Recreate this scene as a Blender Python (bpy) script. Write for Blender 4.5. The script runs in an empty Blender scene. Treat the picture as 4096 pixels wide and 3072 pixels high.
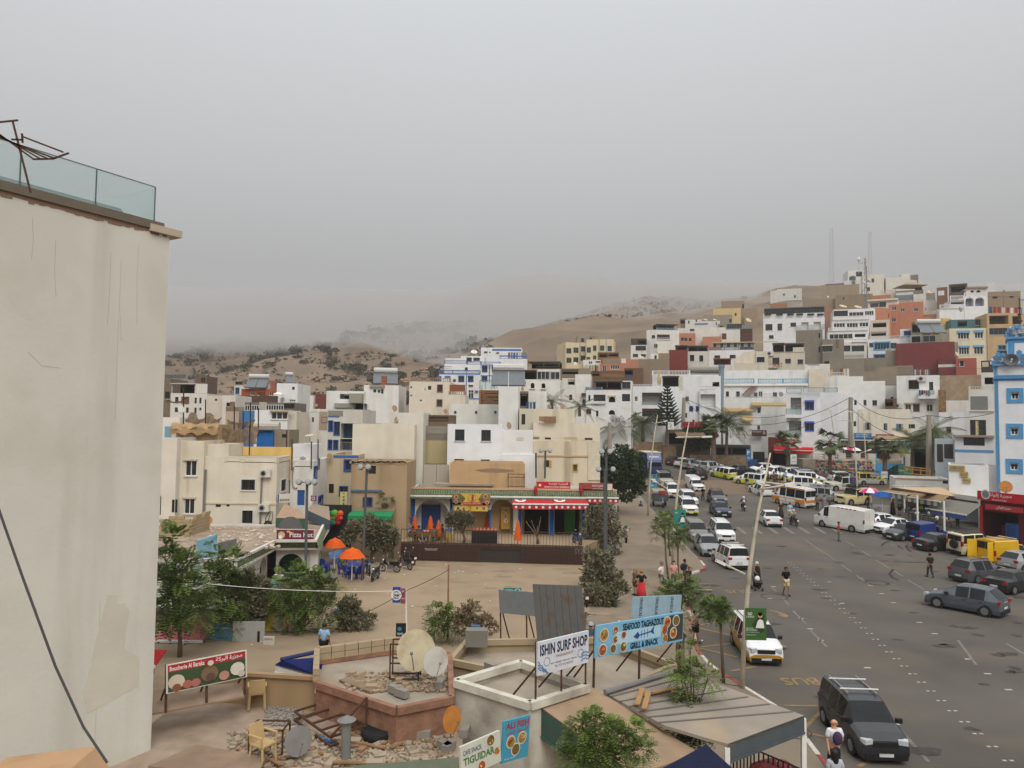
import bpy,math,random
class RD(random.Random):u=random.Random.uniform;ga=random.Random.gauss
from mathutils import Vector,Matrix,Euler
V=Vector
RN=RD(11)
S=bpy.context.scene
COL=S.collection
from math import sin,cos,pi
OBN=bpy.data.objects.new;LNK=COL.objects.link;MTR=Matrix.Translation;MRO=Matrix.Rotation;RG=range;EN=enumerate;N_=None
rad=math.radians
# -- camera
FPX,PW,PH=2926.,4096,3072
CAMH,PITCH,ROLL=10.7,rad(3.),.012
_f=V((0,cos(PITCH),sin(PITCH)))
_r0=V((1,0,0));_u0=V((0,-sin(PITCH),cos(PITCH)))
CR=_r0*cos(ROLL)+_u0*sin(ROLL)
CU=-_r0*sin(ROLL)+_u0*cos(ROLL)
CC=V((0,0,CAMH))
cd=bpy.data.cameras.new('camera');cam=OBN('camera',cd);LNK(cam)
cd.sensor_fit='HORIZONTAL';cd.sensor_width=36.;cd.lens=36.*FPX/PW
cd.clip_start=.1;cd.clip_end=6000
m=Matrix((CR,CU,-_f)).transposed().to_4x4();m.translation=CC
cam.matrix_world=m
S.camera=cam
# -- world: overcast sky
SUN_EL,SUN_ROT=rad(50),rad(165)
w=bpy.data.worlds.new('World');S.world=w;w.use_nodes=True
nt=w.node_tree;nt.nodes.clear()
out=nt.nodes.new('ShaderNodeOutputWorld');bg=nt.nodes.new('ShaderNodeBackground')
sky=nt.nodes.new('ShaderNodeTexSky');sky.sky_type='NISHITA';sky.sun_disc=False
sky.sun_elevation=SUN_EL;sky.sun_rotation=SUN_ROT;sky.dust_density=6;sky.air_density=1.2
tc=nt.nodes.new('ShaderNodeTexCoord');sep=nt.nodes.new('ShaderNodeSeparateXYZ')
nt.links.new(tc.outputs['Generated'],sep.inputs[0])
rp=nt.nodes.new('ShaderNodeValToRGB')
e=rp.color_ramp.elements
SKYK=10.
stops=[(0.,(.255,.251,.248)),(.12,(.272,.27,.269)),(.2,(.315,.315,.317)),(.32,(.415,.42,.425)),(.5,(.53,.547,.557)),(1.,(1.,1.03,1.05))]
e[0].position=0;e[0].color=(*stops[0][1],1);e[1].position=1;e[1].color=(*stops[-1][1],1)
for p_,c_ in stops[1:-1]:
 x_=e.new(p_);x_.color=(*c_,1)
nt.links.new(sep.outputs['Z'],rp.inputs[0])
mul=nt.nodes.new('ShaderNodeVectorMath');mul.operation='SCALE';mul.inputs['Scale'].default_value=SKYK
nt.links.new(rp.outputs[0],mul.inputs[0])
mix=nt.nodes.new('ShaderNodeMix');mix.data_type='RGBA';mix.inputs[0].default_value=.94
nt.links.new(sky.outputs[0],mix.inputs[6]);nt.links.new(mul.outputs[0],mix.inputs[7])
nt.links.new(mix.outputs[2],bg.inputs[0]);bg.inputs[1].default_value=.1
nt.links.new(bg.outputs[0],out.inputs[0])
# the veiled sun behind the cloud
sl=bpy.data.lights.new('sun','SUN');sl.energy=1.5;sl.angle=rad(40);sl.color=(1,.96,.9)
so=OBN('sun',sl);LNK(so)
sd=V((cos(SUN_EL)*sin(SUN_ROT),cos(SUN_EL)*cos(SUN_ROT),sin(SUN_EL)))
so.rotation_euler=sd.to_track_quat('Z','Y').to_euler();so.location=(0,0,60)
S.view_settings.view_transform='Standard';S.view_settings.look='None'
S.view_settings.exposure=.4;S.view_settings.gamma=1.;S.view_settings.use_curve_mapping=False
cy=S.cycles
cy.use_denoising=True;cy.max_bounces=7;cy.diffuse_bounces=2;cy.glossy_bounces=2
cy.transmission_bounces=3;cy.transparent_max_bounces=8;cy.volume_bounces=4
cy.use_adaptive_sampling=True;cy.adaptive_threshold=.02
cy.caustics_reflective=False;cy.caustics_refractive=False
# -- ground shape
def sm(a,b,x):
 t=min(1,max(0,(x-a)/(b-a)));return t*t*(3-2*t)
def lerpk(pts,x):
 if x<=pts[0][0]:return pts[0][1]
 for (a,p),(b,q)in zip(pts,pts[1:]):
  if x<=b:return p+(q-p)*(x-a)/(b-a)
 return pts[-1][1]
KR=[(60,0),(95,1.7),(118,4.1),(130,4.6),(160,11),(200,25),(315,62),(400,84),(600,116),(1000,135),(1500,140)]
KL=[(60,0),(95,1.5),(118,3.4),(130,3.7),(200,6),(280,13),(420,35),(600,74),(760,106),(1000,132),(1500,140)]
def g(x,y):
 t=sm(-.3,.4,x/max(y,30))
 z=lerpk(KL,y)*(1-t)+lerpk(KR,y)*t
 if y>260:
  k=sm(260,420,y)
  z+=k*(5*sin(x*.021+y*.008)+4*sin(x*.043-y*.017+1)+7*sin(x*.0085+2.1))
 return z
class Crop:
 def __init__(s,x,y,k=2.16015):s.x,s.y,s.k=x,y,k
 def __call__(s,x,y):return (s.x+x/s.k,s.y+y/s.k)
cT,cL,cM,cR,cU=Crop(0,400),Crop(600,1350),Crop(1550,1300),Crop(2350,1250),Crop(3072,1000)
cS,cP,cQ,cB,cA=Crop(3072,1700),Crop(2350,1800),Crop(1500,1850),Crop(0,2304),Crop(580,1950)
cF,cG,cH,cI=Crop(1024,2304),Crop(1800,2304),Crop(2500,2304),Crop(3072,2304)
cZ,c8,cS2,cS3=Crop(2560,1700,4.3203),Crop(2000,1200),Crop(3560,1900,4.1269),Crop(3200,1640,4.3203)
cQ2,cA2,cD=Crop(1640,1960,4.3203),Crop(1250,2000,4.3203),Crop(0,0,.54004)
def ray(c,x,y):
 u,v=c(x,y)
 return _f+CR*((u-PW/2)/FPX)+CU*((PH/2-v)/FPX)
def at(c,x,y,d):
 r=ray(c,x,y);return CC+r*(d/r.y)
def oz(c,x,y,z=0.):
 r=ray(c,x,y);return CC+r*((z-CAMH)/r.z)
def gnd(c,x,y,dz=0.):
 r=ray(c,x,y);lo,hi=5.,600.
 for _ in RG(40):
  m_=(lo+hi)/2;p=CC+r*(m_/r.y)
  if p.z>g(p.x,p.y)+dz:lo=m_
  else:hi=m_
 return CC+r*(lo/r.y)
 # -- materials
def lin(c):
 return tuple(((x/255)/12.92 if x/255<=.04045 else ((x/255+.055)/1.055)**2.4)for x in c)
MATS={}
def mat(name,rgb,rough=.7,metal=0.,var=.1,scale=2.5,bump=0.,bscale=30.,sk_=0.,scol=(120,100,75),spec=.4,patch=0.,pcol=(150,130,105),pscale=.5,alpha=1.,emit=0):
 if name in MATS:return MATS[name]
 m=bpy.data.materials.new(name);MATS[name]=m;m.use_nodes=True
 n=m.node_tree;b=n.nodes['Principled BSDF']
 b.inputs['Roughness'].default_value=rough;b.inputs['Metallic'].default_value=metal
 b.inputs['Specular IOR Level'].default_value=spec
 c=(*lin(rgb),1);m.diffuse_color=c
 tc=n.nodes.new('ShaderNodeTexCoord');src=N_
 def noise(sc,det=4,mp=N_,dim=3):
  t=n.nodes.new('ShaderNodeTexNoise');t.inputs['Scale'].default_value=sc;t.inputs['Detail'].default_value=det
  if mp:
   q=n.nodes.new('ShaderNodeMapping');q.inputs['Scale'].default_value=mp
   n.links.new(tc.outputs['Object'],q.inputs[0]);n.links.new(q.outputs[0],t.inputs['Vector'])
  else:n.links.new(tc.outputs['Object'],t.inputs['Vector'])
  return t.outputs['Fac']
 def ramp(s,a,c_):
  r=n.nodes.new('ShaderNodeMapRange');r.inputs[1].default_value=a;r.inputs[2].default_value=c_
  n.links.new(s,r.inputs[0]);return r.outputs[0]
 def mixc(f,a,c_):
  x=n.nodes.new('ShaderNodeMix');x.data_type='RGBA'
  n.links.new(f,x.inputs[0])
  for i,q in ((6,a),(7,c_)):
   if isinstance(q,tuple):x.inputs[i].default_value=q
   else:n.links.new(q,x.inputs[i])
  return x.outputs[2]
 cur=c
 if var:
  lo=tuple(min(1,v*(1-var))for v in c[:3])+(1,);hi=tuple(min(1,v*(1+var))for v in c[:3])+(1,)
  cur=mixc(ramp(noise(scale,5),.3,.7),lo,hi)
 if patch:
  f=ramp(noise(pscale,7),.55-.12*patch,.8-.12*patch)
  cur=mixc(f,cur,(*lin(pcol),1))
 if sk_:
  f=ramp(noise(1.,6,(1.1,1.1,.09)),.52,.85)
  mm=n.nodes.new('ShaderNodeMath');mm.operation='MULTIPLY';mm.inputs[1].default_value=sk_
  n.links.new(f,mm.inputs[0]);cur=mixc(mm.outputs[0],cur,(*lin(scol),1))
 if isinstance(cur,tuple):b.inputs['Base Color'].default_value=cur
 else:n.links.new(cur,b.inputs['Base Color'])
 if bump:
  bp=n.nodes.new('ShaderNodeBump');bp.inputs['Strength'].default_value=bump;bp.inputs['Distance'].default_value=.03
  n.links.new(noise(bscale,6),bp.inputs['Height']);n.links.new(bp.outputs[0],b.inputs['Normal'])
 if alpha<1:b.inputs['Alpha'].default_value=alpha
 return m
def PS(rgb,sk_=.35,var=.06,rough=.9):
 return mat('plaster_%d_%d_%d_%d'%(*rgb,int(sk_*100)),rgb,rough,0,var,.9,.18,14,sk_,(128,108,80),.2)
def PT(rgb,rough=.55,var=.08):
 return mat('paint_%d_%d_%d'%rgb,rgb,rough,0,var,3.)
def CLO(rgb):return mat('cloth_%d_%d_%d'%rgb,rgb,.9,0,.14,9,0,30,0,spec=.1)
def CPT(rgb):
 n_='carpaint_%d_%d_%d'%rgb
 if n_ in MATS:return MATS[n_]
 m=mat(n_,rgb,.32,0,.07,1.2,spec=.5)
 m.node_tree.nodes['Principled BSDF'].inputs['Coat Weight'].default_value=.5
 m.node_tree.nodes['Principled BSDF'].inputs['Coat Roughness'].default_value=.08
 return m
GLASS=mat('window_glass',(44,48,52),.08,0,.35,.8,spec=.5)
CGL=mat('car_glass',(24,28,30),.1,0,.3,1.5,spec=.32)
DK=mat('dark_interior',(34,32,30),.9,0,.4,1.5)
RUBBER=mat('rubber',(26,26,27),.8,0,.15,8)
SL=mat('steel',(120,122,124),.45,.6,.12,4)
RU=mat('rusty_iron',(86,58,44),.85,.2,.3,7,.2,40)
BK=mat('black_plastic',(24,24,25),.55,0,.1,5)
CHROME=mat('bright_metal',(190,190,188),.3,.9,.05)
CO_=mat('concrete',(158,146,130),.92,0,.14,1.2,.3,18,.35,(110,95,78),patch=.5,pcol=(140,122,100))
GY_=mat('grey_concrete',(142,136,128),.92,0,.12,1.,.3,16,.4,(100,92,82))
WO=mat('old_wood',(140,108,78),.85,0,.25,6,.2,30)
WP=PT((226,224,218));
# -- mesh collector and linking
class MB:
 def __init__(s):s.v=[];s.f=[];s.m=[];s.cm=0
 def add(s,vs,fs,m=N_):
  o=len(s.v);s.v+=[tuple(p)for p in vs];m=s.cm if m is N_ else m
  for f in fs:s.f.append([i+o for i in f]);s.m.append(m)
  return s
 def py(s,pts,m=N_):return s.add(pts,[list(RG(len(pts)))],m)
 def hx(s,p,m=N_):
  return s.add(p,[(3,2,1,0),(4,5,6,7),(0,1,5,4),(1,2,6,5),(2,3,7,6),(3,0,4,7)],m)
 def box(s,c,d,rot=N_,m=N_):
  x,y,z=d[0]/2,d[1]/2,d[2]/2
  p=[V(q)for q in ((-x,-y,-z),(x,-y,-z),(x,y,-z),(-x,y,-z),(-x,-y,z),(x,-y,z),(x,y,z),(-x,y,z))]
  if rot is not N_:p=[rot@q for q in p]
  return s.hx([V(c)+q for q in p],m)
 def bar(s,a,b,w,h=N_,m=N_,up=V((0,0,1))):
  a,b=V(a),V(b);t=(b-a)
  if t.length<1e-6:return s
  t.normalize();h=w if h is N_ else h
  x=t.cross(up)
  if x.length<1e-3:x=t.cross(V((1,0,0)))
  x.normalize();z=x.cross(t)
  k=[-x*w/2-z*h/2,x*w/2-z*h/2,x*w/2+z*h/2,-x*w/2+z*h/2]
  return s.add([a+q for q in k]+[b+q for q in k],[(0,1,2,3),(7,6,5,4),(1,0,4,5),(2,1,5,6),(3,2,6,7),(0,3,7,4)],m)
 def tu(s,pts,r,n=6,m=N_,caps=True):
  pts=[V(p)for p in pts];rs=r if isinstance(r,(list,tuple))else [r]*len(pts)
  o=[];px=N_
  for i,p in EN(pts):
   t=(pts[min(i+1,len(pts)-1)]-pts[max(i-1,0)])
   t=t.normalized()if t.length>1e-9 else V((0,0,1))
   if px is N_:
    px=t.cross(V((0,0,1)))
    if px.length<1e-2:px=t.cross(V((1,0,0)))
   px=(px-t*px.dot(t));px.normalize();py=t.cross(px)
   o.append([p+px*rs[i]*cos(2*pi*k/n)+py*rs[i]*sin(2*pi*k/n)for k in RG(n)])
  vs=[q for ring in o for q in ring];fs=[]
  for i in RG(len(pts)-1):
   for k in RG(n):
    a,b=i*n+k,i*n+(k+1)%n
    fs.append((a,b,b+n,a+n))
  if caps:fs+=[tuple(RG(n-1,-1,-1)),tuple(RG((len(pts)-1)*n,len(pts)*n))]
  return s.add(vs,fs,m)
 def la(s,prof,n=12,M=N_,m=N_):
  vs=[];fs=[]
  for r,z in prof:
   for k in RG(n):
    a=2*pi*k/n;p=V((r*cos(a),r*sin(a),z));vs.append(M@p if M else p)
  for i in RG(len(prof)-1):
   for k in RG(n):
    a,b=i*n+k,i*n+(k+1)%n;fs.append((a,b,b+n,a+n))
  if prof[0][0]>1e-4:fs.append(tuple(RG(n-1,-1,-1)))
  if prof[-1][0]>1e-4:fs.append(tuple(RG((len(prof)-1)*n,len(prof)*n)))
  return s.add(vs,fs,m)
 def bl(s,c,r,n=8,k=5,sc=(1,1,1),m=N_):
  c=V(c);prof=[(max(1e-5,sin(pi*i/k))*r,-cos(pi*i/k)*r)for i in RG(k+1)]
  return s.la(prof,n,MTR(c)@Matrix.Diagonal((*sc,1)),m)
 def pr(s,poly,fr,th,m=N_):
  o,ux,uy,un=fr;k=len(poly)
  a=[o+ux*p[0]+uy*p[1]for p in poly];b=[q+un*th for q in a]
  fs=[tuple(RG(k-1,-1,-1)),tuple(RG(k,2*k))]+[(i,(i+1)%k,k+(i+1)%k,k+i)for i in RG(k)]
  return s.add(a+b,fs,m)
 def me(s,name,mats,org=V((0,0,0)),smo=False):
  me=bpy.data.meshes.new(name)
  ox,oy,oz=org
  me.from_pydata([(x-ox,y-oy,z-oz)for x,y,z in s.v],[],s.f)
  for m_ in (mats if isinstance(mats,(list,tuple))else [mats]):me.materials.append(m_)
  if any(s.m):me.polygons.foreach_set('material_index',s.m)
  if smo:me.polygons.foreach_set('use_smooth',[True]*len(s.f))
  if smo and smo is not True:me.set_sharp_from_angle(angle=rad(smo))
  me.update();return me
 def obj(s,name,mats,pa_=N_,smo=False):
  org=rootloc(pa_)
  o=OBN(name,s.me(name,mats,org,smo));LNK(o)
  if pa_ is not N_:o.parent=pa_
  return o
def rootloc(p):
 if p is N_:return V((0,0,0))
 while p.parent is not N_:p=p.parent
 return p.location.copy()
def tag(o,lb_=N_,cat=N_,gp_=N_,kind=N_):
 if lb_:o['label']=lb_
 if cat:o['category']=cat
 if gp_:o['group']=gp_
 if kind:o['kind']=kind
 return o
def E(name,lb_,cat,loc,gp_=N_):
 o=OBN(name,N_);LNK(o);o.location=loc;o.empty_display_size=.2
 return tag(o,lb_,cat,gp_)
def TH(mb,name,lb_,cat,mats,smo=False,gp_=N_,kind=N_):
 xs=[p[0]for p in mb.v];ys=[p[1]for p in mb.v];zs=[p[2]for p in mb.v]
 loc=V(((min(xs)+max(xs))/2,(min(ys)+max(ys))/2,min(zs)))
 o=OBN(name,mb.me(name,mats,loc,smo));LNK(o);o.location=loc
 return tag(o,lb_,cat,gp_,kind)
def STC(mb,name,mats,smo=False,pa_=N_):
 o=mb.obj(name,mats,pa_,smo)
 if pa_ is N_:o['kind']='structure'
 return o
 # -- lettering (flat text meshes; Arabic letters joined by hand)
AR={'ا':'ﺍﺎﺍﺎ','ب':'ﺏﺐﺑﺒ','ة':'ﺓﺔﺓﺔ','ت':'ﺕﺖﺗﺘ','ج':'ﺝﺞﺟﺠ','ح':'ﺡﺢﺣﺤ','خ':'ﺥﺦﺧﺨ','د':'ﺩﺪﺩﺪ','ذ':'ﺫﺬﺫﺬ','ر':'ﺭﺮﺭﺮ','ز':'ﺯﺰﺯﺰ','س':'ﺱﺲﺳﺴ',
'ع':'ﻉﻊﻋﻌ','غ':'ﻍﻎﻏﻐ','ف':'ﻑﻒﻓﻔ','ك':'ﻙﻚﻛﻜ','ل':'ﻝﻞﻟﻠ','م':'ﻡﻢﻣﻤ','ن':'ﻥﻦﻧﻨ','ه':'ﻩﻪﻫﻬ','و':'ﻭﻮﻭﻮ','ي':'ﻱﻲﻳﻴ','أ':'ﺃﺄﺃﺄ','إ':'ﺇﺈﺇﺈ','ط':'ﻁﻂﻃﻄ','ق':'ﻕﻖﻗﻘ','ئ':'ﺉﺊﺋﺌ','ص':'ﺹﺺﺻﺼ'}
NOJOIN=set('اةدذرزوأإ')
def arabic(t):
 o=[]
 for i,ch in EN(t):
  if ch not in AR:o.append(ch);continue
  pv=i>0 and t[i-1]in AR and t[i-1]not in NOJOIN
  nx=i+1<len(t)and t[i+1]in AR and ch not in NOJOIN
  o.append(AR[ch][(2 if nx else 0)+(1 if pv else 0)])
 return ''.join(reversed(o))
TXT={}
TS=bpy.data.scenes.new('scratch')
_tc=bpy.data.curves.new('lettering','FONT');_to=OBN('lettering',_tc);TS.collection.objects.link(_to)
def scratch_mesh(o):
 vl=TS.view_layers[0];vl.update();return bpy.data.meshes.new_from_object(o.evaluated_get(vl.depsgraph))
def TXM(t,bold=0.):
 k=(t,bold)
 if k not in TXT:
  _tc.body=t;_tc.align_x='LEFT';_tc.resolution_u=2;_tc.offset=bold
  me=scratch_mesh(_to)
  vs=[v.co.copy()for v in me.vertices];fs=[tuple(p.vertices)for p in me.polygons];bpy.data.meshes.remove(me)
  if not vs:vs,fs=[V((0,0,0)),V((1,0,0)),V((1,1,0))],[(0,1,2)]
  x0,x1=min(v.x for v in vs),max(v.x for v in vs);y0,y1=min(v.y for v in vs),max(v.y for v in vs)
  TXT[k]=([((v.x-x0)/max(1e-6,x1-x0),(v.y-y0)/max(1e-6,y1-y0))for v in vs],fs,(x1-x0)/max(1e-6,y1-y0))
 return TXT[k]
class Panel:
 def __init__(s,o,ux,uy,w,h):s.o,s.ux,s.uy,s.w,s.h=V(o),V(ux),V(uy),w,h;s.n=s.ux.cross(s.uy).normalized();s.mb=MB();s.mats=[];s.lay=1
 def mi(s,m):
  if m not in s.mats:s.mats.append(m)
  return s.mats.index(m)
 def P(s,u,v,k=N_):return s.o+s.ux*(u*s.w)+s.uy*(v*s.h)+s.n*((s.lay if k is N_ else k)*.006)
 def rc(s,u0,v0,u1,v1,m):s.mb.py([s.P(u0,v0),s.P(u1,v0),s.P(u1,v1),s.P(u0,v1)],s.mi(m));return s
 def py(s,pts,m):s.mb.py([s.P(*p)for p in pts],s.mi(m));return s
 def dc(s,u,v,r,m,n=20,asp=1.):
  s.mb.py([s.P(u+r*asp*s.h/s.w*cos(2*pi*k/n),v+r*sin(2*pi*k/n))for k in RG(n)],s.mi(m));return s
 def ring(s,u,v,r,t,m,n=24):
  a=[s.P(u+r*s.h/s.w*cos(2*pi*k/n),v+r*sin(2*pi*k/n))for k in RG(n)]
  b=[s.P(u+(r-t)*s.h/s.w*cos(2*pi*k/n),v+(r-t)*sin(2*pi*k/n))for k in RG(n)]
  s.mb.add(a+b,[(k,(k+1)%n,n+(k+1)%n,n+k)for k in RG(n)],s.mi(m));return s
 def tx(s,t,u0,v0,u1,v1,m,bold=0.,ar=False,fit=True):
  if ar:t=arabic(t)
  vs,fs,asp=TXM(t,bold)
  s.mb.add([s.P(u0+(u1-u0)*x,v0+(v1-v0)*y)for x,y in vs],fs,s.mi(m));return s
 def line(s,pts,t,m):
  for (a,b),(c,d)in zip(pts,pts[1:]):
   p,q=s.P(a,b),s.P(c,d);x=(q-p)
   if x.length<1e-6:continue
   y=s.n.cross(x.normalized())*(t*s.h/2);s.mb.py([p-y,q-y,q+y,p+y],s.mi(m))
  return s
 def up(s):s.lay+=1;return s
 def dn(s,pa_,name='print'):
  return s.mb.obj(name,s.mats,pa_)if s.mb.f else N_

EARTH=mat('dry_earth',(116,98,80),.95,0,.22,.05,.5,1.5,patch=.45,pcol=(94,82,66),pscale=.03)
ASPHALT=mat('asphalt',(93,88,82),.93,0,.2,.16,.25,60,spec=.15,patch=.38,pcol=(106,97,85),pscale=.22)
PLAZA=mat('plaza_concrete',(152,133,110),.95,0,.1,.22,.2,30,spec=.15,patch=.36,pcol=(135,117,96),pscale=.5)
PAVE=mat('pavement_concrete',(134,121,105),.95,0,.1,.35,.2,30,spec=.15,patch=.36,pcol=(120,107,92),pscale=.5)
def strip(name,ys,fl,fr,nx,dz,m):
 b=MB();vs=[];fs=[]
 for y in ys:
  a,c=fl(y),fr(y)
  for i in RG(nx+1):
   x=a+(c-a)*i/nx;vs.append((x,y,g(x,y)+dz))
 k=nx+1
 for j in RG(len(ys)-1):
  for i in RG(nx):fs.append((j*k+i,j*k+i+1,(j+1)*k+i+1,(j+1)*k+i))
 b.add(vs,fs);return STC(b,name,m)
ys=[-400,-120,-20,30,60,75,90,110,130,145,160,180,200,225,250]+list(RG(270,800,16))+list(RG(800,1600,45))
xs=[-2600,-1800,-1200,-800,-620]+list(RG(-480,481,15))+[620,800,1200,1800,2600]
b=MB();vs=[];fs=[]
for y in ys:
 for x in xs:vs.append((x,y,g(x,y)-.03+(1.6*sin(x*.11+y*.07)+1.2*sin(x*.07-y*.13)if y>270 else 0)))
k=len(xs)
for j in RG(len(ys)-1):
 for i in RG(k-1):fs.append((j*k+i,j*k+i+1,(j+1)*k+i+1,(j+1)*k+i))
b.add(vs,fs);STC(b,'hillside',EARTH,True)
KERB=[(8,10.3),(23.2,10.),(25.8,10.2),(28,10.2),(30.5,9.5),(32.7,8.95),(34.8,8.9),(42.8,10.4),(50,11.7),(52.2,12.6),(54.7,14.6),(57.5,14.9),(63.5,15.1),(88,16.),(105,17.3),(150,21)]
def kx(y):return lerpk(KERB,y)
ry=[5,20,35,50,60,70,80,90,100,110,120,130,140,150]
strip('road',ry,lambda y:-4,lambda y:75,10,.03,ASPHALT)
py=[8,16,23.2,25.8,28,30.5,32.7,34.8,38,42.8,46,50,52.2,54.7,57.5,63.5,72,80,88,96,105]
KW=.16
PX=1.6
def plx(y):return lerpk([(8,1),(34,3.),(56,7.2),(64,9.),(105,12)],y)
strip('plaza_ground',py,lambda y:-46,plx,12,.15,PLAZA)
strip('pavement',py,plx,lambda y:kx(y)-KW,3,.15,PAVE)
# kerb stones, painted red and white in turn near the bus bay
kerb=OBN('kerb',N_);LNK(kerb);kerb['kind']='structure'
KRED,KWHT,KGREY=mat('kerb_red',(150,72,68),.9,0,.25,8),mat('kerb_white',(196,190,178),.9,0,.2,8),mat('kerb_grey',(138,128,114),.9,0,.2,5)
y=20.;i=0;L=1.02
while y<98:
 x=kx(y);y2=y
 dx=(kx(y+.5)-x)/.5;st=L/math.sqrt(1+dx*dx);y2=y+st
 bb=MB();a=V((kx(y+.02)-KW/2,y+.02,g(x,y)+.08));c=V((kx(y2)-KW/2,y2,g(kx(y2),y2)+.08))
 bb.bar(a,c,KW,.17)
 o=bb.obj('kerb_stone',(KRED if (i//2)%2 else KWHT)if y<58 else KGREY,kerb);i+=1;y=y2
 # painted markings
def gp(c,x,y,dz=.04):
 p=gnd(c,x,y);return V((p.x,p.y,g(p.x,p.y)+dz))
WMARK=mat('worn_white_marking',(172,168,158),.9,0,.25,6);FMARK=mat('faded_white_marking',(116,111,103),.93,0,.2,3)
YMARK=mat('faded_yellow_marking',(136,112,76),.9,0,.25,5)
def gline(b,pts,w,dz=.04):
 for p,q in zip(pts,pts[1:]):
  p,q=V((p[0],p[1],0)),V((q[0],q[1],0));t=(q-p).normalized();n=V((-t.y,t.x,0))*w/2
  k=max(1,int((q-p).length/4))
  for i in RG(k):
   a,c=p.lerp(q,i/k),p.lerp(q,(i+1)/k)
   b.py([V((r.x,r.y,g(r.x,r.y)+dz))for r in (a-n,c-n,c+n,a+n)][::-1])
b=MB()
L2=[(18,15.1),(22.95,15.9),(28.5,16.8),(40,18.9),(50,20.6),(58,21.9)]
y=19.
while y<58:
 x=lerpk(L2,y)
 for s_ in (-.12,.12):gline(b,[(x+s_,y-.05),(x+s_,y+.05)],.13)
 y+=1.02
for c_,p_ in [(cI,q)for q in ((800,24),(887,88),(983,158),(1085,236),(1310,407),(1441,505),(1578,609),(1730,725),(1898,852),(2078,990),(285,373),(365,463),(455,562),(860,800),(1100,1290),(15,200))]+[(cP,q)for q in ((1610,1355-170),(2200,1330),(2090,1145))]:
 q=gp(c_,*p_);gline(b,[(q.x-.15,q.y),(q.x+.15,q.y)],.14)
STC(b,'road_stud_markings',WMARK)
b=MB()
for c_,pts in [(cI,[(215,305),(325,418)]),(cI,[(368,475),(510,622)]),(cI,[(20,90),(70,138)]),(cI,[(130,200),(186,262)]),(cS,[(320,995),(575,1170)]),(cS,[(640,1215),(720,1272)]),(cS,[(760,1300),(885,1393)]),
(cI,[(1640,560),(1800,776)]),(cS,[(930,1170),(1045,1240)]),(cS,[(1080,1260),(1165,1312)]),(cS,[(1205,1340),(1345,1425)]),(cS,[(800,1085),(885,1138)]),(cS,[(670,1005),(745,1050)]),
(cS,[(860,965),(950,995)]),(cS,[(1050,1028),(1140,1060)]),(cS,[(1270,1095),(1340,1118)]),(cS,[(1470,1160),(1570,1190)]),(cI,[(2060,590),(2212,680)]),(cI,[(1100,1290),(1390,1620)])]:
 gline(b,[tuple(gp(c_,*p)[:2])for p in pts],.13)
for i in RG(13):
 xx=17.5+i*1.55;gline(b,[(xx,69.2+.1*i),(xx+.25,72.4+.1*i)],.36)
STC(b,'road_line_markings',FMARK)
b=MB()
for c_,pts in [(cH,[(630,68),(820,76),(660,112)]),(cH,[(585,285),(930,362)]),(cH,[(640,428),(930,392)]),(cH,[(640,455),(920,520)]),(cH,[(660,618),(925,588)]),(cH,[(655,632),(980,710)]),(cH,[(915,828),(1135,788)]),
(cI,[(145,1128),(440,1130)]),(cI,[(318,1322),(445,1190)]),(cI,[(355,1368),(500,1400)]),(cI,[(780,1655),(900,1600)]),(cH,[(680,170),(905,230)])]:
 gline(b,[tuple(gp(c_,*p)[:2])for p in pts],.15)
 # curved arrow and the two BUS words, read from the far side
pa=[gp(cH,*p)for p in ((1245,306),(1285,309),(1325,318),(1352,332))]
gline(b,[tuple(p[:2])for p in pa],.22)
b.py([gp(cH,*p)for p in ((1322,345),(1372,325),(1415,350),(1398,366))])
for (c_,l,r,yb)in ((cH,1355,1675,918),(cH,868,1082,138)):
 p0,p1=gp(c_,r,yb),gp(c_,l,yb)
 vs,fs,asp=TXM('BUS',.02);W=(p1-p0).length;uy=V((0,-1,0));ux=(p1-p0).normalized();H=W/asp*1.25
 b.add([(p0+ux*(x*W)+uy*((yy-.5)*H))for x,yy in vs],fs)
STC(b,'yellow_bus_bay_markings',YMARK)
# dark tar seams, oil stains and manhole rings
TAR=mat('tar_seam',(40,38,37),.85,0,.2,5);STAIN=mat('oil_stained_asphalt',(64,60,56),.8,0,.3,3)
b=MB()
for pts in ([(980,1048),(1010,1020),(1050,1005)],[(1120,1045),(1135,1060),(1165,1075)],[(1205,1040),(1195,1062),(1232,1097)],[(1085,1185),(1200,1190),(1360,1190)],[(1085,1250),(1050,1290),(1075,1325),(1125,1345)]):
 gline(b,[tuple(gp(cS,*p)[:2])for p in pts],.16,.045)
STC(b,'road_tar_seams',TAR)
b=MB();r_=RD(4)
def blot(b,c,rx,ry,dz=.042,n=14):
 k=[r_.u(.6,1.15)for _ in RG(n)]
 b.py([V((c.x+rx*k[i]*cos(2*pi*i/n),c.y+ry*k[i]*sin(2*pi*i/n),g(c.x,c.y)+dz))for i in RG(n)])
for _ in RG(70):
 p=V((r_.u(11,34),r_.u(22,66),0));s_=r_.u(.06,.35);blot(b,p,s_*1.8,s_)
for p in ((1610,440),(1815,515),(1990,690),(2160,410),(2150,520),(2130,800),(2140,830)):
 blot(b,gp(cI,*p),.3,.3)
STC(b,'road_oil_stains',STAIN);b=MB()
for _ in RG(90):p=V((r_.u(-20,13),r_.u(34,62),0));s_=r_.u(.08,.5);blot(b,p,s_*2.2,s_,.156)
STC(b,'plaza_stains',mat('stained_concrete',(136,117,96),.9,0,.2,1))
b=MB()
for _ in RG(60):p=V((r_.u(-16,11),r_.u(30,56),.2));b.box(p,(r_.u(.04,.14),.09,.02))
o=b.obj('litter',WP);o['kind']='stuff'
b=MB()
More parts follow.
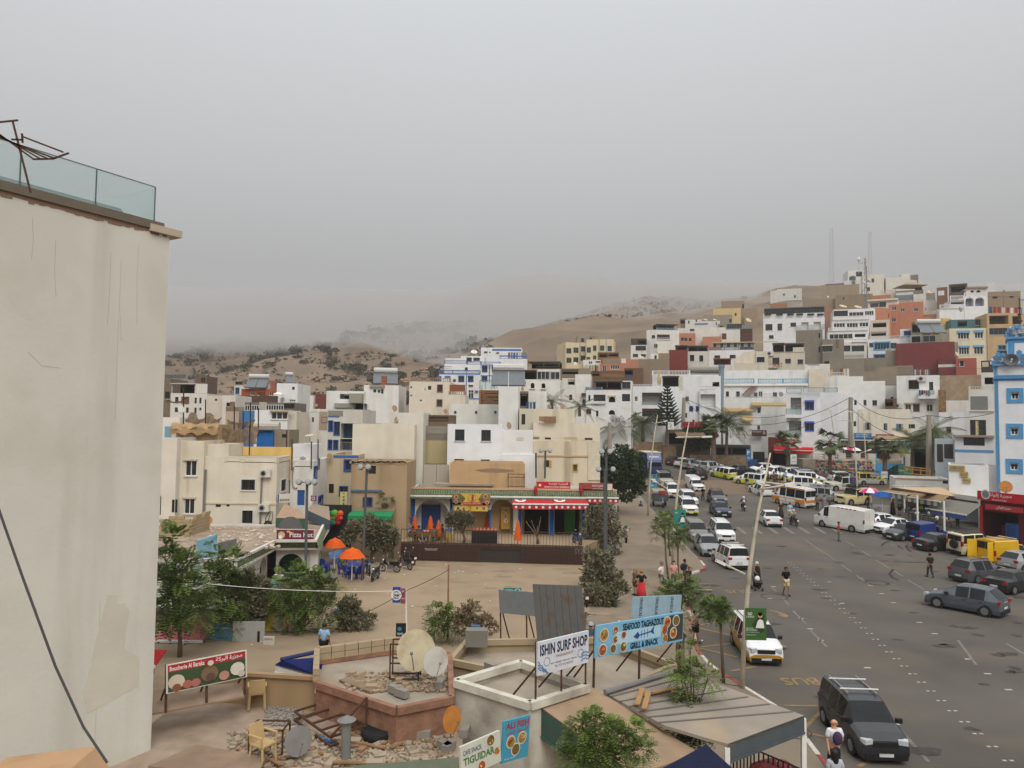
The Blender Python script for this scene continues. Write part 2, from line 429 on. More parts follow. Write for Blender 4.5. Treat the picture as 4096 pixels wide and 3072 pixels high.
for c_,x,y,R_ in ((cH,1290,186,.8),(cI,940,62,.8),(cS,940,1370,.7),(cH,1470,1390,.55),(cP,850,915,.5),(cH,930,945,.5)):
 q=gp(c_,x,y,.05);q.z=max(q.z,g(q.x,q.y)+(.17 if x in (850,930,1470)else.045));n=22
 a_=[q+V((R_*cos(2*pi*i/n),R_*sin(2*pi*i/n),0))for i in RG(n)];c2=[q+V(((R_-.04)*cos(2*pi*i/n),(R_-.04)*sin(2*pi*i/n),0))for i in RG(n)]
 b.add(a_+c2,[(i,(i+1)%n,n+(i+1)%n,n+i)for i in RG(n)])
STC(b,'manhole_rings',TAR)
# -- hillside scrub
SCRUB=mat('argan_foliage',(72,70,54),.95,0,.35,.6,spec=.1)
SCRUB2=mat('scrub_foliage',(88,82,62),.95,0,.35,.3,spec=.1)
def bush_mesh(rn,n=130):
 b=MB();lobes=[(V((rn.u(-1,1),rn.u(-1,1),rn.u(.7,1.5))),rn.u(.5,.85))for _ in RG(6)]
 for _ in RG(n):
  c,r=rn.choice(lobes);d=V((rn.ga(0,1),rn.ga(0,1),rn.ga(0,.8))).normalized()*r*rn.u(.6,1.05);p=c+d
  s_=rn.u(.22,.42);a=V((rn.ga(0,1),rn.ga(0,1),rn.ga(0,1))).normalized()*s_;q=V((rn.ga(0,1),rn.ga(0,1),rn.ga(0,1))).normalized()*s_
  b.py([p-a,p+q,p+a,p-q*.7])
 b.tu([(0,0,-.5),(0,0,1)],.1,4)
 return b
rn=RD(3);bm_=[bush_mesh(rn).me('argan_tree',SCRUB)for _ in RG(6)]
cnt=0;tries=0
while cnt<300 and tries<6000:
 tries+=1
 d=rn.u(268,640)**1;px=rn.u(650,2900)if rn.random()<.8 else rn.u(650,1900)
 x=(px-2048)/FPX*d
 if px>1900:continue
 dens=sin(x*.05+1.3)*sin(d*.031+.5)
 if dens<-.35:continue
 o=OBN('argan_tree',rn.choice(bm_));LNK(o)
 s_=rn.u(1.,2.5)*(1+.35*(d>400));o.location=(x,d,g(x,d)-.4);o.scale=(s_*rn.u(.9,1.4),s_,s_*rn.u(.7,1));o.rotation_euler=(0,0,rn.u(0,6))
 tag(o,'dark rounded argan tree scattered on the dry brown hillside','tree','argan trees on the hillside');cnt+=1
b=MB()
for _ in RG(10500):
 d=rn.u(262,860);x=(rn.u(560,3000)-2048)/FPX*d
 if x>-10 and d<420:continue
 if sin(x*.06+1.3)*sin(d*.04+.5)+rn.u(-.6,.6)<-.2:continue
 s_=rn.u(.35,1.)*(1+d/900);z=g(x,d)
 for _k in RG(4):
  p=V((x+rn.u(-s_,s_),d+rn.u(-s_,s_),z+rn.u(.1,s_*1.1)));a=V((rn.ga(0,1),rn.ga(0,1),rn.ga(0,.6))).normalized()*s_*.8;q=V((rn.ga(0,1),rn.ga(0,1),rn.ga(0,1))).normalized()*s_*.8
  b.py([p-a,p+q,p+a,p-q])
o=b.obj('hillside_scrub',SCRUB2);o['kind']='stuff'
b=MB();HROCK=mat('hillside_rock',(148,122,96),.95,0,.3,.4,.4,3)
for _ in RG(420):
 d=rn.u(262,420);x=(rn.u(900,1750)-2048)/FPX*d;s_=rn.u(.3,1.5)*(1. if d<340 else.7)
 b.bl((x,d,g(x,d)),s_,6,4,(rn.u(.8,1.8),1,rn.u(.4,.8)))
o=b.obj('hillside_rocks',HROCK);o['kind']='stuff'
# -- the air
def volume(name,dens,col=(1,1,1),aniso=0.):
 m=bpy.data.materials.new(name);m.use_nodes=True;n=m.node_tree;n.nodes.clear()
 o_=n.nodes.new('ShaderNodeOutputMaterial');p=n.nodes.new('ShaderNodeVolumePrincipled')
 p.inputs['Density'].default_value=dens;p.inputs['Color'].default_value=(*col,1);p.inputs['Anisotropy'].default_value=aniso
 n.links.new(p.outputs[0],o_.inputs['Volume']);return m
HAZE_D,FOG_D=.0003,.017
o=MB().box((0,600,100),(5400,2100,204)).obj('haze',volume('haze_air',HAZE_D,(.85,.85,.85)));o['kind']='stuff'
# the low cloud that sits on the hilltop and hides its crest
fr_=[(-1900,370,52),(-80,370,52),(0,262,24),(40,243,21),(75,258,34),(125,288,58),(1900,292,60)];n=len(fr_)
b=MB();vs=[V(p)for p in fr_]+[V((x,y+560,180))for x,y,z in fr_]+[V((x,1500,180))for x,y,z in fr_]+[V((x,1500,z))for x,y,z in fr_]
fs=[]
for k in RG(4):
 for i in RG(n-1):a=k*n+i;c_=((k+1)%4)*n+i;fs.append((a,a+1,c_+1,c_))
fs+=[(0,n,2*n,3*n),(n-1,4*n-1,3*n-1,2*n-1)]
b.add(vs,fs)
o=b.obj('low_cloud',volume('low_cloud_fog',FOG_D,(.63,.62,.615)));o['kind']='stuff'
# -- house builder: fronts are given as outlines on a facade that stands at a distance d
class Face:
 def __init__(s,o,ux,c):s.o=V((o.x,o.y,0));s.ux=ux;s.n=V((ux.y,-ux.x,0));s.c=c
 def map(s,x,y):
  r=ray(s.c,x,y);t=(s.o-CC).dot(s.n)/r.dot(s.n);p=CC+r*t
  return (p-s.o).dot(s.ux),p.z
 def M(s,x,y,d=0.):return s.P(*s.map(x,y),d)
 def rc(s,x0,y0,x1,y1):
  xm,ym=(x0+x1)/2,(y0+y1)/2
  return (s.map(x0,ym)[0],s.map(xm,y1)[1],s.map(x1,ym)[0],s.map(xm,y0)[1])
 def P(s,u,z,d=0.):return s.o+s.ux*u+s.n*d+V((0,0,z))
 def fr(s,d=0.):return (s.o+s.n*d,s.ux,V((0,0,1)),s.n)
def FX(b,F,u0,z0,u1,z1,d0,d1,m=N_):
 return b.hx([F.P(u0,z0,d1),F.P(u1,z0,d1),F.P(u1,z0,d0),F.P(u0,z0,d0),F.P(u0,z1,d1),F.P(u1,z1,d1),F.P(u1,z1,d0),F.P(u0,z1,d0)],m)
def WF(b,F,u0,u1,z0,z1,holes,rev=.15):
 hs=[]
 for (a,c,d,e)in holes:
  a,c,d,e=max(a,u0+.03),max(c,z0),min(d,u1-.03),min(e,z1-.03)
  if d-a>.05 and e-c>.05:hs.append((a,c,d,e))
 us=sorted({u0,u1,*[h[0]for h in hs],*[h[2]for h in hs]});zs=sorted({z0,z1,*[h[1]for h in hs],*[h[3]for h in hs]})
 for i in RG(len(us)-1):
  for j in RG(len(zs)-1):
   uc,zc=(us[i]+us[i+1])/2,(zs[j]+zs[j+1])/2
   if any(h[0]<uc<h[2]and h[1]<zc<h[3]for h in hs):continue
   b.py([F.P(us[i],zs[j]),F.P(us[i+1],zs[j]),F.P(us[i+1],zs[j+1]),F.P(us[i],zs[j+1])])
 for a,c,d,e in hs:
  for p,q in (((a,c),(d,c)),((d,c),(d,e)),((d,e),(a,e)),((a,e),(a,c))):
   b.py([F.P(*p),F.P(*q),F.P(*q,-rev),F.P(*p,-rev)])
WST={
'g':((92,96,98),N_,GLASS,0),'W':((224,222,216),N_,GLASS,0),'b':((220,220,216),(72,118,178),GLASS,0),'B':((40,78,140),(40,78,140),GLASS,0),
'n':((120,78,58),(140,96,74),GLASS,0),'k':((44,44,46),N_,GLASS,0),'y':((186,150,82),(186,150,82),GLASS,0),'G':((60,58,56),(206,206,204),DK,1),
'K':((44,42,42),N_,DK,1),'V':((70,90,190),(58,82,176),GLASS,0),'L':((92,150,190),(92,156,196),GLASS,0),'s':((224,222,216),(214,206,190),GLASS,0),'t':((206,196,178),(206,196,178),GLASS,0)}
CURT=mat('window_curtain',(150,146,138),.9,0,.15,6)
def WD(F,R,ro,st='g',n=2,sill=N_):
 u0,z0,u1,z1=R;fc,sc,pm,BRS=WST[st];w,h=u1-u0,z1-z0
 fw=max(.035,min(.08,w*.07));b=MB()
 for r in ((u0,z0,u1,z0+fw),(u0,z1-fw,u1,z1),(u0,z0+fw,u0+fw,z1-fw),(u1-fw,z0+fw,u1,z1-fw)):FX(b,F,*r,-.13,-.06)
 for k in RG(1,n):
  u=u0+w*k/n;FX(b,F,u-fw/2,z0+fw,u+fw/2,z1-fw,-.125,-.065)
 if h>1.7 and not BRS:FX(b,F,u0+fw,z0+h*.66-fw/2,u1-fw,z0+h*.66+fw/2,-.123,-.067)
 o=b.obj('window',PT(fc),ro)
 MB().py([F.P(u0,z0,-.11),F.P(u1,z0,-.11),F.P(u1,z1,-.11),F.P(u0,z1,-.11)]).obj('pane',pm,o)
 if sc:
  b=MB();t=max(.07,w*.09)
  for r in ((u0-t,z0-t,u1+t,z0),(u0-t,z1,u1+t,z1+t),(u0-t,z0,u0,z1),(u1,z0,u1+t,z1)):FX(b,F,*r,-.02,.05)
  b.obj('surround',PT(sc),o)
 if BRS:
  b=MB()
  k=max(4,int(w/.14))
  for i in RG(1,k):u=u0+w*i/k;FX(b,F,u-.012,z0,u+.012,z1,-.03,-.005)
  for f in (.2,.5,.8):FX(b,F,u0,z0+h*f-.014,u1,z0+h*f+.014,-.035,-.028)
  b.obj('grille',PT((52,50,50)),o)
 if sill is not False and w>.5:
  FX(MB(),F,u0-.08,z0-.09,u1+.08,z0-.002,-.1,.07).obj('sill',PT(sc or (196,190,180)),o)
 return o
BPROF=[(.035,0),(.05,.06),(.03,.2),(.06,.45),(.03,.8),(.05,.93),(.035,1)]
def BAL(F,R,ro,col,name='balustrade',d=-.08):
 u0,z0,u1,z1=R;b=MB();h=z1-z0;m=PT(col)if isinstance(col,tuple)else col
 FX(b,F,u0,z1-h*.14,u1,z1,d-.07,d+.09);FX(b,F,u0,z0,u1,z0+h*.12,d-.06,d+.08)
 k=max(2,int((u1-u0)/.26));hh=h*.74
 for i in RG(k):
  u=u0+(u1-u0)*(i+.5)/k;M=MTR(F.P(u,z0+h*.12,d))@Matrix.Diagonal((1.1,1.1,hh,1));b.la(BPROF,5,M)
 for u in [u0,u1]+[u0+(u1-u0)*i/max(1,int((u1-u0)/3))for i in RG(1,max(1,int((u1-u0)/3)))]:FX(b,F,u-.1,z0,u+.1,z1+.02,d-.1,d+.12)
 o=b.obj(name,m,ro);return o
def RL(F,R,ro,col,d=0.,gap=.13):
 u0,z0,u1,z1=R;b=MB()
 for z in (z0+.06,z1):b.bar(F.P(u0,z,d),F.P(u1,z,d),.04)
 k=max(2,int((u1-u0)/gap))
 for i in RG(k+1):u=u0+(u1-u0)*i/k;b.bar(F.P(u,z0,d),F.P(u,z1,d),.03 if i%8==0 else.018)
 return b.obj('railing',PT(col,.5),ro)
def HS(name,lb_,c,x0,x1,yt,d,a=N_,dep=6,col=(222,219,212),ft=(),par=.55,ro=N_,b0=N_,cat='house',sk_=.3,rim=N_,wm=N_,wn='wall'):
 P0=at(c,x0,yt,d)
 if a is N_:
  q=at(c,(x0+x1)/2,yt,d);a=math.degrees(-math.atan2(q.x,q.y))
 ux=V((cos(rad(a)),sin(rad(a)),0));F=Face(P0,ux,c)
 W,_=F.map(x1,yt);zt=(P0.z+F.map(x1,yt)[1])/2
 P1=F.P(W,0);back=-F.n
 zb=(min(g(P0.x,P0.y),g(P1.x,P1.y))-1.2)if b0 is N_ else (min(b0,min(g(P0.x,P0.y),g(P1.x,P1.y))-.5)if b0<5 else b0)
 FR=Face(P1,back,c);FL=Face(F.P(0,0)+back*dep,-back,c)
 if ro is N_:
  ro=E(name,lb_,cat,V((*(F.P(W/2,0)+back*dep/2)[:2],zb+1.2)))
 wm=wm or PS(col,sk_)
 holes={'F':[],'R':[],'L':[]};FS={'F':F,'R':FR,'L':FL};todo=[]
 for f in ft:
  if isinstance(f,str):f=f.split();f=['w',*map(int,f[1:5]),f[5],*map(int,f[6:])]
  k=f[0];sd='F'
  if k[-1]in 'RL' and k[:-1]in ('w','o','b','d','p','r','rl'):sd=k[-1];k=k[:-1]
  R=FS[sd].rc(*f[1:5])if len(f)>=5 else N_
  if k in ('w','o','d','arch'):
   holes[sd].append((R[0],R[1],R[2],R[3]))
  todo.append((k,FS[sd],R,f[5:]))
 b=MB()
 WF(b,F,0,W,zb,zt,holes['F']);WF(b,FR,0,dep,zb,zt,holes['R']);WF(b,FL,0,dep,zb,zt,holes['L'])
 B0,B1=F.P(0,0)+back*dep,P1+back*dep
 b.py([V((*B1[:2],zb)),V((*B0[:2],zb)),V((*B0[:2],zt)),V((*B1[:2],zt))])
 t=min(.18,W*.2,dep*.2)
 oc=[F.P(0,zt),F.P(W,zt),F.P(W,zt,-dep),F.P(0,zt,-dep)];ic=[F.P(t,zt,-t),F.P(W-t,zt,-t),F.P(W-t,zt,t-dep),F.P(t,zt,t-dep)]
 b.add(oc+ic,[(i,(i+1)%4,4+(i+1)%4,4+i)for i in RG(4)])
 lo=[p-V((0,0,par))for p in ic];b.add(ic+lo,[(i,(i+1)%4,4+(i+1)%4,4+i)for i in RG(4)])
 b.obj(wn,wm,ro)
 MB().py([p-V((0,0,-.01))for p in lo]).obj('roof',CO_,ro)
 if rim:
  b=MB()
  FX(b,F,-.06,zt,W+.06,zt+.1,-.2,.07);FX(b,FR,0.,zt,dep,zt+.1,-.2,.07);FX(b,FL,0,zt,dep,zt+.1,-.2,.07);b.obj('coping',PT(rim),ro)
 for k,Fc,R,ex in todo:FEA(k,Fc,R,ex,ro,wm,col)
 return ro,F
def FEA(k,F,R,ex,ro,wm,col):
 if k=='w':WD(F,R,ro,*(ex or ('g',)))
 elif k=='d':
  o=MB();u0,z0,u1,z1=R;FX(o,F,u0,z0,u1,z1,-.13,-.09);dd=o.obj('door',PT(ex[0]),ro)
  o=MB()
  for a_,b_ in ((.1,.46),(.54,.92)):
   for l_,r_ in ((.1,.46),(.54,.9)):FX(o,F,u0+(u1-u0)*l_,z0+(z1-z0)*a_,u0+(u1-u0)*r_,z0+(z1-z0)*b_,-.09,-.07)
  o.obj('door_panel',PT(ex[0]),dd)
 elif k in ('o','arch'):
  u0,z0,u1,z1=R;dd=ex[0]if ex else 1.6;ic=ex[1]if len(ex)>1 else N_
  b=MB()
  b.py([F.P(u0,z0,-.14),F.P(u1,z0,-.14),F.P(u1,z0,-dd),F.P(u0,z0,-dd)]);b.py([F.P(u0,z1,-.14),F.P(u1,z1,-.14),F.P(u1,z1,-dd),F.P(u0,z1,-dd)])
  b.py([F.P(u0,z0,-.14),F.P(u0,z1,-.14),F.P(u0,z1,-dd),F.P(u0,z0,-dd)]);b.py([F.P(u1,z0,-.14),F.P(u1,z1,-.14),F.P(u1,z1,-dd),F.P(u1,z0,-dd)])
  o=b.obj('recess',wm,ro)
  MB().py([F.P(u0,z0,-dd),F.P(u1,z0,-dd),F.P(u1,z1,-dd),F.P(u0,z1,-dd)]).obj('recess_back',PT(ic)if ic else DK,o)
  if k=='arch':
   b=MB();w=u1-u0;r=w/2;n=10;zc=max(z1-r,z0+.05);ry=z1-zc
   for sgn in (0,1):
    pts=[]
    for i in RG(n//2+1):
     t=pi/2*i/(n//2);uu=u0+r-r*cos(t)if sgn==0 else u1-r+r*cos(t);pts.append((uu,zc+ry*sin(t)))
    for (p,q)in zip(pts,pts[1:]):
     b.py([F.P(p[0],p[1],-.001),F.P(q[0],q[1],-.001),F.P(q[0],z1,-.001),F.P(p[0],z1,-.001)])
     b.py([F.P(*p,-.001),F.P(*q,-.001),F.P(*q,-.15),F.P(*p,-.15)])
   b.obj('arch_spandrel',wm,ro)
 elif k=='b':BAL(F,R,ro,ex[0]if ex else (222,219,212))
 elif k=='rl':RL(F,R,ro,ex[0]if ex else (70,70,72),ex[1]if len(ex)>1 else 0.)
 elif k=='gl':
  b=MB();u0,z0,u1,z1=R;FX(b,F,u0,z0,u1,z1,-.02,0.);b.obj('glass_railing',RGL,ro)
  b=MB();b.bar(F.P(u0,z1,-.01),F.P(u1,z1,-.01),.05)
  for u in (u0,u1):b.bar(F.P(u,z0,-.01),F.P(u,z1,-.01),.05)
  b.obj('handrail',PT(ex[0]if ex else (70,74,76)),ro)
 elif k=='r':b=MB();u0,z0,u1,z1=R;FX(b,F,u0,z0,u1,z1,-.01,ex[1]if len(ex)>1 else.08);b.obj('ledge',PT(ex[0]),ro)
 elif k=='p':b=MB();u0,z0,u1,z1=R;FX(b,F,u0,z0,u1,z1,-.01,.025);b.obj('painted_panel',ex[0]if not isinstance(ex[0],tuple)else PS(ex[0],.2),ro)
 elif k=='bx':b=MB();u0,z0,u1,z1=R;FX(b,F,u0,z0,u1,z1,0.,ex[0]);b.obj('balcony',PS(ex[1],.2)if len(ex)>1 else wm,ro)
 elif k=='aw':
  b=MB();u0,z0,u1,z1=R;dd=ex[1]if len(ex)>1 else 1.2;h=(z1-z0)
  b.add([F.P(u0,z1,.02),F.P(u1,z1,.02),F.P(u1,z0+.02,dd),F.P(u0,z0+.02,dd),F.P(u0,z1+.03,.02),F.P(u1,z1+.03,.02),F.P(u1,z0+.05,dd),F.P(u0,z0+.05,dd)],[(0,1,2,3),(7,6,5,4),(0,4,5,1),(1,5,6,2),(2,6,7,3),(3,7,4,0)])
  FX(b,F,u0,z0-.22,u1,z0+.04,dd-0.,dd+.02);b.obj('awning',CLO(ex[0]),ro)
 elif k=='pg':
  b=MB();u0,z0,u1,z1=R;dd=ex[1]if len(ex)>1 else 3.;m=PT(ex[0])
  FX(b,F,u0-.1,z1-.12,u1+.1,z1,-dd,.15);b.obj('terrace_roof',m,ro)
  n=max(2,int((u1-u0)/2.2)+1)
  for i in RG(n):
   u=u0+.06+(u1-u0-.12)*i/(n-1);FX(MB(),F,u-.05,z0,u+.05,z1-.121,-.15,-.05).obj('terrace_post',m,ro)
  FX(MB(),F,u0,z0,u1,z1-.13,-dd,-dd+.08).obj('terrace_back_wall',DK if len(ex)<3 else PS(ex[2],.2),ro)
 elif k=='gz':
  u0,z0,u1,z1=R;n=ex[0];m=PT(ex[1]);b=MB();fw=.05
  for r in ((u0,z0,u1,z0+fw),(u0,z1-fw,u1,z1)):FX(b,F,*r,-.02,.05)
  for i in RG(n+1):u=u0+(u1-u0)*i/n;FX(b,F,u-fw/2,z0+fw,u+fw/2,z1-fw,-.018,.048)
  o=b.obj('glazed_veranda',m,ro)
  for i in RG(n):
   b=MB();a_,c_=u0+(u1-u0)*i/n+fw/2,u0+(u1-u0)*(i+1)/n-fw/2;b.py([F.P(a_,z0+fw,.02),F.P(c_,z0+fw,.02),F.P(c_,z1-fw,.02),F.P(a_,z1-fw,.02)]);b.obj('pane',CURT if (ex[2:]and i%2)else GLASS,o)
 elif k=='sh':
  b=MB();u0,z0,u1,z1=R;FX(b,F,u0,z0,u1,z1,.02,.06)
  for i in RG(6):z=z0+(z1-z0)*(i+.5)/6;FX(b,F,u0+.05,z-.03,u1-.05,z+.02,.06,.075)
  b.obj('shutter',PT(ex[0]),ro)
 elif k=='bl':
  u0,z0,u1,z1=R;bw,bh=ex[1]if len(ex)>1 else (.42,.22);bm=PS(ex[0],.3);meshes=[]
  j=0;z=z0;rr=RD(5)
  while z+bh*.6<z1:
   u=u0-(bw/2 if j%2 else 0)
   while u<u1-.05:
    a_,c_=max(u,u0),min(u+bw,u1)
    if c_-a_>.08:FX(MB(),F,a_+.008,z+.008,c_-.008,min(z+bh,z1)-.008,-.01,.02+rr.u(0,.012)).obj('block',bm,ro)
    u+=bw
   z+=bh;j+=1
RGL=bpy.data.materials.new('greenish_rail_glass');RGL.use_nodes=True
_b=RGL.node_tree.nodes['Principled BSDF'];_b.inputs['Base Color'].default_value=(*lin((176,202,200)),1);_b.inputs['Alpha'].default_value=.3;_b.inputs['Roughness'].default_value=.08;_b.inputs['Specular IOR Level'].default_value=.5
# -- rooftop fittings (things of their own)
dT=mat('sun_bleached_dish',(168,138,108),.7,.1,.15,3,patch=.3,pcol=(140,100,76),pscale=2);dG=mat('grey_dish',(128,126,122),.7,.1,.15,3);dW=mat('white_dish',(216,212,200),.6,.05,.12,3)
dO=mat('orange_rusted_dish',(190,124,58),.75,.1,.18,4,patch=.3,pcol=(150,88,50),pscale=3);dB=mat('beige_dish',(198,186,156),.75,.1,.12,3,patch=.4,pcol=(165,150,118),pscale=2)
def dish(lb_,p,r,m,yaw=0,tilt=35,foot=N_,n=18,name='satellite_dish',gp_='satellite dishes on the roofs'):
 foot=p.z-r*1.25 if foot is N_ else foot
 ro=E(name,lb_,'satellite dish',V((p.x,p.y,foot)),gp_)
 Rm=Euler((rad(90-tilt),0,rad(yaw))).to_matrix().to_4x4();M=MTR(p)@Rm
 b=MB();prof=[(max(1e-4,r*i/5),r*.22*(i/5)**2-.03)for i in RG(6)]
 b.la(prof,n,M);b.la([(max(1e-4,a),z-.018)for a,z in prof[::-1]],n,M);b.obj('reflector',m,ro,40)
 b=MB();q=p-(M.to_3x3()@V((0,0,1)))*.06;b.tu([V((p.x,p.y,foot)),V((q.x,q.y,q.z-.25*r)),q],max(.02,r*.06),6);b.obj('mast',SL,ro)
 b=MB();tip=M@V((0,-.1*r,r*.78));b.tu([M@V((0,-r*.92,r*.18)),tip],max(.008,r*.022),4);b.bl(tip,r*.09,6,4);b.obj('feed_arm',SL,ro)
 return ro
def AC_(lb_,F,u,z,s=1.,d=.28,gp_='air conditioners'):
 ro=E('air_conditioner',lb_,'air conditioner',F.P(u,z,d/2),gp_)
 w,h=.8*s,.55*s;FX(MB(),F,u-w/2,z,u+w/2,z+h,.06,.06+d).obj('casing',PT((206,202,192)),ro)
 M=MTR(F.P(u-w*.14,z+h/2,.062+d))@Matrix((F.ux,V((0,0,1)),F.n)).transposed().to_4x4()
 MB().la([(h*.42,0),(h*.42,.012),(h*.36,.014),(h*.36,.004)],16,M).obj('fan_guard',PT((150,148,142)),ro)
 MB().la([(h*.35,.003),(h*.12,.006),(.001,.008)],14,M).obj('fan',BK,ro)
 b=MB()
 for s_ in (-.3,.3):b.bar(F.P(u+w*s_,z-.02,0),F.P(u+w*s_,z-.02,.06+d),.03)
 b.obj('bracket',SL,ro);return ro
def SO_(lb_,p,yaw=0,s=1.,n=2):
 ro=E('solar_heater',lb_,'solar heater',p,'solar water heaters on the roofs');Rz=MRO(rad(yaw),3,'Z')
 q=lambda x,y,z:p+Rz@V((x*s,y*s,z*s))
 for i in RG(n):
  x=(i-(n-1)/2)*1.05;MB().hx([q(x-.5,-.7,.1),q(x+.5,-.7,.1),q(x+.5,.6,1.05),q(x-.5,.6,1.05),q(x-.5,-.74,.18),q(x+.5,-.74,.18),q(x+.5,.56,1.13),q(x-.5,.56,1.13)]).obj('collector',SOLARM,ro)
 MB().tu([q(-1.*n/2,.75,1.35),q(1.*n/2,.75,1.35)],.26*s,10).obj('tank',PT((190,188,182)),ro)
 b=MB()
 for x in (-.9*n/2,.9*n/2):b.bar(q(x,.7,0),q(x,.7,1.2),.05);b.bar(q(x,-.7,0),q(x,.7,1.1),.05)
 b.obj('stand',SL,ro);return ro
SOLARM=mat('solar_collector',(96,100,104),.25,.1,.1,2,spec=.6)
LC=[(206,204,198),(60,84,130),(150,60,56),(190,186,176),(52,50,56),(70,130,140),(190,150,90),(120,120,130)]
def LAU(lb_,a,b_,n,seed=1,drop=.7):
 ro=E('clothes_line',lb_,'washing line',(a+b_)/2-V((0,0,1.5)),'washing hung on roofs and balconies');rr=RD(seed)
 MB().tu([a,(a+b_)/2-V((0,0,.06)),b_],.012,4).obj('line',BK,ro);L=(b_-a)
 for i in RG(n):
  t0=(i+.1)/n;t1=(i+.85)/n;p,q=a+L*t0,a+L*t1;h=drop*rr.u(.6,1.15);nn=V((-L.y,L.x,0)).normalized()
  bb=MB();k=4;vs=[]
  for j in RG(3):
   for i2 in RG(k+1):vs.append(p+(q-p)*(i2/k)+V((0,0,-.04-h*j/2))+nn*(.04*sin(i2*2+j+i)))
  bb.add(vs,[(j*(k+1)+i2,j*(k+1)+i2+1,(j+1)*(k+1)+i2+1,(j+1)*(k+1)+i2)for j in RG(2)for i2 in RG(k)]);bb.obj('garment',CLO(rr.choice(LC)),ro)
 return ro
 # -- the town, left part
WH,CRM,OFF,BRT,TAN,SAL=(222,219,212),(217,208,190),(212,206,194),(226,226,226),(178,148,112),(186,124,98)
def dsh(lb_,c,x,y,d,rp,m,yaw=20,tilt=30,foot=N_):
 r=rp/c.k*d/FPX;return dish(lb_,at(c,x,y,d),r,m,yaw,tilt,foot)
def sub(ro,c,x0,x1,yt,d,**k):return HS('','',c,x0,x1,yt,d,ro=ro,**k)
r,FA=HS('cream_building','stained cream two-storey house with a balustraded terrace and two wall air conditioners',cL,470,1100,1030,54.5,0,3.4,CRM,[
'w 790 1228 908 1318 G','w 797 1495 888 1605 G',('b',655,1032,782,1076,(206,198,178)),('b',808,1032,1085,1082,(206,198,178)),('r',470,1425,1096,1440,(206,192,166),.06),
('w',567,1442,612,1465,'K',1,False),('w',660,1442,688,1460,'K',1,False),('wR',1130,1228,1172,1325,'G'),('bR',1112,1030,1212,1075,(206,198,178))],par=.05,b0=0)
sub(r,cL,470,682,920,54.8,a=0,dep=3,col=CRM,wn='upper_wall');sub(r,cL,235,470,892,54.2,a=0,dep=4,col=(214,204,184),ft=['w 303 1062 404 1197 W 2','w 294 1392 385 1525 W 2',('r',292,1047,410,1062,(200,190,170),.12),('r',284,1377,398,1391,(200,190,170),.12)],sk_=.7,wn='left_wing_wall',b0=0)
sub(r,cL,78,236,868,53.6,a=0,dep=4,col=(218,210,196),ft=['w 188 1400 230 1512 K 1','w 78 1370 96 1540 W 1'],wn='side_wing_wall',b0=0)
HS('terrace_wall','low yellow and brick-red wall at the back of the balustraded terrace',cL,684,1222,946,57.6,0,.5,(218,186,112),[('p',684,946,800,1025,(150,92,70))],cat='wall',b0=6)
AC_('white air conditioner high on the stained cream house, above the pipe',FA,*FA.map(1003,1205),1.);AC_('white air conditioner low on the stained cream house, by the coiled cables',FA,*FA.map(990,1502),1.)
for xs_,lb in (((488,1140,470,1590),'grey drainpipe running down the left of the stained cream house'),((970,1215,955,1640),'grey pipe under the air conditioners of the stained cream house')):
 b=MB();b.tu([FA.P(*FA.map(xs_[0],xs_[1]),.1),FA.P(*FA.map((xs_[0]+xs_[2])/2-2,(xs_[1]+xs_[3])/2),.1),FA.P(*FA.map(xs_[2],xs_[3]),.1)],.07,8);TH(b,'drainpipe',lb,'pipe',PT((120,118,116)))
b=MB()
for k in RG(4):
 cu,cz=FA.map(1022,1612);b.tu([FA.P(cu+.28*cos(t)*(1-k*.06),cz+.25*sin(t)*(1-k*.06),.06+k*.03)for t in [i*.42 for i in RG(16)]],.025,4)
for k in RG(3):b.tu([FA.P(*FA.map(1040+k*9,1500),.05),FA.P(*FA.map(1000+k*32,1560),.12),FA.P(*FA.map(1010+k*12,1620),.06)],.02,4)
TH(b,'cable_coil','black cables coiled at the foot of the stained cream house','cable',BK)
r,F=HS('white_house','narrow white house with a blue door and a small balustrade',cL,1218,1412,1062,57.5,0,6,(220,217,211),[('d',1272,1318,1336,1450,(38,84,150)),('b',1242,1064,1402,1118,(214,210,200)),('wR',1416,1118,1440,1210,'B'),('wR',1450,1052,1461,1130,'B'),('wR',1455,1375,1490,1435,'B')],par=.3,b0=0)
sub(r,cL,1226,1400,922,60.5,a=0,dep=3,col=(224,224,224),wn='upper_wall')
b=MB();b.tu([F.M(*p,.08)for p in ((1242,1120),(1232,1180),(1236,1280),(1256,1302),(1275,1298))],.05,6);TH(b,'vent_pipe','crooked grey pipe down the front of the narrow white house','pipe',PT((150,140,128)))
r,F=HS('tan_house','tan house with blue trimmed windows behind the alley',cL,1532,1802,1012,62,0,6,(190,174,146),['w 1683 1062 1790 1150 B','w 1640 1290 1706 1362 B',('p',1585,1018,1802,1040,(62,100,158)),'w 1545 1265 1588 1345 K 1'],b0=0)
r,FB=HS('adobe_building','windowless-looking tan adobe block with a small blue window and sagging top edge',cL,1742,2222,1078,58,0,5.5,(172,148,118),[('w',1886,1108,1952,1178,'k',1,False),'w 1846 1386 1916 1462 B',('r',1735,1315,1998,1330,(84,106,140),.15)],sk_=.75,b0=0,par=.2)
b=MB();vs=[]
for i in RG(30):
 u,z=FB.map(1745+i*16,1080);b.box(FB.P(u,z+.02+.05*sin(i*1.7),-.15),(.34,.4,.18+.12*sin(i*2.3)))
b.obj('crumbling_rim',PS((170,146,116),.3),r)
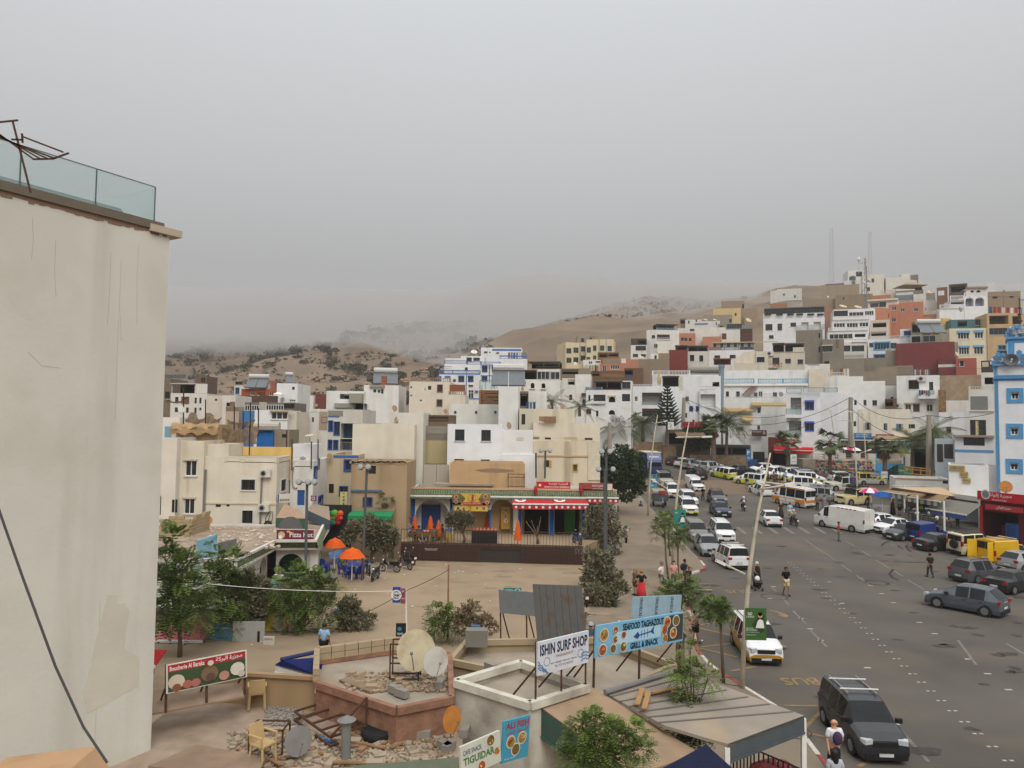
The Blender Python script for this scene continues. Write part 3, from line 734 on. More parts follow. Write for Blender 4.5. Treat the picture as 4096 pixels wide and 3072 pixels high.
r,F=HS('shopfront','shop under the adobe block with a green scalloped awning and olive roller blind',cL,1728,2112,1478,57.2,0,.6,(150,132,104),[('p',1732,1530,2108,1605,(132,124,74)),('aw',1732,1500,2105,1535,(46,130,84),.9),('p',1732,1607,2108,1632,(134,170,68))],b0=0,cat='shop')
r,F=HS('cream_block','tall plain cream block with a stepped roofline, next to the adobe block',cM,-300,235,856,64.5,0,5,(218,210,192),b0=0,sk_=.2)
sub(r,cM,22,312,757,66,a=0,dep=6,col=(216,210,198),wn='rear_wall',b0=0);sub(r,cL,2000,2222,745,65.5,a=0,dep=3,col=(220,216,208),wn='upper_wall',b0=3)
r,F=HS('balcony_house','white house with blue windows and stacked blue balconies',cL,1540,1840,622,73,0,7,(204,200,190),['w 1546 722 1576 808 B','w 1592 732 1636 838 B','w 1542 888 1570 966 B','w 1588 890 1622 966 B',('o',1648,742,1838,872,1.5,(52,82,126)),('o',1642,876,1746,978,1.5,(52,82,126)),('rl',1760,780,1838,870,(150,150,146)),('rl',1642,905,1746,978,(150,152,150)),('p',1540,632,1668,680,(140,136,126)),('r',1540,676,1636,686,(60,96,150),.06)],b0=0)
r,F=HS('yellow_house','small yellow house under a green strip awning',cL,1842,2000,742,68.5,0,3,(190,160,88),[('aw',1860,752,1996,776,(52,140,92),.5)],b0=3)
r,F=HS('white_house','long white house with a hanging balcony and a taller block under solar panels',cL,1525,1850,462,96,0,6,(222,220,216),[('o',1640,488,1722,532,1.2),'w 1646 490 1676 530 g 1',('p',1600,534,1730,568,(226,226,226)),('bx',1735,486,1846,566,1.,(150,146,132)),('o',1760,570,1872,632,1.2),('r',1600,570,1758,606,(150,146,138),.5)],b0=0)
sub(r,cL,1850,2150,412,97,a=0,dep=7,col=(222,220,214),wn='tall_block_wall',ft=['w 1930 448 1955 475 g 1','w 1968 450 1990 478 g 1','w 1996 445 2018 485 g 1',('r',1900,412,2030,430,(150,146,136),.3)],b0=0)
SO_('solar heater on the taller white block in front of the scrub hill',at(cL,2035,412,99.5)-V((0,0,.1)),10,1.6,2)
b=MB();p=at(cL,2022,405,97.5);[b.box(p+V((0,0,.25*i)),(.7-.1*(i%2),.7,.22))for i in RG(5)];TH(b,'chimney','small brick-red chimney beside the solar heater on the white block','chimney',PT((150,92,74)))
HS('dark_red_block','windowless dark red block beside the long white house',cL,1412,1522,490,101,0,6,(118,68,62),b0=0);HS('white_block','narrow white block on the left of the dark red block',cL,1384,1412,500,100,0,6,WH,b0=0)
HS('white_house','lower white house with a balustrade and shabby rear yard below the dark red block',cL,1378,1540,618,86,0,6,(208,204,196),[('b',1385,618,1458,646),'w 1400 690 1416 730 k 1',('p',1462,640,1535,800,(160,146,128)),'w 1486 690 1530 730 n 1'],b0=0)
HS('white_house','white cubic house with a single tiny window, at the foot of the scrub hill',cL,1096,1278,396,111,0,7,(224,224,222),['w 1228 426 1250 452 k 1','w 1205 536 1258 556 W 3'],b0=0)
r,F=HS('white_house','white house with an orange-brown upper room and solar panels',cL,730,1096,412,113,0,7,(220,220,218),['w 740 434 770 486 L','w 737 380 790 408 k 1','w 736 556 760 584 L'],b0=0)
sub(r,cL,790,1090,445,111.5,a=0,dep=1,col=(168,92,62),wn='upper_room_wall',ft=['w 870 468 906 500 W',('d',928,474,996,516,(108,72,58)),'w 1030 472 1064 502 W'])
SO_('grey solar heater on the orange-brown upper room',at(cL,925,442,112)-V((0,0,.1)),5,1.5,2);SO_('solar heater on the white cubic house',at(cL,1210,398,113)-V((0,0,.1)),30,1.2,1)
b=MB();p=at(cL,1070,446,112.2);[b.box(p+V((0,0,.28*i)),(.9-.15*(i%2),.9,.24))for i in RG(5)];TH(b,'chimney','brick-red stepped chimney on the orange-brown upper room','chimney',PT((150,92,74)))
r,F=HS('thatched_house','house screened with dark brown reeds below the orange-brown room',cL,762,1092,502,108,0,3,(92,72,60),[('p',764,504,1090,556,mat('reed_screen',(88,70,58),.95,0,.4,9,.5,40))],b0=0)
r,F=HS('white_house','white house with a three-pane window under a white-framed glass veranda',cL,905,1190,628,80,0,5,(224,224,224),['w 1046 642 1190 708 W 3',('r',1040,628,1240,640,(190,176,140),.3)],b0=0)
sub(r,cL,1190,1268,640,80.5,a=0,dep=5,col=(206,198,182),wn='side_wall',b0=0);sub(r,cL,795,906,634,82,a=0,dep=3,col=(62,120,174),wn='blue_wall',b0=0)
r,F=HS('veranda_house','low house with a long veranda of white-framed panes',cL,820,1250,562,87,0,5,(120,112,104),[('gz',822,584,940,632,6,(220,220,216)),('gz',1004,582,1154,628,7,(220,220,216)),('p',945,558,1008,628,(180,172,158)),('p',1158,570,1248,612,DK)],b0=0)
r,F=HS('white_house','white house with a pillared roof terrace hung with curtains, beside solar rows',cL,180,496,482,106,0,7,(214,210,202),['w 216 514 246 560 g 1','w 276 516 334 568 n 1','w 385 520 404 570 k 1','w 426 520 445 570 k 1','w 214 604 242 645 k 1','w 311 605 334 650 k 1','w 383 606 402 656 k 1','w 426 606 444 630 k 1',('pg',184,395,392,482,(196,190,180),3),('p',394,400,496,482,(214,210,202)),('rl',206,360,396,392,(120,116,110))],b0=0)
r,F=HS('roof_hut','dark timber hut on the pillared white house',cL,385,490,332,107,0,4,(106,92,78),['w 440 345 480 392 n 2'],b0=10)
r,F=HS('grey_building','shaded grey-brown building half hidden by the near wall',cL,60,182,356,113,0,6,(120,106,92),['w 130 468 170 530 K 2'],b0=0)
ro=E('solar_array','row of dark solar panels on the grey-brown building','solar panels',at(cL,215,352,114));F=Face(at(cL,128,352,114),V((1,0,0)),cL)
for i in RG(6):b=MB();u0,z0,u1,z1=F.rc(128+i*30.5,320,156+i*30.5,354);FX(b,F,u0,z0,u1,z1,-.05,.05);b.obj('panel',SOLARM,ro)
HS('beige_house','low beige house with bare walls between the far white houses',cL,496,630,502,99,0,6,(204,196,180),['w 560 530 580 548 k 1'],b0=0);HS('white_house','low whitewashed house with a wooden lean-to, left of the reed-screened house',cL,628,742,500,98,0,6,(212,206,196),['w 660 562 692 596 K 1',('p',690,555,735,600,(120,100,80))],b0=0)
HS('shabby_house','tan shabby house with a brown band below the whitewashed one',cL,655,770,598,90,0,4,(186,170,148),[('p',656,600,768,636,(132,110,90))],b0=0)
HS('white_wall','white upper wall with a pale blue painted square, by the near building',cL,60,255,690,60.5,0,3,(226,222,214),[('p',128,768,186,870,(120,164,190))],cat='wall',b0=4)
# the roof shack, its nets and poles
r,F=HS('roof_shack','shack wrapped in pale tarpaulin on the stained cream house',cL,230,592,752,57,0,4,(176,150,116),[('p',290,830,372,886,(196,178,146)),('p',470,800,590,884,(170,142,108))],b0=6.5,sk_=.8)
TARP=mat('tan_tarpaulin',(168,138,100),.9,0,.25,1.5,.4,8)
b=MB();vs=[];N=16
for j in RG(6):
 for i in RG(N+1):
  p=at(cL,188+(600-188)*i/N,742+22*j/5 if j<3 else 758+25*(j-2),56.8-(0. if j else -4))
  vs.append(p+V((0,-.25*(j>1)+.1*sin(i*2.1+j),.12*sin(i*1.3+j)-(.25*(j==2)))))
b.add(vs,[(j*(N+1)+i,j*(N+1)+i+1,(j+1)*(N+1)+i+1,(j+1)*(N+1)+i)for j in RG(5)for i in RG(N)]);TH(b,'tarpaulin','crumpled tan tarpaulin over the roof shack','tarpaulin',TARP,True)
NET=mat('shade_net',(134,112,84),.95,0,.3,3,alpha=.86)
for (lb,x0,y0,x1,y1,d,sag)in (('brown shade net sagging between poles over the roofs',592,772,930,920,58,.2),('peaked brown net hung from a pole above the tarpaulin shack',300,640,610,742,59.5,-.8),('small brown net behind the poles above the blue shed',660,705,900,780,62,.3),('torn brown net in front of the grey-brown building',120,520,330,560,90,.5)):
 b=MB();vs=[];N=14
 for j in RG(5):
  for i in RG(N+1):
   p=at(cL,x0+(x1-x0)*i/N,y0+(y1-y0)*j/4,d);t=i/N
   vs.append(p+V((0,.3*sin(i*1.9+j),(-sag*sin(pi*t)if sag>0 else -abs(sag)*(.9*abs(2*((t*2.2)%1)-1)))*(1-j/5))))
 b.add(vs,[(j*(N+1)+i,j*(N+1)+i+1,(j+1)*(N+1)+i+1,(j+1)*(N+1)+i)for j in RG(4)for i in RG(N)]);TH(b,'shade_net',lb,'net',NET,True)
HS('blue_shed','bright blue metal shed on the flat roofs behind the nets',cL,925,1066,796,66,0,3,(34,102,168),[('r',920,792,1070,800,(120,120,122),.3)],b0=4);HS('roof_shed','grey plank shed next to the bright blue shed',cL,1066,1205,798,66.3,0,3,(142,128,108),['w 1140 835 1178 866 k 1'],b0=4)
for i,(x,y0,y1,d)in EN(((729,590,765,58.5),(868,560,760,58.3),(806,640,790,58.4),(938,610,770,58.6),(481,535,725,57.5),(291,425,680,57.8),(862,760,930,57.6),(1228,880,1060,57.2),(1395,900,1045,57.3),(1453,880,1010,59),(1182,800,920,62))):
 b=MB();p,q=at(cL,x,y1,d),at(cL,x,y0,d);b.tu([p-V((0,0,.8)),q],.05,6);TH(b,'roof_pole','dark upright pole on the cluttered flat roofs','pole',PT((46,42,40)),gp_='poles on the flat roofs')
b=MB();p=at(cL,985,765,75);b.tu([p-V((1.5,0,0)),p+V((1.6,0,0))],.42,10);b.box(p-V((0,0,.45)),(3.4,1.,.35));TH(b,'water_tank','pale lying water tank on the roof under the three-pane window','water tank',PT((178,172,160)))
for a_ in [('white satellite dish facing right on the stained cream house',cL,268,620,57,33,dW,60,20),('rust-stained dish at the corner of the block wall',cL,505,1580,52.5,34,dO,40,15),('beige dish seen edge-on above the narrow white house',cL,1380,850,60,40,dB,-20,75),('grey dish lying behind the small white balustrade',cL,1320,1045,58.5,26,dG,30,60),('rusty dish at the corner of the tan house',cL,1552,1028,61.5,28,dT,50,10),
('tan dish on the tall cream block, nearer to the corner',cM,84,818,66,26,dT,40,10),('tan dish on the tall cream block, left of its step',cM,62,720,67,25,dT,40,10),('pale tan dish low against the cream block',cM,142,1182,62,22,dT,10,40),
('grey dish on the white house under the hanging balcony',cL,1890,642,90,20,dG,40,15),('tan dish on the upper right end of the long white house',cL,2113,612,88,27,dT,45,15),('tan dish on the yellow house end, lowest of the two there',cL,2137,708,72,25,dT,45,15),('small tan dish by the dark red block',cL,1435,585,100,14,dT,30,15),('brown dish on top of the orange-brown room',cL,820,420,111,18,dT,40,15),('white dish on the orange-brown room front',cL,935,510,110.5,13,dW,10,20),('grey dish beside the water drum on the white cubic house',cL,1145,535,109,19,dG,40,15)]:dsh(*a_)
b=MB();p=at(cL,1108,530,109.5);b.la([(.75,0),(.78,.8),(.75,1.7),(.3,1.95),(.01,2)],14,MTR(p-V((0,0,1))));TH(b,'water_drum','white water drum in front of the white cubic house','water tank',WP,40)
# -- the town, middle
r,F=HS('cream_house','cream house with brown window surrounds and a brown roof balustrade',cM,190,545,488,96,-2,7,(218,208,192),['w 432 518 474 576 n','w 428 646 470 700 n',('p',428,704,468,770,(206,198,186)),'w 350 526 378 560 k 1',('w',198,530,212,545,'k',1,False),('w',281,645,296,660,'k',1,False),('w',198,602,212,616,'k',1,False),('w',322,540,328,568,'k',1,False)],b0=2)
BAL(F,F.rc(194,457,542,490),r,(168,142,118))
r,F=HS('cream_annex','cream annex with a brown balustrade and rust-red terrace screens',cM,532,672,600,92,-2,5,(220,210,194),[('b',534,576,668,602,(160,130,104)),('p',536,516,672,574,(134,86,60))],b0=2)
r,F=HS('white_block','wide plain white block with round vents, below the blue and white house',cM,552,962,684,84,0,5,(220,218,210),b0=2)
for x in (586,766,932):
 MB().la([(.14,0),(.14,.12),(.1,.12),(.1,0)],10,MTR(F.M(x,752))@MRO(rad(90),4,'X')).obj('vent',PT((90,88,84)),r)
r,F=HS('white_tower','tall slim white stair tower topped with solar panels',cM,962,1132,532,78,-2,4,(222,221,216),[],b0=2,sk_=.12)
SO_('pair of tan-grey solar panels on the slim white tower',at(cM,1045,532,80)-V((0,0,.2)),0,1.75,2)
r,F=HS('slatted_terrace','timber terrace room with a broken slatted front beside the white tower',cM,790,962,562,86,0,4,(150,112,78),[('o',806,572,960,690,1.2,(110,84,60))],b0=9)
for i in RG(15):
 b=MB();u0,z0,u1,z1=F.rc(808,574+i*7.6,958,579+i*7.6);rr=RD(i);FX(b,F,u0+(rr.random()*.6 if i%3==1 else 0),z0,u1-(rr.random()*1.6 if i%4==2 else 0),z1,-.08,-.03);b.obj('slat',WO,r)
ro=E('glass_terrace','greenish glass balustrade on the timber terrace room','glass railing',at(cM,875,560,86));F=Face(at(cM,796,556,86.2),V((1,0,0)),cM)
for x0,x1 in ((796,846),(848,898),(900,958)):
 FX(MB(),F,*F.rc(x0,478,x1,556),-.02,0).obj('glass_pane',RGL,ro);b=MB();u0,z0,u1,z1=F.rc(x0,478,x1,556);b.bar(F.P(u0,z0,0),F.P(u0,z1,0),.05);b.bar(F.P(u0,z1,0),F.P(u1,z1,0),.05);b.obj('frame',SL,ro)
r,F=HS('white_house','bright white house with two black-framed windows above the shop roofs',cM,520,992,858,66,0,6,(228,229,231),['w 583 902 665 1000 k 2','w 810 907 892 1002 k 2','w 577 1158 660 1200 k 2','w 805 1162 884 1200 k 2'],b0=1,sk_=.06)
sub(r,cM,992,1258,912,66.1,a=0,dep=6,col=(226,226,224),wn='rough_wall',ft=[('p',1114,970,1175,998,(206,200,184)),('r',988,1112,1275,1124,(226,226,226),.08)],sk_=.08,b0=1);sub(r,cM,985,1284,1126,65.9,a=0,dep=2,col=(226,226,226),wn='lower_wall',sk_=.08,b0=1)
r,F=HS('cream_house','rain-streaked cream house with two yellow-shuttered windows',cM,1258,1838,1004,66.3,0,6,(212,200,176),['w 1366 1168 1396 1228 k 1',('sh',1398,1170,1416,1230,(192,152,76)),('sh',1350,1170,1366,1230,(192,152,76)),'w 1604 1206 1638 1262 y',('r',1262,1126,1735,1138,(190,160,120),.07),('r',1732,1004,1836,1340,(208,196,174),.1)],b0=1,sk_=.85)
HS('cream_house','cream upper house with a jagged broken parapet behind the rain-streaked one',cM,1260,1836,846,73,0,5,(216,206,186),['w 1360 972 1412 1000 k 1','w 1704 976 1772 1000 k 2',('p',1525,968,1640,1004,(196,178,150)),('p',1258,966,1310,1002,(140,124,104)),('p',1356,790,1456,846,(128,104,82))],b0=1)
F2=Face(at(cM,1300,780,72.6),V((1,0,0)),cM);r=E('plank_screen','weathered plank screen on the jagged cream parapet','screen',F2.o+V((0,0,9)))
for i in RG(12):b=MB();u0,z0,u1,z1=F2.rc(1310+i*12.2,790,1321+i*12.2,846-(i<4)*(18-4*i));FX(b,F2,u0,z0,u1,z1,-.05,0);b.obj('plank',WO,r)
HS('cream_house','flat-topped cream house with a long bare front below the palm tops',cM,1205,1616,726,80,0,5,(216,206,184),b0=2,sk_=.5);HS('cream_house','narrow shaded cream house between the tower and the bare front',cM,1140,1262,722,77,0,3,(200,192,172),['w 1158 770 1190 860 k 1'],b0=2)
HS('white_block','square windowless white block above the bare cream front',cM,1210,1376,572,88,0,5,(222,220,214),b0=3);HS('roof_room','open dark roof room beside the square white block',cM,1146,1218,572,87,0,3,(120,112,100),[('o',1150,592,1214,700,1.5)],b0=5)
LAU('dark quilt and white towel hung over the wall by the square white block',at(cM,1196,664,86.5),at(cM,1284,664,86.5),3,4,1.4)
r,F=HS('gap_house','shabby house of bare grey blocks and metal sheets between the two white houses',cM,316,524,872,68,0,3,(130,122,110),[('p',350,998,520,1198,(182,166,126)),('bl',318,874,516,940,(146,140,128),(.9,.42)),('p',312,998,350,1196,(170,156,116))],b0=2)
for x0,x1 in ((314,422),(426,532)):sub(r,cM,x0,x1,1206,64.2,a=0,dep=.15,col=(176,168,152),wn='metal_gate',b0=2,par=.02)
HS('lean_to','patched timber lean-to on the roof of the shabby block house',cM,345,574,778,70,0,3,(104,90,74),[('o',362,792,526,832,1.2),('p',350,838,570,872,(120,102,82))],b0=4)
r,F=HS('ochre_wall','low ochre roof wall with peeling plaster above the shop roof',cM,540,1188,1192,62.3,0,3.5,(192,160,120),[],b0=2,sk_=.85,par=.3,cat='wall')
PLG=PS((146,124,98),.3);b=MB();u,z=F.map(930,1262);b.py([F.P(u+1.55*cos(t)*(1+.12*sin(5*t)),z+(.22 if sin(t)>0 else.12)*sin(t),.012)for t in [i*pi/12 for i in RG(24)]]);b.obj('plaster_patch',PLG,r)
r,F=HS('white_house','white house with a glazed veranda and pergola above its arched windows',cM,1130,1492,470,111,-8,6,WH,['w 1155 486 1196 515 W 2',('arch',1236,500,1270,546,.4),('arch',1330,504,1364,546,.4),('r',1228,546,1276,554,(222,220,214),.2),('r',1324,548,1370,556,(222,220,214),.2)],b0=4)
F=Face(F.P(0,0),F.ux,cM);FEA('gz',F,F.rc(1296,402,1398,470),(3,(220,220,216)),r,PS(WH),WH);FEA('gz',F,F.rc(1410,405,1486,470),(2,(220,220,216)),r,PS(WH),WH);FEA('pg',F,F.rc(1060,386,1290,470),((120,108,92),4),r,PS(WH),WH);FEA('r',F,F.rc(1290,384,1492,402),((222,220,214),.1),r,N_,WH);FEA('rl',F,F.rc(1290,356,1488,384),((96,96,96),-.1),r,N_,WH);FEA('pg',F,F.rc(1215,312,1486,356),((116,104,90),5),r,N_,WH)
r,F=HS('white_house','white house with a tall right-hand wall and a stepped roof, by a young palm',cM,1402,1625,522,119,-8,6,WH,['w 1413 586 1456 646 k 2','w 1466 586 1506 650 k 2','w 1570 602 1596 650 k 2',('b',1410,520,1620,548)],b0=4)
sub(r,cM,1622,1757,426,119.5,a=-8,dep=7,col=WH,wn='tall_wall',ft=['w 1684 642 1712 700 k 1',('bx',1678,590,1712,615,.8,(60,60,62))],b0=4);sub(r,cM,1508,1620,460,122,a=-8,dep=4,col=(210,204,196),wn='stair_wall',ft=[('o',1560,470,1615,515,1)])
r,F=HS('white_house','three-storey white house with arched windows and a blue balustrade, left of the palms',cM,1715,2105,562,119,-12,7,(224,223,220),['w 1735 606 1753 658 k 1','w 1780 602 1884 658 k 3',('arch',1912,620,1968,668,.4),('r',1905,605,1974,618,(216,204,176),.25),('w',2026,596,2096,660,'k',1,False),'w 1715 726 1760 770 g','w 1802 740 1822 790 k 1',('arch',1912,735,1965,775,.4),('r',1776,662,1886,680,(216,212,200),.3),('b',2030,672,2095,722)],b0=3)
BAL(F,F.rc(1718,536,1852,562),r,(92,140,176));sub(r,cM,2022,2112,482,120,a=-12,dep=5,col=WH,wn='upper_wall',ft=['w 2026 490 2100 552 g 2']);FEA('pg',F,F.rc(1776,480,2022,540),((112,102,90),5),r,N_,WH)
# blue and white houses
BLU=(58,108,168)
r,F=HS('blue_white_house','large white house trimmed with bright blue stripes, windows and balustrades',cM,446,802,420,186,-3,8,(226,226,226),['w 616 440 660 490 B','w 698 442 740 490 B',('p',446,420,800,428,BLU),('p',446,440,466,520,BLU),('r',495,440,545,455,BLU,.2),('r',612,436,662,444,BLU,.3),('r',694,436,744,444,BLU,.3),('p',676,430,684,640,BLU),('r',445,390,800,396,BLU,.1)],b0=8)
BAL(F,F.rc(448,394,800,420),r,(74,112,160));sub(r,cM,800,976,345,186.2,a=-3,dep=8,col=(226,226,226),wn='right_wing_wall',ft=['w 820 352 860 406 B','w 906 352 946 406 B','w 816 446 860 490 B','w 904 446 948 490 B',('p',876,345,884,500,BLU),('p',800,435,975,442,BLU),('r',816,350,864,358,BLU,.3),('r',902,350,950,358,BLU,.3)],b0=8)
sub(r,cM,492,812,335,190,a=-3,dep=6,col=(226,226,226),wn='middle_wall',ft=['w 668 366 694 394 k 1',('b',494,306,682,336,(74,112,160)),('b',690,312,806,342,(74,112,160)),('r',492,352,560,358,(210,210,210),.1),('r',492,370,540,376,(210,210,210),.1)]);BAL(F,F.rc(808,318,975,345),r,(74,112,160))
sub(r,cM,634,836,268,193,a=-3,dep=6,col=(226,226,226),wn='upper_wall',ft=['w 682 280 728 318 k 2','w 742 282 798 310 k 2']);sub(r,cM,498,640,287,193,a=-3,dep=5,col=(224,224,224),wn='roof_room_wall')
r,F=HS('blue_white_house','tall white and blue house with washing on its balcony, behind the striped one',cM,808,1160,196,205,-3,8,(224,224,224),['w 834 228 864 243 g 1','w 878 230 890 242 k 1','w 938 236 964 248 k 1','w 980 306 1068 350 g 3',('p',905,208,1155,224,BLU),('p',972,400,1155,410,BLU),'w 1085 306 1144 344 L 1',('p',980,362,1150,378,BLU)],b0=8)
sub(r,cM,970,1206,292,201,a=-3,dep=3,col=(224,224,224),wn='balcony_wall',ft=[('p',972,268,1204,275,BLU)],b0=20);BAL(F,F.rc(972,262,1204,292),r,(80,116,160));LAU('white washing on the balcony of the tall blue and white house',at(cM,1040,236,202),at(cM,1200,236,202),7,3,2.2)
r,F=HS('white_house','small white house with a tall window and blue shutter under the striped house',cM,690,800,510,150,-3,6,WH,['w 698 562 744 634 W 2',('r',755,566,785,582,BLU,.3),('r',692,632,800,640,(70,116,170),.1),'w 700 518 740 534 k 2'],b0=6)
r,F=HS('apartment_block','three-storey cream apartment block with grey-framed square windows',cM,1540,1720,152,228,14,9,(212,198,162),[('w',x0,y0,x1,y1,'g',2)for x0,y0,x1,y1 in ((1546,200,1589,246),(1606,194,1651,241),(1671,184,1709,229),(1546,282,1589,327),(1606,279,1650,324),(1669,264,1709,309))]+[('p',1660,152,1666,340,(100,126,140))],b0=15)
sub(r,cM,1718,1952,124,226,a=-12,dep=9,col=(214,200,164),wn='right_wall',ft=[('w',x0,y0,x1,y1,'g',2)for x0,y0,x1,y1 in ((1722,192,1757,239),(1776,177,1805,224),(1836,177,1873,222),(1900,180,1938,226),(1720,276,1752,298),(1776,263,1805,297))]+[('p',1826,124,1832,240,(110,140,160)),('p',1886,124,1892,240,(110,140,160))],b0=15);sub(r,cM,1640,1842,92,231,a=0,dep=6,col=(150,138,120),wn='penthouse_wall',ft=['w 1672 115 1700 150 k 1','w 1746 108 1765 150 k 1'])
for x,l in ((1760,'left'),(1778,'middle'),(1798,'right')):dsh(f'grey dish on the cream apartment block, {l} one of its three',cM,x,76,230,9,dG,30,20)
for a_ in [('salmon_house','salmon house with a barred wide window above brown terrace screens',cM,1832,2012,336,172,SAL,['w 1856 350 1890 400 W 2','w 1926 346 2005 382 W 4',('p',1890,396,2010,432,(122,92,70))]),('salmon_house','salmon house with patchy plaster and a small white hut on it',cM,2010,2210,296,178,(184,126,102),[('p',2020,290,2060,330,(220,216,208))]),('block_house','unplastered grey block house with washing outside, under the apartment block',cM,1860,2020,288,184,(142,128,110),[]),
('white_house','little white house with a flat canopy below the apartment block',cM,1690,1842,302,180,WH,['w 1740 315 1752 335 k 1','w 1756 315 1768 335 k 1','w 1800 312 1840 325 k 1']),('timber_terrace','timber terrace hut beside the cream apartment block',cM,1815,2000,235,205,(134,96,64),[('o',1828,240,1900,280,2),('o',1910,245,1995,272,2)]),
('dark_terrace_house','grey house with a dark open terrace and a slatted block wall',cM,1496,1660,376,142,(126,114,100),[('o',1508,385,1645,425,2.5)]),('block_house','square bare block room beside the dark open terrace',cM,1650,1756,374,141,(146,132,112),[]),('brown_terrace','brown boarded terrace row stepping up behind the blue-balustraded house',cM,1756,2052,398,158,(110,82,62),[('o',1770,402,1830,440,1.5),('p',1850,420,2050,450,(128,100,72))]),('dark_terrace_house','open terrace house with a bamboo roof and dark glass front',cM,2045,2210,372,160,(112,86,66),[('o',2050,385,2120,430,2),('p',2050,432,2120,446,(50,90,150))])]:
 HS(a_[0],a_[1],a_[2],a_[3],a_[4],a_[5],a_[6],N_,5,a_[7],a_[8],b0=N_)
LAU('dark and red washing by the little canopy house',at(cM,1680,345,179.5),at(cM,1830,345,179.5),12,8,2.)
for a_ in [('tan dish on the cream house above the shop row',cM,500,745,86,22,dT,45,15),('tan dish at the foot of the slim white tower',cM,1048,868,70,31,dT,50,12),('tan dish on the white house by the slim tower',cM,1166,555,100,16,dT,30,15),('tan dish by the young palm on the bare cream house',cM,1510,704,84,23,dT,40,12),('pale green-grey dish at the foot of the young palm',cM,1398,706,83,19,dG,20,15),('large white dish on the bright blue trimmed house',cM,748,236,194,28,dW,10,50),('black-backed dish on the cream annex roof',cM,578,480,95,16,dG,200,30),('white dish among the shacks under the apartment block',cM,1622,334,182,15,dW,20,20),('blue-grey dish at the edge of the dark terrace house',cM,1494,360,150,11,dG,30,20)]:dsh(*a_)
# -- the town, right part: the street front first, then the hill behind it
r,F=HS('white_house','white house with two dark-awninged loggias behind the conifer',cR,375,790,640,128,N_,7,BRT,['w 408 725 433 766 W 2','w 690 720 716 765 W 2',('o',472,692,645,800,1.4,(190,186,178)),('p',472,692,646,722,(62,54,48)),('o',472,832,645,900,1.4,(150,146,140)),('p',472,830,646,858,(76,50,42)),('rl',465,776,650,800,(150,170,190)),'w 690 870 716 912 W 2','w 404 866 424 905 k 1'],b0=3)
BAL(F,F.rc(376,620,640,640),r,BRT);FEA('pg',F,F.rc(650,548,788,640),((74,66,56),3),r,N_,BRT)
sub(r,cR,790,1152,548,128.5,col=BRT,dep=7,wn='right_wing_wall',b0=3,ft=['w 846 725 876 770 W 2','w 882 812 910 850 B 1','w 940 812 958 850 B 1','w 842 868 860 908 k 1','w 906 926 924 945 k 1',('o',1080,600,1140,640,1.5),('p',795,552,826,676,(214,208,194)),'w 1090 908 1128 930 k 1'])
sub(r,cR,968,1112,668,126.8,col=BRT,dep=1.8,wn='balcony_wall',b0=8.2,ft=[('o',976,706,1106,816,1.7,(206,202,196))],par=.1)
F2=Face(at(cR,968,668,126.7),F.ux,cR);FEA('rl',F2,F2.rc(975,638,1105,668),((150,150,148),0.),r,N_,WH);FEA('rl',F2,F2.rc(972,788,1106,816),((140,140,138),.02),r,N_,WH)
F3=Face(at(cR,968,668,128.3),F.ux,cR);WD(F3,F3.rc(1040,746,1106,814),r,'k',2)
AC_('air conditioner inside the loggia of the white street house',F3,*F3.map(992,735),1.2);AC_('air conditioner on the terrace over the loggia',F3,*F3.map(1075,612),1.2)
for (lb,x0,x1)in (('white roof balustrade with wide gaps, left section by the potted flowers',562,700),('white roof balustrade beside the two roof tanks',702,882)):
 F4=Face(at(cR,562,540,134),F.ux,cR);ro=E('roof_balustrade',lb,'balustrade',F4.P(F4.map((x0+x1)/2,540)[0],F4.map(x0,540)[1]));BAL(F4,F4.rc(x0,502,x1,540),ro,BRT)
HS('white_wall','white terrace wall under the two grey roof tanks',cR,560,1140,538,135,N_,5,BRT,b0=6,cat='wall')
for i,(x,lb)in EN(((955,'left one of two grey roof tanks'),(1062,'right one of two grey roof tanks'))):
 b=MB();p=at(cR,x,497,137);b.tu([p-V((1.9,0,0)),p+V((1.9,-.4,0))],.62,12);b.hx([p+V((-1.7,-2.2,-2.2)),p+V((1.7,-2.4,-2.2)),p+V((1.7,-.3,-.6)),p+V((-1.7,-.1,-.6)),p+V((-1.7,-2.3,-2.05)),p+V((1.7,-2.5,-2.05)),p+V((1.7,-.4,-.45)),p+V((-1.7,-.2,-.45))]);TH(b,'solar_heater',lb+' with tilted collectors','solar heater',PT((128,126,120)))
b=MB();p=at(cR,618,630,130.5);b.la([(.3,0),(.28,1.3),(.02,3.)],8,MTR(p));TH(b,'umbrella','closed pale parasol on the roof terrace behind the conifer','umbrella',CLO((196,176,124)))
# white house with pale blue balustrade
LB=(112,168,192)
r,F=HS('white_house','long white house with a pale blue balustrade, brown awnings and a roof stair',cR,1168,1905,612,138,N_,6,BRT,['w 1196 682 1222 725 k 1','w 1284 682 1316 725 k 1','w 1440 692 1468 725 k 2','w 1478 682 1512 725 W 2','w 1602 690 1638 725 g 1',('r',1165,628,1905,636,(212,200,178),.25)],b0=5)
BAL(F,F.rc(1170,572,1438,612),r,LB);BAL(F,F.rc(1476,572,1905,612),r,LB)
sub(r,cR,1166,1912,498,146,col=BRT,dep=6,wn='upper_wall',b0=8);rd=F
r2,F=HS('white_house','curved white lower house with a strip of tan tiles above its small windows',cR,1172,1500,736,131,N_,6,(222,221,219),['w 1285 990 1346 1020 k 2',('aw',1176,828,1430,852,(178,148,104),.6),('b',1300,852,1425,880,(222,222,222)),('aw',1330,885,1428,930,(186,158,112),.9)],b0=3)
sub(r2,cR,1498,1756,736,131.5,col=(220,219,216),dep=6,wn='right_wall',b0=3);F2=Face(F.P(0,0,.02),F.ux,cR)
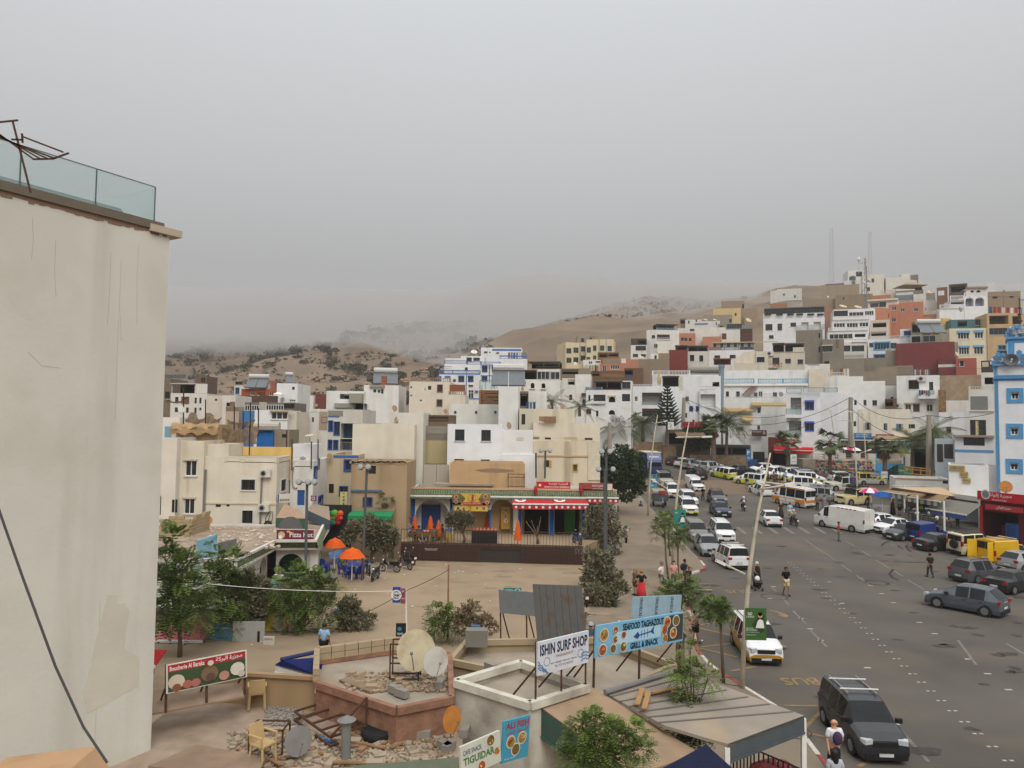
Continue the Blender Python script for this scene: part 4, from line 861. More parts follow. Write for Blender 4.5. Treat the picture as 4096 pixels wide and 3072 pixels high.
for q in ((1470,826,1494,866),(1468,976,1491,1010)):WD(Face(F.P(0,0,.13),F.ux,cR),F2.rc(*q),r2,'g',2,False)
FEA('aw',F2,F2.rc(1416,780,1750,802),((168,144,100),.7),r2,N_,WH);FEA('rl',F2,F2.rc(1280,702,1712,734),((150,148,146),-.1),r2,N_,WH)
b=MB();A,B_=at(cR,1368,722,133),at(cR,1460,628,137)
for i in RG(12):p=A.lerp(B_,i/11);b.box(p,(1.2,.5,.12))
b.bar(A+V((-.6,0,.2)),B_+V((-.6,0,.2)),.1,.3);b.bar(A+V((.6,0,.2)),B_+V((.6,0,.2)),.1,.3);TH(b,'roof_stair','rusty outside stair climbing to the pale blue balustrade','stairs',PT((138,112,98)))
b=MB();b.tu([at(cR,1152,850,127.5),at(cR,1158,470,127.5)],.45,10);b.tu([at(cR,1158,468,127.5)-V((0,0,.2)),at(cR,1160,452,127.5)],.55,10);TH(b,'chimney_pipe','tall blue-grey chimney pipe between the white street houses','chimney',PT((124,140,150)))
# white building with indigo window boxes
r,F=HS('white_building','white modern building with indigo window boxes, glass balconies and rooftop glass rails',cR,1850,2012,690,117,N_,8,(228,228,230),['w 1884 772 1952 838 V 2','w 1884 956 1952 1022 V 2'],b0=4.6,sk_=.04,par=.3)
for q in ((1876,758,1960,774),(1876,940,1960,956)):FEA('r',F,F.rc(*q),((70,90,180),.35),r,N_,WH)
R3=sub(r,cR,2012,2165,690,118.2,a=-38,dep=7,col=(224,224,227),wn='side_wall',b0=4.6,sk_=.04,par=.3)
sub(r,cR,1716,1850,690,117.5,dep=7,col=(222,222,222),wn='balcony_wall',b0=4.6,ft=[('o',1755,735,1848,908,1.8,(216,216,216)),('o',1742,938,1848,1064,1.8,(216,216,216))],par=.3);F2=Face(at(cR,1716,690,117.3),F.ux,cR)
FEA('gl',F2,F2.rc(1716,832,1846,880),(),r,N_,WH);FEA('gl',F2,F2.rc(1716,1016,1846,1062),(),r,N_,WH);FEA('bx',F2,F2.rc(1712,882,1850,910),(.7,),r,PS(BRT,.04),WH)
F5=Face(at(cR,1716,690,119.15),F.ux,cR);WD(F5,F5.rc(1800,780,1848,880),r,'k',1);WD(F5,F5.rc(1800,965,1848,1062),r,'k',1)
for q in ((1718,654,1850,690),(1862,650,2042,690)):FEA('gl',F2,F2.rc(*q),(),r,N_,WH)
FEA('gl',R3[1],R3[1].rc(2050,652,2160,690),(),r,N_,WH)
# white long houses to its right
r,F=HS('white_house','tall blank white house with a row of small deep windows, behind the utility pole',cU,600,822,1092,122,N_,7,(226,225,222),['w 615 1290 636 1336 k 1','w 745 1296 766 1340 k 1','w 610 1476 631 1520 k 1','w 740 1478 762 1523 k 1'],b0=4,sk_=.1)
sub(r,cU,820,1012,1132,122.6,col=(226,225,222),dep=7,wn='right_wing_wall',b0=4,sk_=.1,ft=['w 821 1296 850 1340 k 1','w 902 1298 942 1342 k 1'])
r,F=HS('cream_house','cream lower house with blue and grey open shutters above the shop signs',cU,782,1230,1375,120.5,N_,2,(220,212,196),['w 850 1492 878 1554 k 1',('sh',836,1490,852,1556,(140,144,140)),('sh',876,1490,890,1556,(140,144,140)),'w 1000 1498 1014 1556 k 1',('sh',1014,1497,1031,1558,(84,112,134)),'w 1130 1503 1150 1560 k 1',('sh',1108,1502,1132,1560,(72,112,150)),('sh',1150,1502,1168,1560,(150,146,138)),'w 1215 1505 1270 1540 k 1'],b0=2.4,sk_=.5)
b=MB();TH(MB().box(F.M(1160,1625,.6),(9,1.6,.5)),'tiled_canopy','tan tiled canopy above the cafe behind the date palm','canopy',PT((190,168,130)))
r,F=HS('white_house','white house with a solid clothes-hung balcony and a barred upper window',cU,1110,1482,1084,119.5,N_,6,(224,223,220),['w 1214 1124 1304 1202 G 2','w 1392 1140 1428 1214 k 1','w 1186 1334 1236 1392 t 2','w 1258 1334 1306 1392 n 2','w 1370 1334 1424 1394 t 2',('r',1180,1318,1312,1328,(196,176,140),.2),('r',1364,1318,1432,1327,(196,176,140),.2),('bx',1300,1218,1452,1286,1.1)],b0=3,sk_=.35)
AC_('rust-stained air conditioner beside the barred window of the white balcony house',F,*F.map(1330,1135),1.5);AC_('air conditioner beside the small wooden hut at the white balcony house',F,*F.map(1124,1368),1.5)
LAU('clothes over the solid white balcony rail',F.M(1302,1212,1.2),F.M(1440,1212,1.2),7,6,.8);b=MB();q=F.M(1468,1210,1.15)
bb=MB();vs=[q+V((.02*i,.06*sin(i*2),-j*.9))+V((i*.22,0,0))for j in RG(5)for i in RG(6)];bb.add(vs,[(j*6+i,j*6+i+1,(j+1)*6+i+1,(j+1)*6+i)for j in RG(4)for i in RG(5)]);TH(bb,'blanket','brown patterned blanket hanging at the corner of the white balcony','blanket',mat('brown_blanket',(132,100,70),.9,0,.5,3))
HS('wooden_hut','small boarded hut squeezed between the blank and the balcony houses',cU,1010,1112,1284,119,N_,2,(104,84,66),[('o',1014,1296,1080,1350,1.)],b0=8);HS('white_house','white wall with a rusty vent between the blank house and the balcony house',cU,1012,1112,1172,123,N_,4,(220,218,212),['w 1058 1270 1084 1288 k 1'],b0=4)
HS('stone_house','windowless rough tan stone wall right of the balcony house',cU,1480,1842,1082,123.5,N_,6,(158,138,116),[],b0=3,wm=mat('rough_stone_plaster',(160,140,117),.95,0,.18,1.2,.6,4,.4,patch=.6,pcol=(140,118,96)));HS('white_wall','white-washed lower wall under the rough tan stone one',cU,1478,1735,1300,121.5,N_,2,(216,210,204),b0=3,sk_=.5,cat='wall')
HS('white_house','bright white low house below the white-washed wall',cU,1476,1730,1402,112,N_,4,(224,224,224),['w 1545 1530 1580 1580 n 1'],b0=3)
F2=Face(at(cU,1120,1084,125),V((1,0,0)),cU);ro=E('roof_railing','long red-brown railing along the roofs below the maroon house','railing',at(cU,1480,1084,125));RL(F2,F2.rc(1120,1020,1845,1084),ro,(112,70,60),0,.3)
LAU('striped washing behind the red-brown roof railing',at(cU,1250,1030,126.5),at(cU,1400,1030,126.5),10,12,2.)
r,F=HS('white_house','narrow white house with a huge diamond-latticed window, beside the minaret',cU,1732,1955,1205,100,N_,6,(214,212,206),['w 1748 1264 1900 1384 k 3','w 1746 1468 1884 1600 k 4',('r',1732,1384,1955,1394,(214,212,206),.15),('b',1746,1392,1900,1416,(206,202,192))],b0=2)
BAL(F,F.rc(1740,1178,1952,1206),r,(206,202,192));b=MB();u0,z0,u1,z1=F.rc(1748,1264,1900,1384)
for i in RG(-4,9):
 for s_ in (1,-1):
  a0=u0+(u1-u0)*i/8;p0=(a0,z0 if s_>0 else z1);p1=(a0+(u1-u0)*.5,z1 if s_>0 else z0)
  def clip(p,q,lo,hi):
   t0,t1=0,1
   if p[0]<lo:t0=(lo-p[0])/(q[0]-p[0])
   if q[0]>hi:t1=(hi-p[0])/(q[0]-p[0])
   return N_ if t0>=t1 else ((p[0]+(q[0]-p[0])*t0,p[1]+(q[1]-p[1])*t0),(p[0]+(q[0]-p[0])*t1,p[1]+(q[1]-p[1])*t1))
  c_=clip(p0,p1,u0,u1)
  if c_:b.bar(F.P(*c_[0],-.03),F.P(*c_[1],-.03),.03)
b.obj('lattice',WP,r)
HS('white_house','white house top with a dark gap, half behind the minaret',cU,1842,1960,1058,108,N_,6,(214,212,204),[('o',1872,1100,1950,1160,2)],b0=3)
r,F=HS('white_shop_house','white shop house with a high window strip and thin blue line, left of the minaret',cS,1612,1955,105,93,N_,5,(224,225,226),[('w',1690,106,1872,178,'k',2,False),('p',1612,214,1950,238,(104,150,196)),('r',1604,88,1955,106,(150,132,118),.5)],b0=1,sk_=.1)
# -- hill behind
r,F=HS('salmon_wall','maroon windowless house on the hill, the large one right of centre',cU,1105,1612,800,150,N_,6,(122,62,62),[],cat='house',sk_=.25)
HS('red_house','small red house with one barred window, in front of the large maroon one',cU,1622,1802,935,141,N_,5,(166,92,84),['w 1658 960 1692 1004 G 1',('r',1652,955,1698,960,(150,90,80),.2)]);HS('maroon_wall','low maroon wall joining the red house to the large maroon one',cU,1470,1622,928,143,N_,4,(116,60,60),[('p',1470,988,1622,1012,(206,200,192))],cat='wall')
HS('block_wall','grey block house stub right of the large maroon house',cU,1610,1642,795,151,N_,3,(150,142,130));HS('dark_terrace','dark roof terrace with a pale door, under the tan house',cU,1840,1965,955,140,N_,3,(70,64,60),[('p',1850,968,1905,1010,(200,186,160))])
HS('block_house','narrow house of bare grey blocks beside the large maroon one',cU,1016,1106,868,152,N_,4,(146,138,124),[('bl',1018,870,1104,998,(150,142,128),(1.1,.55)),('b',1020,850,1104,870,(200,190,170))])
r,F=HS('grey_tower','bare grey concrete tower house on the hill',cU,240,470,692,166,N_,8,(132,125,115),['w 438 718 452 760 K 1','w 436 835 452 885 K 1'],sk_=.6)
HS('grey_house','lower grey concrete house with one wide window, beside the bare tower house',cU,470,656,770,163,N_,8,(136,128,116),['w 470 828 556 880 g 3',('p',585,775,612,848,(120,96,76)),('r',465,820,560,828,(200,194,184),.3)],sk_=.6)
HS('grey_wall','long grey concrete wall with a stepped top under the hill balconies',cU,530,830,938,152,N_,4,(140,132,118),['w 488 960 530 985 K'],sk_=.5,cat='wall');HS('grey_wall','plain grey concrete wall running up to the block house',cU,825,1016,932,153,N_,4,(134,126,114),[],sk_=.5,cat='wall')
HS('block_wall','grey-brown block wall below the maroon house, with washing in front',cU,665,1125,1050,133,N_,4,(142,130,114),[('bl',940,1004,1120,1160,(146,134,118),(1.,.5))],sk_=.4,cat='wall');HS('block_wall','upper grey block wall between the concrete wall and the railing',cU,958,1255,1000,137,N_,4,(140,128,112),cat='wall')
HS('white_house','white corner with torn laundry left of the block wall',cU,318,535,985,141,N_,5,(218,216,210),[('o',340,985,440,1004,1)]);HS('cream_wall','pale cream wall behind the pale blue balustrade',cU,352,495,1030,139.5,N_,3,(218,206,186),cat='wall');HS('white_house','white terrace house with a balustrade and teal washing, left of the block wall',cU,532,700,1085,131,N_,4,(220,218,212),[])
F2=Face(at(cU,532,1082,130.8),V((1,0,0)),cU);ro=E('roof_balustrade','short white balustrade under the teal washing','balustrade',at(cU,600,1082,130.8));BAL(F2,F2.rc(532,1056,665,1084),ro,(206,200,190));LAU('teal, white and orange washing above the short balustrade',at(cU,535,1028,131.5),at(cU,705,1022,131.5),6,21,1.4)
r,F=HS('cream_house','cream house with a roof stair on its left and graffiti on its wall',cR,1560,1878,340,160,N_,8,(206,196,178),['w 1708 400 1757 440 k 2','w 1815 405 1862 445 k 2','w 1598 390 1658 452 k 2',('rl',1562,420,1640,452,(70,64,60),.6),('bx',1558,452,1642,480,.6),('r',1560,340,1878,344,(196,186,168),.1)],sk_=.3)
FEA('pg',F,F.rc(1600,262,1700,340),((120,110,100),4),r,N_,WH);FEA('pg',F,F.rc(1704,262,1874,340),((150,144,134),4),r,N_,WH);FEA('p',F,F.rc(1775,300,1870,340),((206,196,178),),r,N_,WH)
sub(r,cR,1265,1562,440,159,col=(210,200,182),dep=6,wn='left_wing_wall',ft=[('b',1268,440,1378,468,(206,198,180)),'w 1462 384 1530 430 G 1']);sub(r,cR,1455,1562,335,160.5,col=(210,200,182),dep=6,wn='middle_wall',ft=['w 1462 384 1530 430 G 1'])
b=MB();F2=Face(at(cR,1265,440,161),V((1,0,0)),cR);pts=[F2.map(*q)for q in ((1265,440),(1455,440),(1455,332),(1345,345),(1262,412))];b.pr(pts,F2.fr(),.3);b.obj('stair_side_wall',PS((212,202,184)),r)
AC_('air conditioner on the cream house with the roof stair',F,*F.map(1578,375),1.8)
SGN=Panel(F.M(1596,486,.65),F.ux,V((0,0,1)),2.2,1.2);SGN.tx('JRBT',0,0,1,1,PT((150,60,54)));SGN.dn(r,'graffiti')
r,F=HS('white_house','white restaurant house with a tan roof, bluish glazing and a navy balustrade',cR,1045,1442,325,174,N_,7,BRT,['w 1096 370 1146 400 k 2','w 1228 366 1280 395 k 1']);BAL(F,F.rc(1056,298,1434,325),r,(92,104,130));F2=Face(F.P(0,0,-1.5),F.ux,cR);FEA('gz',F2,F2.rc(1086,262,1442,300),(12,(200,204,206),1),r,N_,WH)
b=MB();u0,z0,u1,z1=F2.rc(1080,236,1640,262);b.hx([F2.P(u0,z0,.4),F2.P(u1,z0,.4),F2.P(u1,z1,-6),F2.P(u0,z1,-6),F2.P(u0,z0+.2,.4),F2.P(u1,z0+.2,.4),F2.P(u1,z1+.2,-6),F2.P(u0,z1+.2,-6)]);b.obj('sheet_roof',PT((186,166,130)),r)
HS('timber_terrace','orange timber pergola on a white wall below the restaurant house',cR,1088,1252,452,165,N_,3,(220,214,206),[('pg',1090,396,1240,452,(160,92,60),3,(110,60,54))],par=.1)
r,F=HS('red_and_white_house','house half maroon, half pale grey, with a dark covered roof terrace',cR,865,1042,335,171,N_,7,(206,200,190),['w 885 366 922 420 G 2','w 966 370 1000 424 G 2']);sub(r,cR,704,866,322,171.2,col=(122,58,54),dep=7,wn='maroon_wall');FEA('pg',F,F.rc(868,285,1040,335),((110,106,100),5),r,N_,WH);FEA('pg',F,F.rc(758,282,862,322),((100,104,108),5),r,N_,WH)
HS('tan_house','tan unplastered house with a white door niche below the maroon and grey house',cR,600,708,352,168,N_,5,(150,128,106));HS('white_hut','little white hut with an open door on the tan house',cR,546,612,355,167,N_,3,(222,222,218),['w 578 370 598 402 k 1']);HS('grey_house','grey-brown plastered house end under the tan house',cR,440,706,402,162,N_,4,(140,124,106),sk_=.5)
r,F=HS('white_house','tall white corner house with a band of upper windows, on the hill shoulder',cR,588,792,152,206,4,7,(220,217,208),[('o',600,190,712,232,.5,(120,118,112)),('r',598,228,716,236,(220,216,206),.2)]);sub(r,cR,510,590,150,206.5,a=-25,dep=6,col=(222,220,214),wn='left_wall',ft=['w 555 196 584 222 k 2','w 576 272 604 304 k 1'])
for q in ((602,190,640,216),(650,190,706,216)):WD(F,F.rc(*q),r,'k',3)
BAL(F,F.rc(600,134,770,152),r,(150,176,196));FEA('pg',F,F.rc(598,100,780,134),((100,90,80),4),r,N_,WH)
HS('netted_house','white house under a black shade net, left of the tall white corner house',cR,374,512,282,203,N_,5,(216,214,208),['w 415 288 505 328 k 3','w 392 358 436 384 k 1','w 462 360 505 384 k 1']);HS('net_shelter','black net shelter on the white house at the hill shoulder',cR,376,512,225,204,N_,4,(70,66,62),[('o',440,240,505,272,2)])
HS('salmon_house','salmon house with three small windows behind the maroon and grey house',cR,788,932,178,216,N_,6,(184,124,96),['w 808 216 832 246 k 1','w 838 218 862 248 k 1','w 876 220 898 250 k 1']);HS('salmon_house','plain salmon house above the tan restaurant roof',cR,994,1158,208,213,N_,6,(186,128,102));HS('white_house','low white house between the two salmon houses',cR,916,1160,190,219,N_,5,(214,208,200))
r,F=HS('white_house','white house with a maroon door, left of the big white hill building',cR,1158,1318,148,216,N_,6,(220,216,208),[('p',1162,180,1200,232,(96,60,56))]);sub(r,cR,1316,1424,140,216.2,col=(90,62,54),dep=6,wn='brown_wall')
r,F=HS('white_building','big white hill building with a dark glazed top floor and scattered square windows',cU,-42,490,590,200,-20,8,BRT,['w -22 640 38 694 k 2','w 82 636 122 694 g 1','w 194 628 242 662 k 2','w 8 736 48 766 k 2',('o',288,624,350,690,1,(90,88,84)),('o',395,620,455,690,1,(90,88,84)),('rl',232,650,488,690,(90,92,88),.5)]+[('w',x,548,x+58,566,'k',1,False)for x in (-30,70,165,245,340,425)],sk_=.1,wn='wall')
sub(r,cU,-42,486,545,200.5,a=-20,dep=7,col=(222,222,218),wn='top_wall');F2=Face(F.P(0,0,-.5),F.ux,cU);FEA('gz',F2,F2.rc(-30,500,484,546),(18,(70,68,68)),r,N_,WH);sub(r,cU,490,562,500,201,a=30,dep=7,col=(150,112,94),wn='brick_side_wall')
b=MB();u0,z0,u1,z1=F2.rc(-36,494,488,502);FX(b,F2,u0,z0,u1,z1,-6,.3);b.obj('top_roof',PT((110,108,106)),r)
# upper hill
r,F=HS('white_stepped_house','white house with three stepped balustraded balcony floors, at the middle of the hill',cU,566,926,510,192,-18,7,BRT,['w 568 524 690 572 k 2','w 700 536 826 570 W 4','w 836 526 914 562 W 4'],sk_=.1)
sub(r,cU,556,872,600,187.5,a=-18,dep=4,col=BRT,wn='second_floor_wall',ft=['w 568 632 666 668 W 4','w 680 630 778 668 W 4','w 790 626 868 662 W 3'],sk_=.1);F2=Face(at(cU,556,600,187.2),F.ux,cU);BAL(F2,F2.rc(562,570,872,600),r,(224,222,216))
sub(r,cU,520,860,696,183,a=-18,dep=4,col=BRT,wn='first_floor_wall',ft=['w 530 726 732 768 W 5',('o',750,724,845,752,1.2)],sk_=.1);F2=Face(at(cU,520,696,182.8),F.ux,cU);BAL(F2,F2.rc(524,668,860,697),r,(224,222,216))
sub(r,cU,640,852,796,178,a=-18,dep=4,col=(222,219,210),wn='ground_floor_wall',ft=['w 656 825 712 876 k 2','w 722 825 832 876 k 3'],sk_=.1);F2=Face(at(cU,640,796,177.8),F.ux,cU);BAL(F2,F2.rc(730,770,850,796),r,(222,219,210));BAL(F2,F2.rc(655,880,833,905),r,(222,219,210),d=.3)
r,F=HS('salmon_house','large salmon house with two white windows and a toothed white parapet',cU,1130,1342,450,215,N_,7,SAL,['w 1144 502 1182 535 W 2','w 1260 498 1298 534 W 2'],sk_=.15);BAL(F,F.rc(1130,430,1342,450),r,(214,190,176));sub(r,cU,1040,1132,470,215.4,col=SAL,dep=6,wn='middle_wall',ft=['w 1070 488 1110 522 W 2','w 1068 588 1106 622 W 2']);sub(r,cU,926,1062,502,213,a=8,dep=5,col=SAL,wn='left_wall',ft=['w 1040 550 1048 584 k 1']);sub(r,cU,1340,1478,555,213,col=SAL,dep=6,wn='right_wall',ft=['w 1402 588 1446 616 k 1'])
F2=Face(at(cU,1342,555,212.8),F.ux,cU);BAL(F2,F2.rc(1342,530,1478,556),r,(216,204,190));HS('white_house','white house with a narrow balustrade right of the salmon house',cU,1342,1532,445,226,N_,6,(220,214,204),[('b',1372,432,1430,458),'w 1358 500 1364 520 k 1']);HS('white_house','white house with a roof kitchen under a canopy, above the stepped balconies',cU,862,1130,440,224,N_,6,(216,212,204),[('o',884,446,956,496,1.5,(150,150,148)),'w 960 450 1020 492 g 2',('r',858,424,1125,440,(206,198,186),.6)])
HS('salmon_house','flat salmon house behind the canopy kitchen',cU,895,1062,390,234,N_,5,(180,122,92))
r,F=HS('white_house','white house with pillared balconies and a long lower balustrade, right of the stepped floors',cU,862,1142,772,178,N_,6,BRT,['w 875 803 908 840 g 2','w 920 802 1048 858 L 5','w 1060 802 1112 850 g 2','w 918 905 1013 940 L 2']);BAL(F,F.rc(862,744,1142,772),r,(214,212,204));F2=Face(at(cU,880,700,182),F.ux,cU);sub(r,cU,880,1035,700,182.5,dep=4,col=(214,208,196),wn='balcony_wall',ft=[('o',892,710,1020,742,1.5)]);BAL(F2,F2.rc(884,670,1030,700),r,(214,208,196));sub(r,cU,880,1050,605,185,dep=4,col=(206,192,172),wn='porch_wall',ft=[('o',905,628,1022,668,2)])
HS('white_house','white house with a blue-framed window, above the maroon house',cU,1142,1238,682,175,N_,5,BRT,['w 1178 702 1230 734 B 2',('r',1142,744,1238,752,(150,180,210),.1)]);HS('dark_terrace_house','house with a large dark open terrace under a slanting roof',cU,1240,1402,622,172,N_,5,(110,100,90),[('o',1246,640,1395,708,3)]);HS('grey_house','shaded grey lower house behind the roof rail and pot plants',cU,1236,1340,720,165,N_,4,(140,134,122),['w 1240 745 1318 800 G 2'])
HS('block_room','roof room with glazed front and block side, on the large maroon house',cU,1338,1506,735,157,N_,4,(150,142,128),[('gz',1340,738,1448,795,2,(190,190,186)),('bl',1450,738,1505,795,(150,142,126),(1.2,.6))],par=.1);SO_('silver solar heater with a white tank on the glazed roof room',at(cU,1412,738,158.5),-10,2.4,2)
b=MB();p=at(cU,1500,665,168);b.la([(2.1,0),(2.1,3),(1.9,3.3)],14,MTR(p-V((0,0,1.5))));TH(b,'water_tank','round ochre water tank behind the silver solar heater','water tank',PT((178,146,76)),40);HS('grey_house','tan-brown narrow house under the ochre tank',cU,1488,1566,700,166,N_,4,(146,112,88),[('o',1512,700,1560,790,2)])
r,F=HS('cream_house','cream house with four blue-trimmed windows and a teal terrace on top',cU,1566,1892,676,160,-14,7,(216,205,178),['w 1640 716 1738 768 s 4','w 1786 712 1858 762 s 3','w 1650 842 1738 902 s 4','w 1780 838 1858 900 s 3']+[('r',a_,b_,c_,d_,(112,164,200),.25)for a_,b_,c_,d_ in ((1633,696,1744,716),(1778,692,1862,712),(1642,826,1742,842),(1774,822,1864,838))],sk_=.15)
sub(r,cU,1578,1890,600,163,a=-14,dep=4,col=(78,116,120),wn='teal_wall',ft=[('o',1640,610,1720,660,1),'w 1790 600 1875 650 g 3']);RL(F,F.rc(1576,610,1892,676),r,(60,66,70),-.1,1.2)
r,F=HS('tan_house','tan house with a wide open loggia below washing lines',cU,1890,2095,545,158,-14,7,(190,164,126),[('o',1912,566,2078,640,2.5,(96,88,78)),'w 1912 674 2070 732 g 4','w 1990 824 2056 864 L 2',('o',1978,872,2070,950,1.5,(134,100,70))],sk_=.3);sub(r,cU,2092,2240,545,158.2,a=-14,dep=7,col=(190,166,130),wn='right_wing_wall',ft=[('o',2112,570,2190,640,2,(110,100,90))])
LAU('white sheets drying along the roof of the tan house',at(cU,1905,488,161),at(cU,2200,500,161),8,31,2.6)
r,F=HS('white_house','white house with two arched loggias and several balustrades near the hill crest',cU,1694,1894,402,210,-12,7,BRT,[('arch',1706,410,1776,486,1.6,(150,156,176)),('arch',1790,408,1868,484,1.6,(150,156,176))],sk_=.1);BAL(F,F.rc(1698,368,1890,402),r,BRT);sub(r,cU,1712,1896,330,214,a=-12,dep=5,col=(214,212,208),wn='upper_wall',ft=[('arch',1750,348,1780,368,.5),('arch',1800,346,1838,368,.5),('r',1708,318,1896,332,(150,120,106),.5)])
sub(r,cU,1480,1692,505,209,a=-12,dep=6,col=BRT,wn='left_wing_wall',sk_=.1);F2=Face(at(cU,1482,505,208.8),F.ux,cU);BAL(F2,F2.rc(1486,470,1692,505),r,BRT);sub(r,cU,1574,1694,435,211,a=-12,dep=5,col=(216,216,216),wn='middle_wall',ft=[('o',1580,446,1692,468,1.5)]);F2=Face(at(cU,1574,435,210.8),F.ux,cU);BAL(F2,F2.rc(1576,394,1692,434),r,BRT);HS('roof_shelter','dark open shelter on the arched white house',cU,1562,1722,292,217,N_,5,(96,84,76),[('o',1580,302,1706,362,4)]);HS('roof_shelter','small brown lean-to with a white cloth left of the dark shelter',cU,1458,1550,322,219,N_,4,(124,94,72),[('p',1470,352,1522,392,(216,216,216))]);HS('white_house','white block at the right of the dark shelter, against the mist',cU,1890,1960,282,222,N_,5,(214,214,212))
HS('brick_house','unplastered brown block house with two slits, right of the arched loggias',cU,1892,2182,358,219,-14,7,(146,128,106),[('w',1940,402,1982,420,'K',1,False),('w',2088,398,2122,414,'K',1,False),('r',2032,345,2046,490,(138,122,100),.1),('r',1892,392,2180,398,(150,140,124),.08)],sk_=.2);HS('white_house','white house at the right end of the hill crest',cU,2180,2260,362,222,N_,6,(216,218,220),[('r',2180,425,2230,434,(120,160,196),.1)])
r,F=HS('white_block','tall white block with a big window, highest on the hill in the mist',cU,690,818,176,318,-10,8,(216,214,208),['w 760 186 814 228 g 1'],sk_=.1);sub(r,cU,816,1002,212,316,a=-22,dep=8,col=(216,210,194),wn='right_wall',ft=['w 858 248 884 276 g 1','w 894 246 917 280 g 1','w 854 322 882 354 k 1'],sk_=.1);HS('white_box_room','small white roof room with tall panes and a black drum, below the highest block',cU,656,790,262,300,N_,4,(206,208,210),['w 720 262 756 298 W 3'])
b=MB();p=at(cU,730,250,301);b.la([(1.2,0),(1.3,2.4),(.5,2.9)],10,MTR(p-V((0,0,1.6))));TH(b,'water_drum','black water drum on the small white roof room','water tank',PT((84,84,86)),40)
r,F=HS('white_block','long pale white block with a curved roof hut, second highest on the hill',cU,1018,1218,235,312,-16,9,(212,208,196),[],sk_=.1);sub(r,cU,1152,1222,206,312.5,a=-16,dep=5,col=(216,212,202),wn='stair_block_wall');sub(r,cU,1216,1342,262,313,a=22,dep=6,col=(206,198,182),wn='right_wall');HS('roof_hut','rounded dark hut on the long pale white block',cU,1230,1298,214,316,N_,4,(120,116,110),b0=62)
HS('tan_block','wide tan unfinished block under the tall white hilltop block',cU,466,790,302,292,N_,8,(158,142,120),[('p',496,290,660,304,(120,112,104))],sk_=.4);HS('brick_block','brown block-built wall house behind the antenna mast',cU,580,905,385,268,N_,8,(148,130,108),[('w',645,410,660,428,'K',1,False)],sk_=.4);HS('tan_block','long low tan wall left of the brown block-built house',cU,298,590,425,274,N_,7,(146,132,114),sk_=.4)
HS('dark_roof_house','dark pavilion with a tiled hip roof and glass below, near the hill crest',cU,1102,1342,348,262,N_,6,(120,114,106),[('p',1105,366,1255,388,(210,208,202)),('p',1090,390,1255,428,(120,128,134)),('o',1270,322,1332,350,2)]);HS('white_block','white cube right of the dark pavilion',cU,1256,1368,380,258,N_,5,(214,212,206));b=MB();p=at(cU,1225,318,266);b.la([(6.2,0),(1.2,1.6),(.01,1.8)],4,MTR(p)@MRO(rad(45),4,'Z'));TH(b,'hip_roof','low tan hip roof on the dark pavilion','roof',PT((146,126,102)))
HS('cream_terrace','cream terrace with a balustrade left of the dark pavilion',cU,975,1105,372,270,N_,5,(206,194,172),[('b',976,345,1104,372,(200,188,166))]);HS('grey_block','small grey block house right of the white cube',cU,1364,1445,372,245,N_,5,(140,134,124))
r,F=HS('white_house','white house with four tiny windows dissolving in the mist, far left of the crest',cU,78,292,335,345,N_,8,(204,202,196),['w 130 376 146 394 k 1','w 224 390 240 412 k 1','w 186 438 196 450 k 1']);sub(r,cU,20,80,352,346,dep=7,col=(204,202,196),wn='left_wall');HS('orange_house','small orange-brown house below the misty white house',cU,15,168,462,306,N_,6,(160,112,84))
# houses of the left shoulder
for a_ in [('yellow_house','pale yellow house on the left shoulder of the hill, in the mist',c8,1842,2080,72,262,(204,182,132),['w 2028 112 2044 138 k 1']),('tan_block','tan house end with tall slits behind the pale yellow one',c8,1912,2112,8,285,(150,134,114),['w 2092 35 2108 75 K 1']),('grey_house','grey bare house in front of the pale yellow one',c8,1755,2006,128,246,(148,138,124),['w 1980 165 2002 196 k 1']),('white_house','white house row with dark doors, left of the bare grey house',c8,1600,1740,170,244,(212,208,202),['w 1625 178 1638 205 k 1','w 1690 165 1702 190 k 1']),('white_house','white flat house with a blue-grey rail in front of the bare grey house',c8,1738,1900,182,236,(210,208,204),['w 1866 192 1874 218 k 1',('p',1680,200,1796,216,(110,124,146))]),
('brown_house','shabby brown house at the left end of the white row',c8,1553,1612,160,246,(136,120,104),[('o',1560,170,1600,205,1)]),('teal_terrace','teal and grey glass terrace house right of the white flat house',c8,1950,2184,218,226,(128,136,132),[('gz',1960,205,2090,245,6,(110,140,140)),'w 1900 222 1926 246 g 1']),('brown_block','tan-brown tall wall behind the teal terrace',c8,2116,2230,72,275,(152,134,112),[]),('white_house','long low white house with dishes under the white row',c8,1536,1950,240,226,(212,208,200),['w 1640 250 1680 268 k 1']),('grey_house','dull grey house with one window above the teal terrace',c8,1882,1962,205,232,(140,130,118),['w 1898 220 1926 246 g 1'])]:
 HS(a_[0],a_[1],a_[2],a_[3],a_[4],a_[5],a_[6],N_,6,a_[7],a_[8])
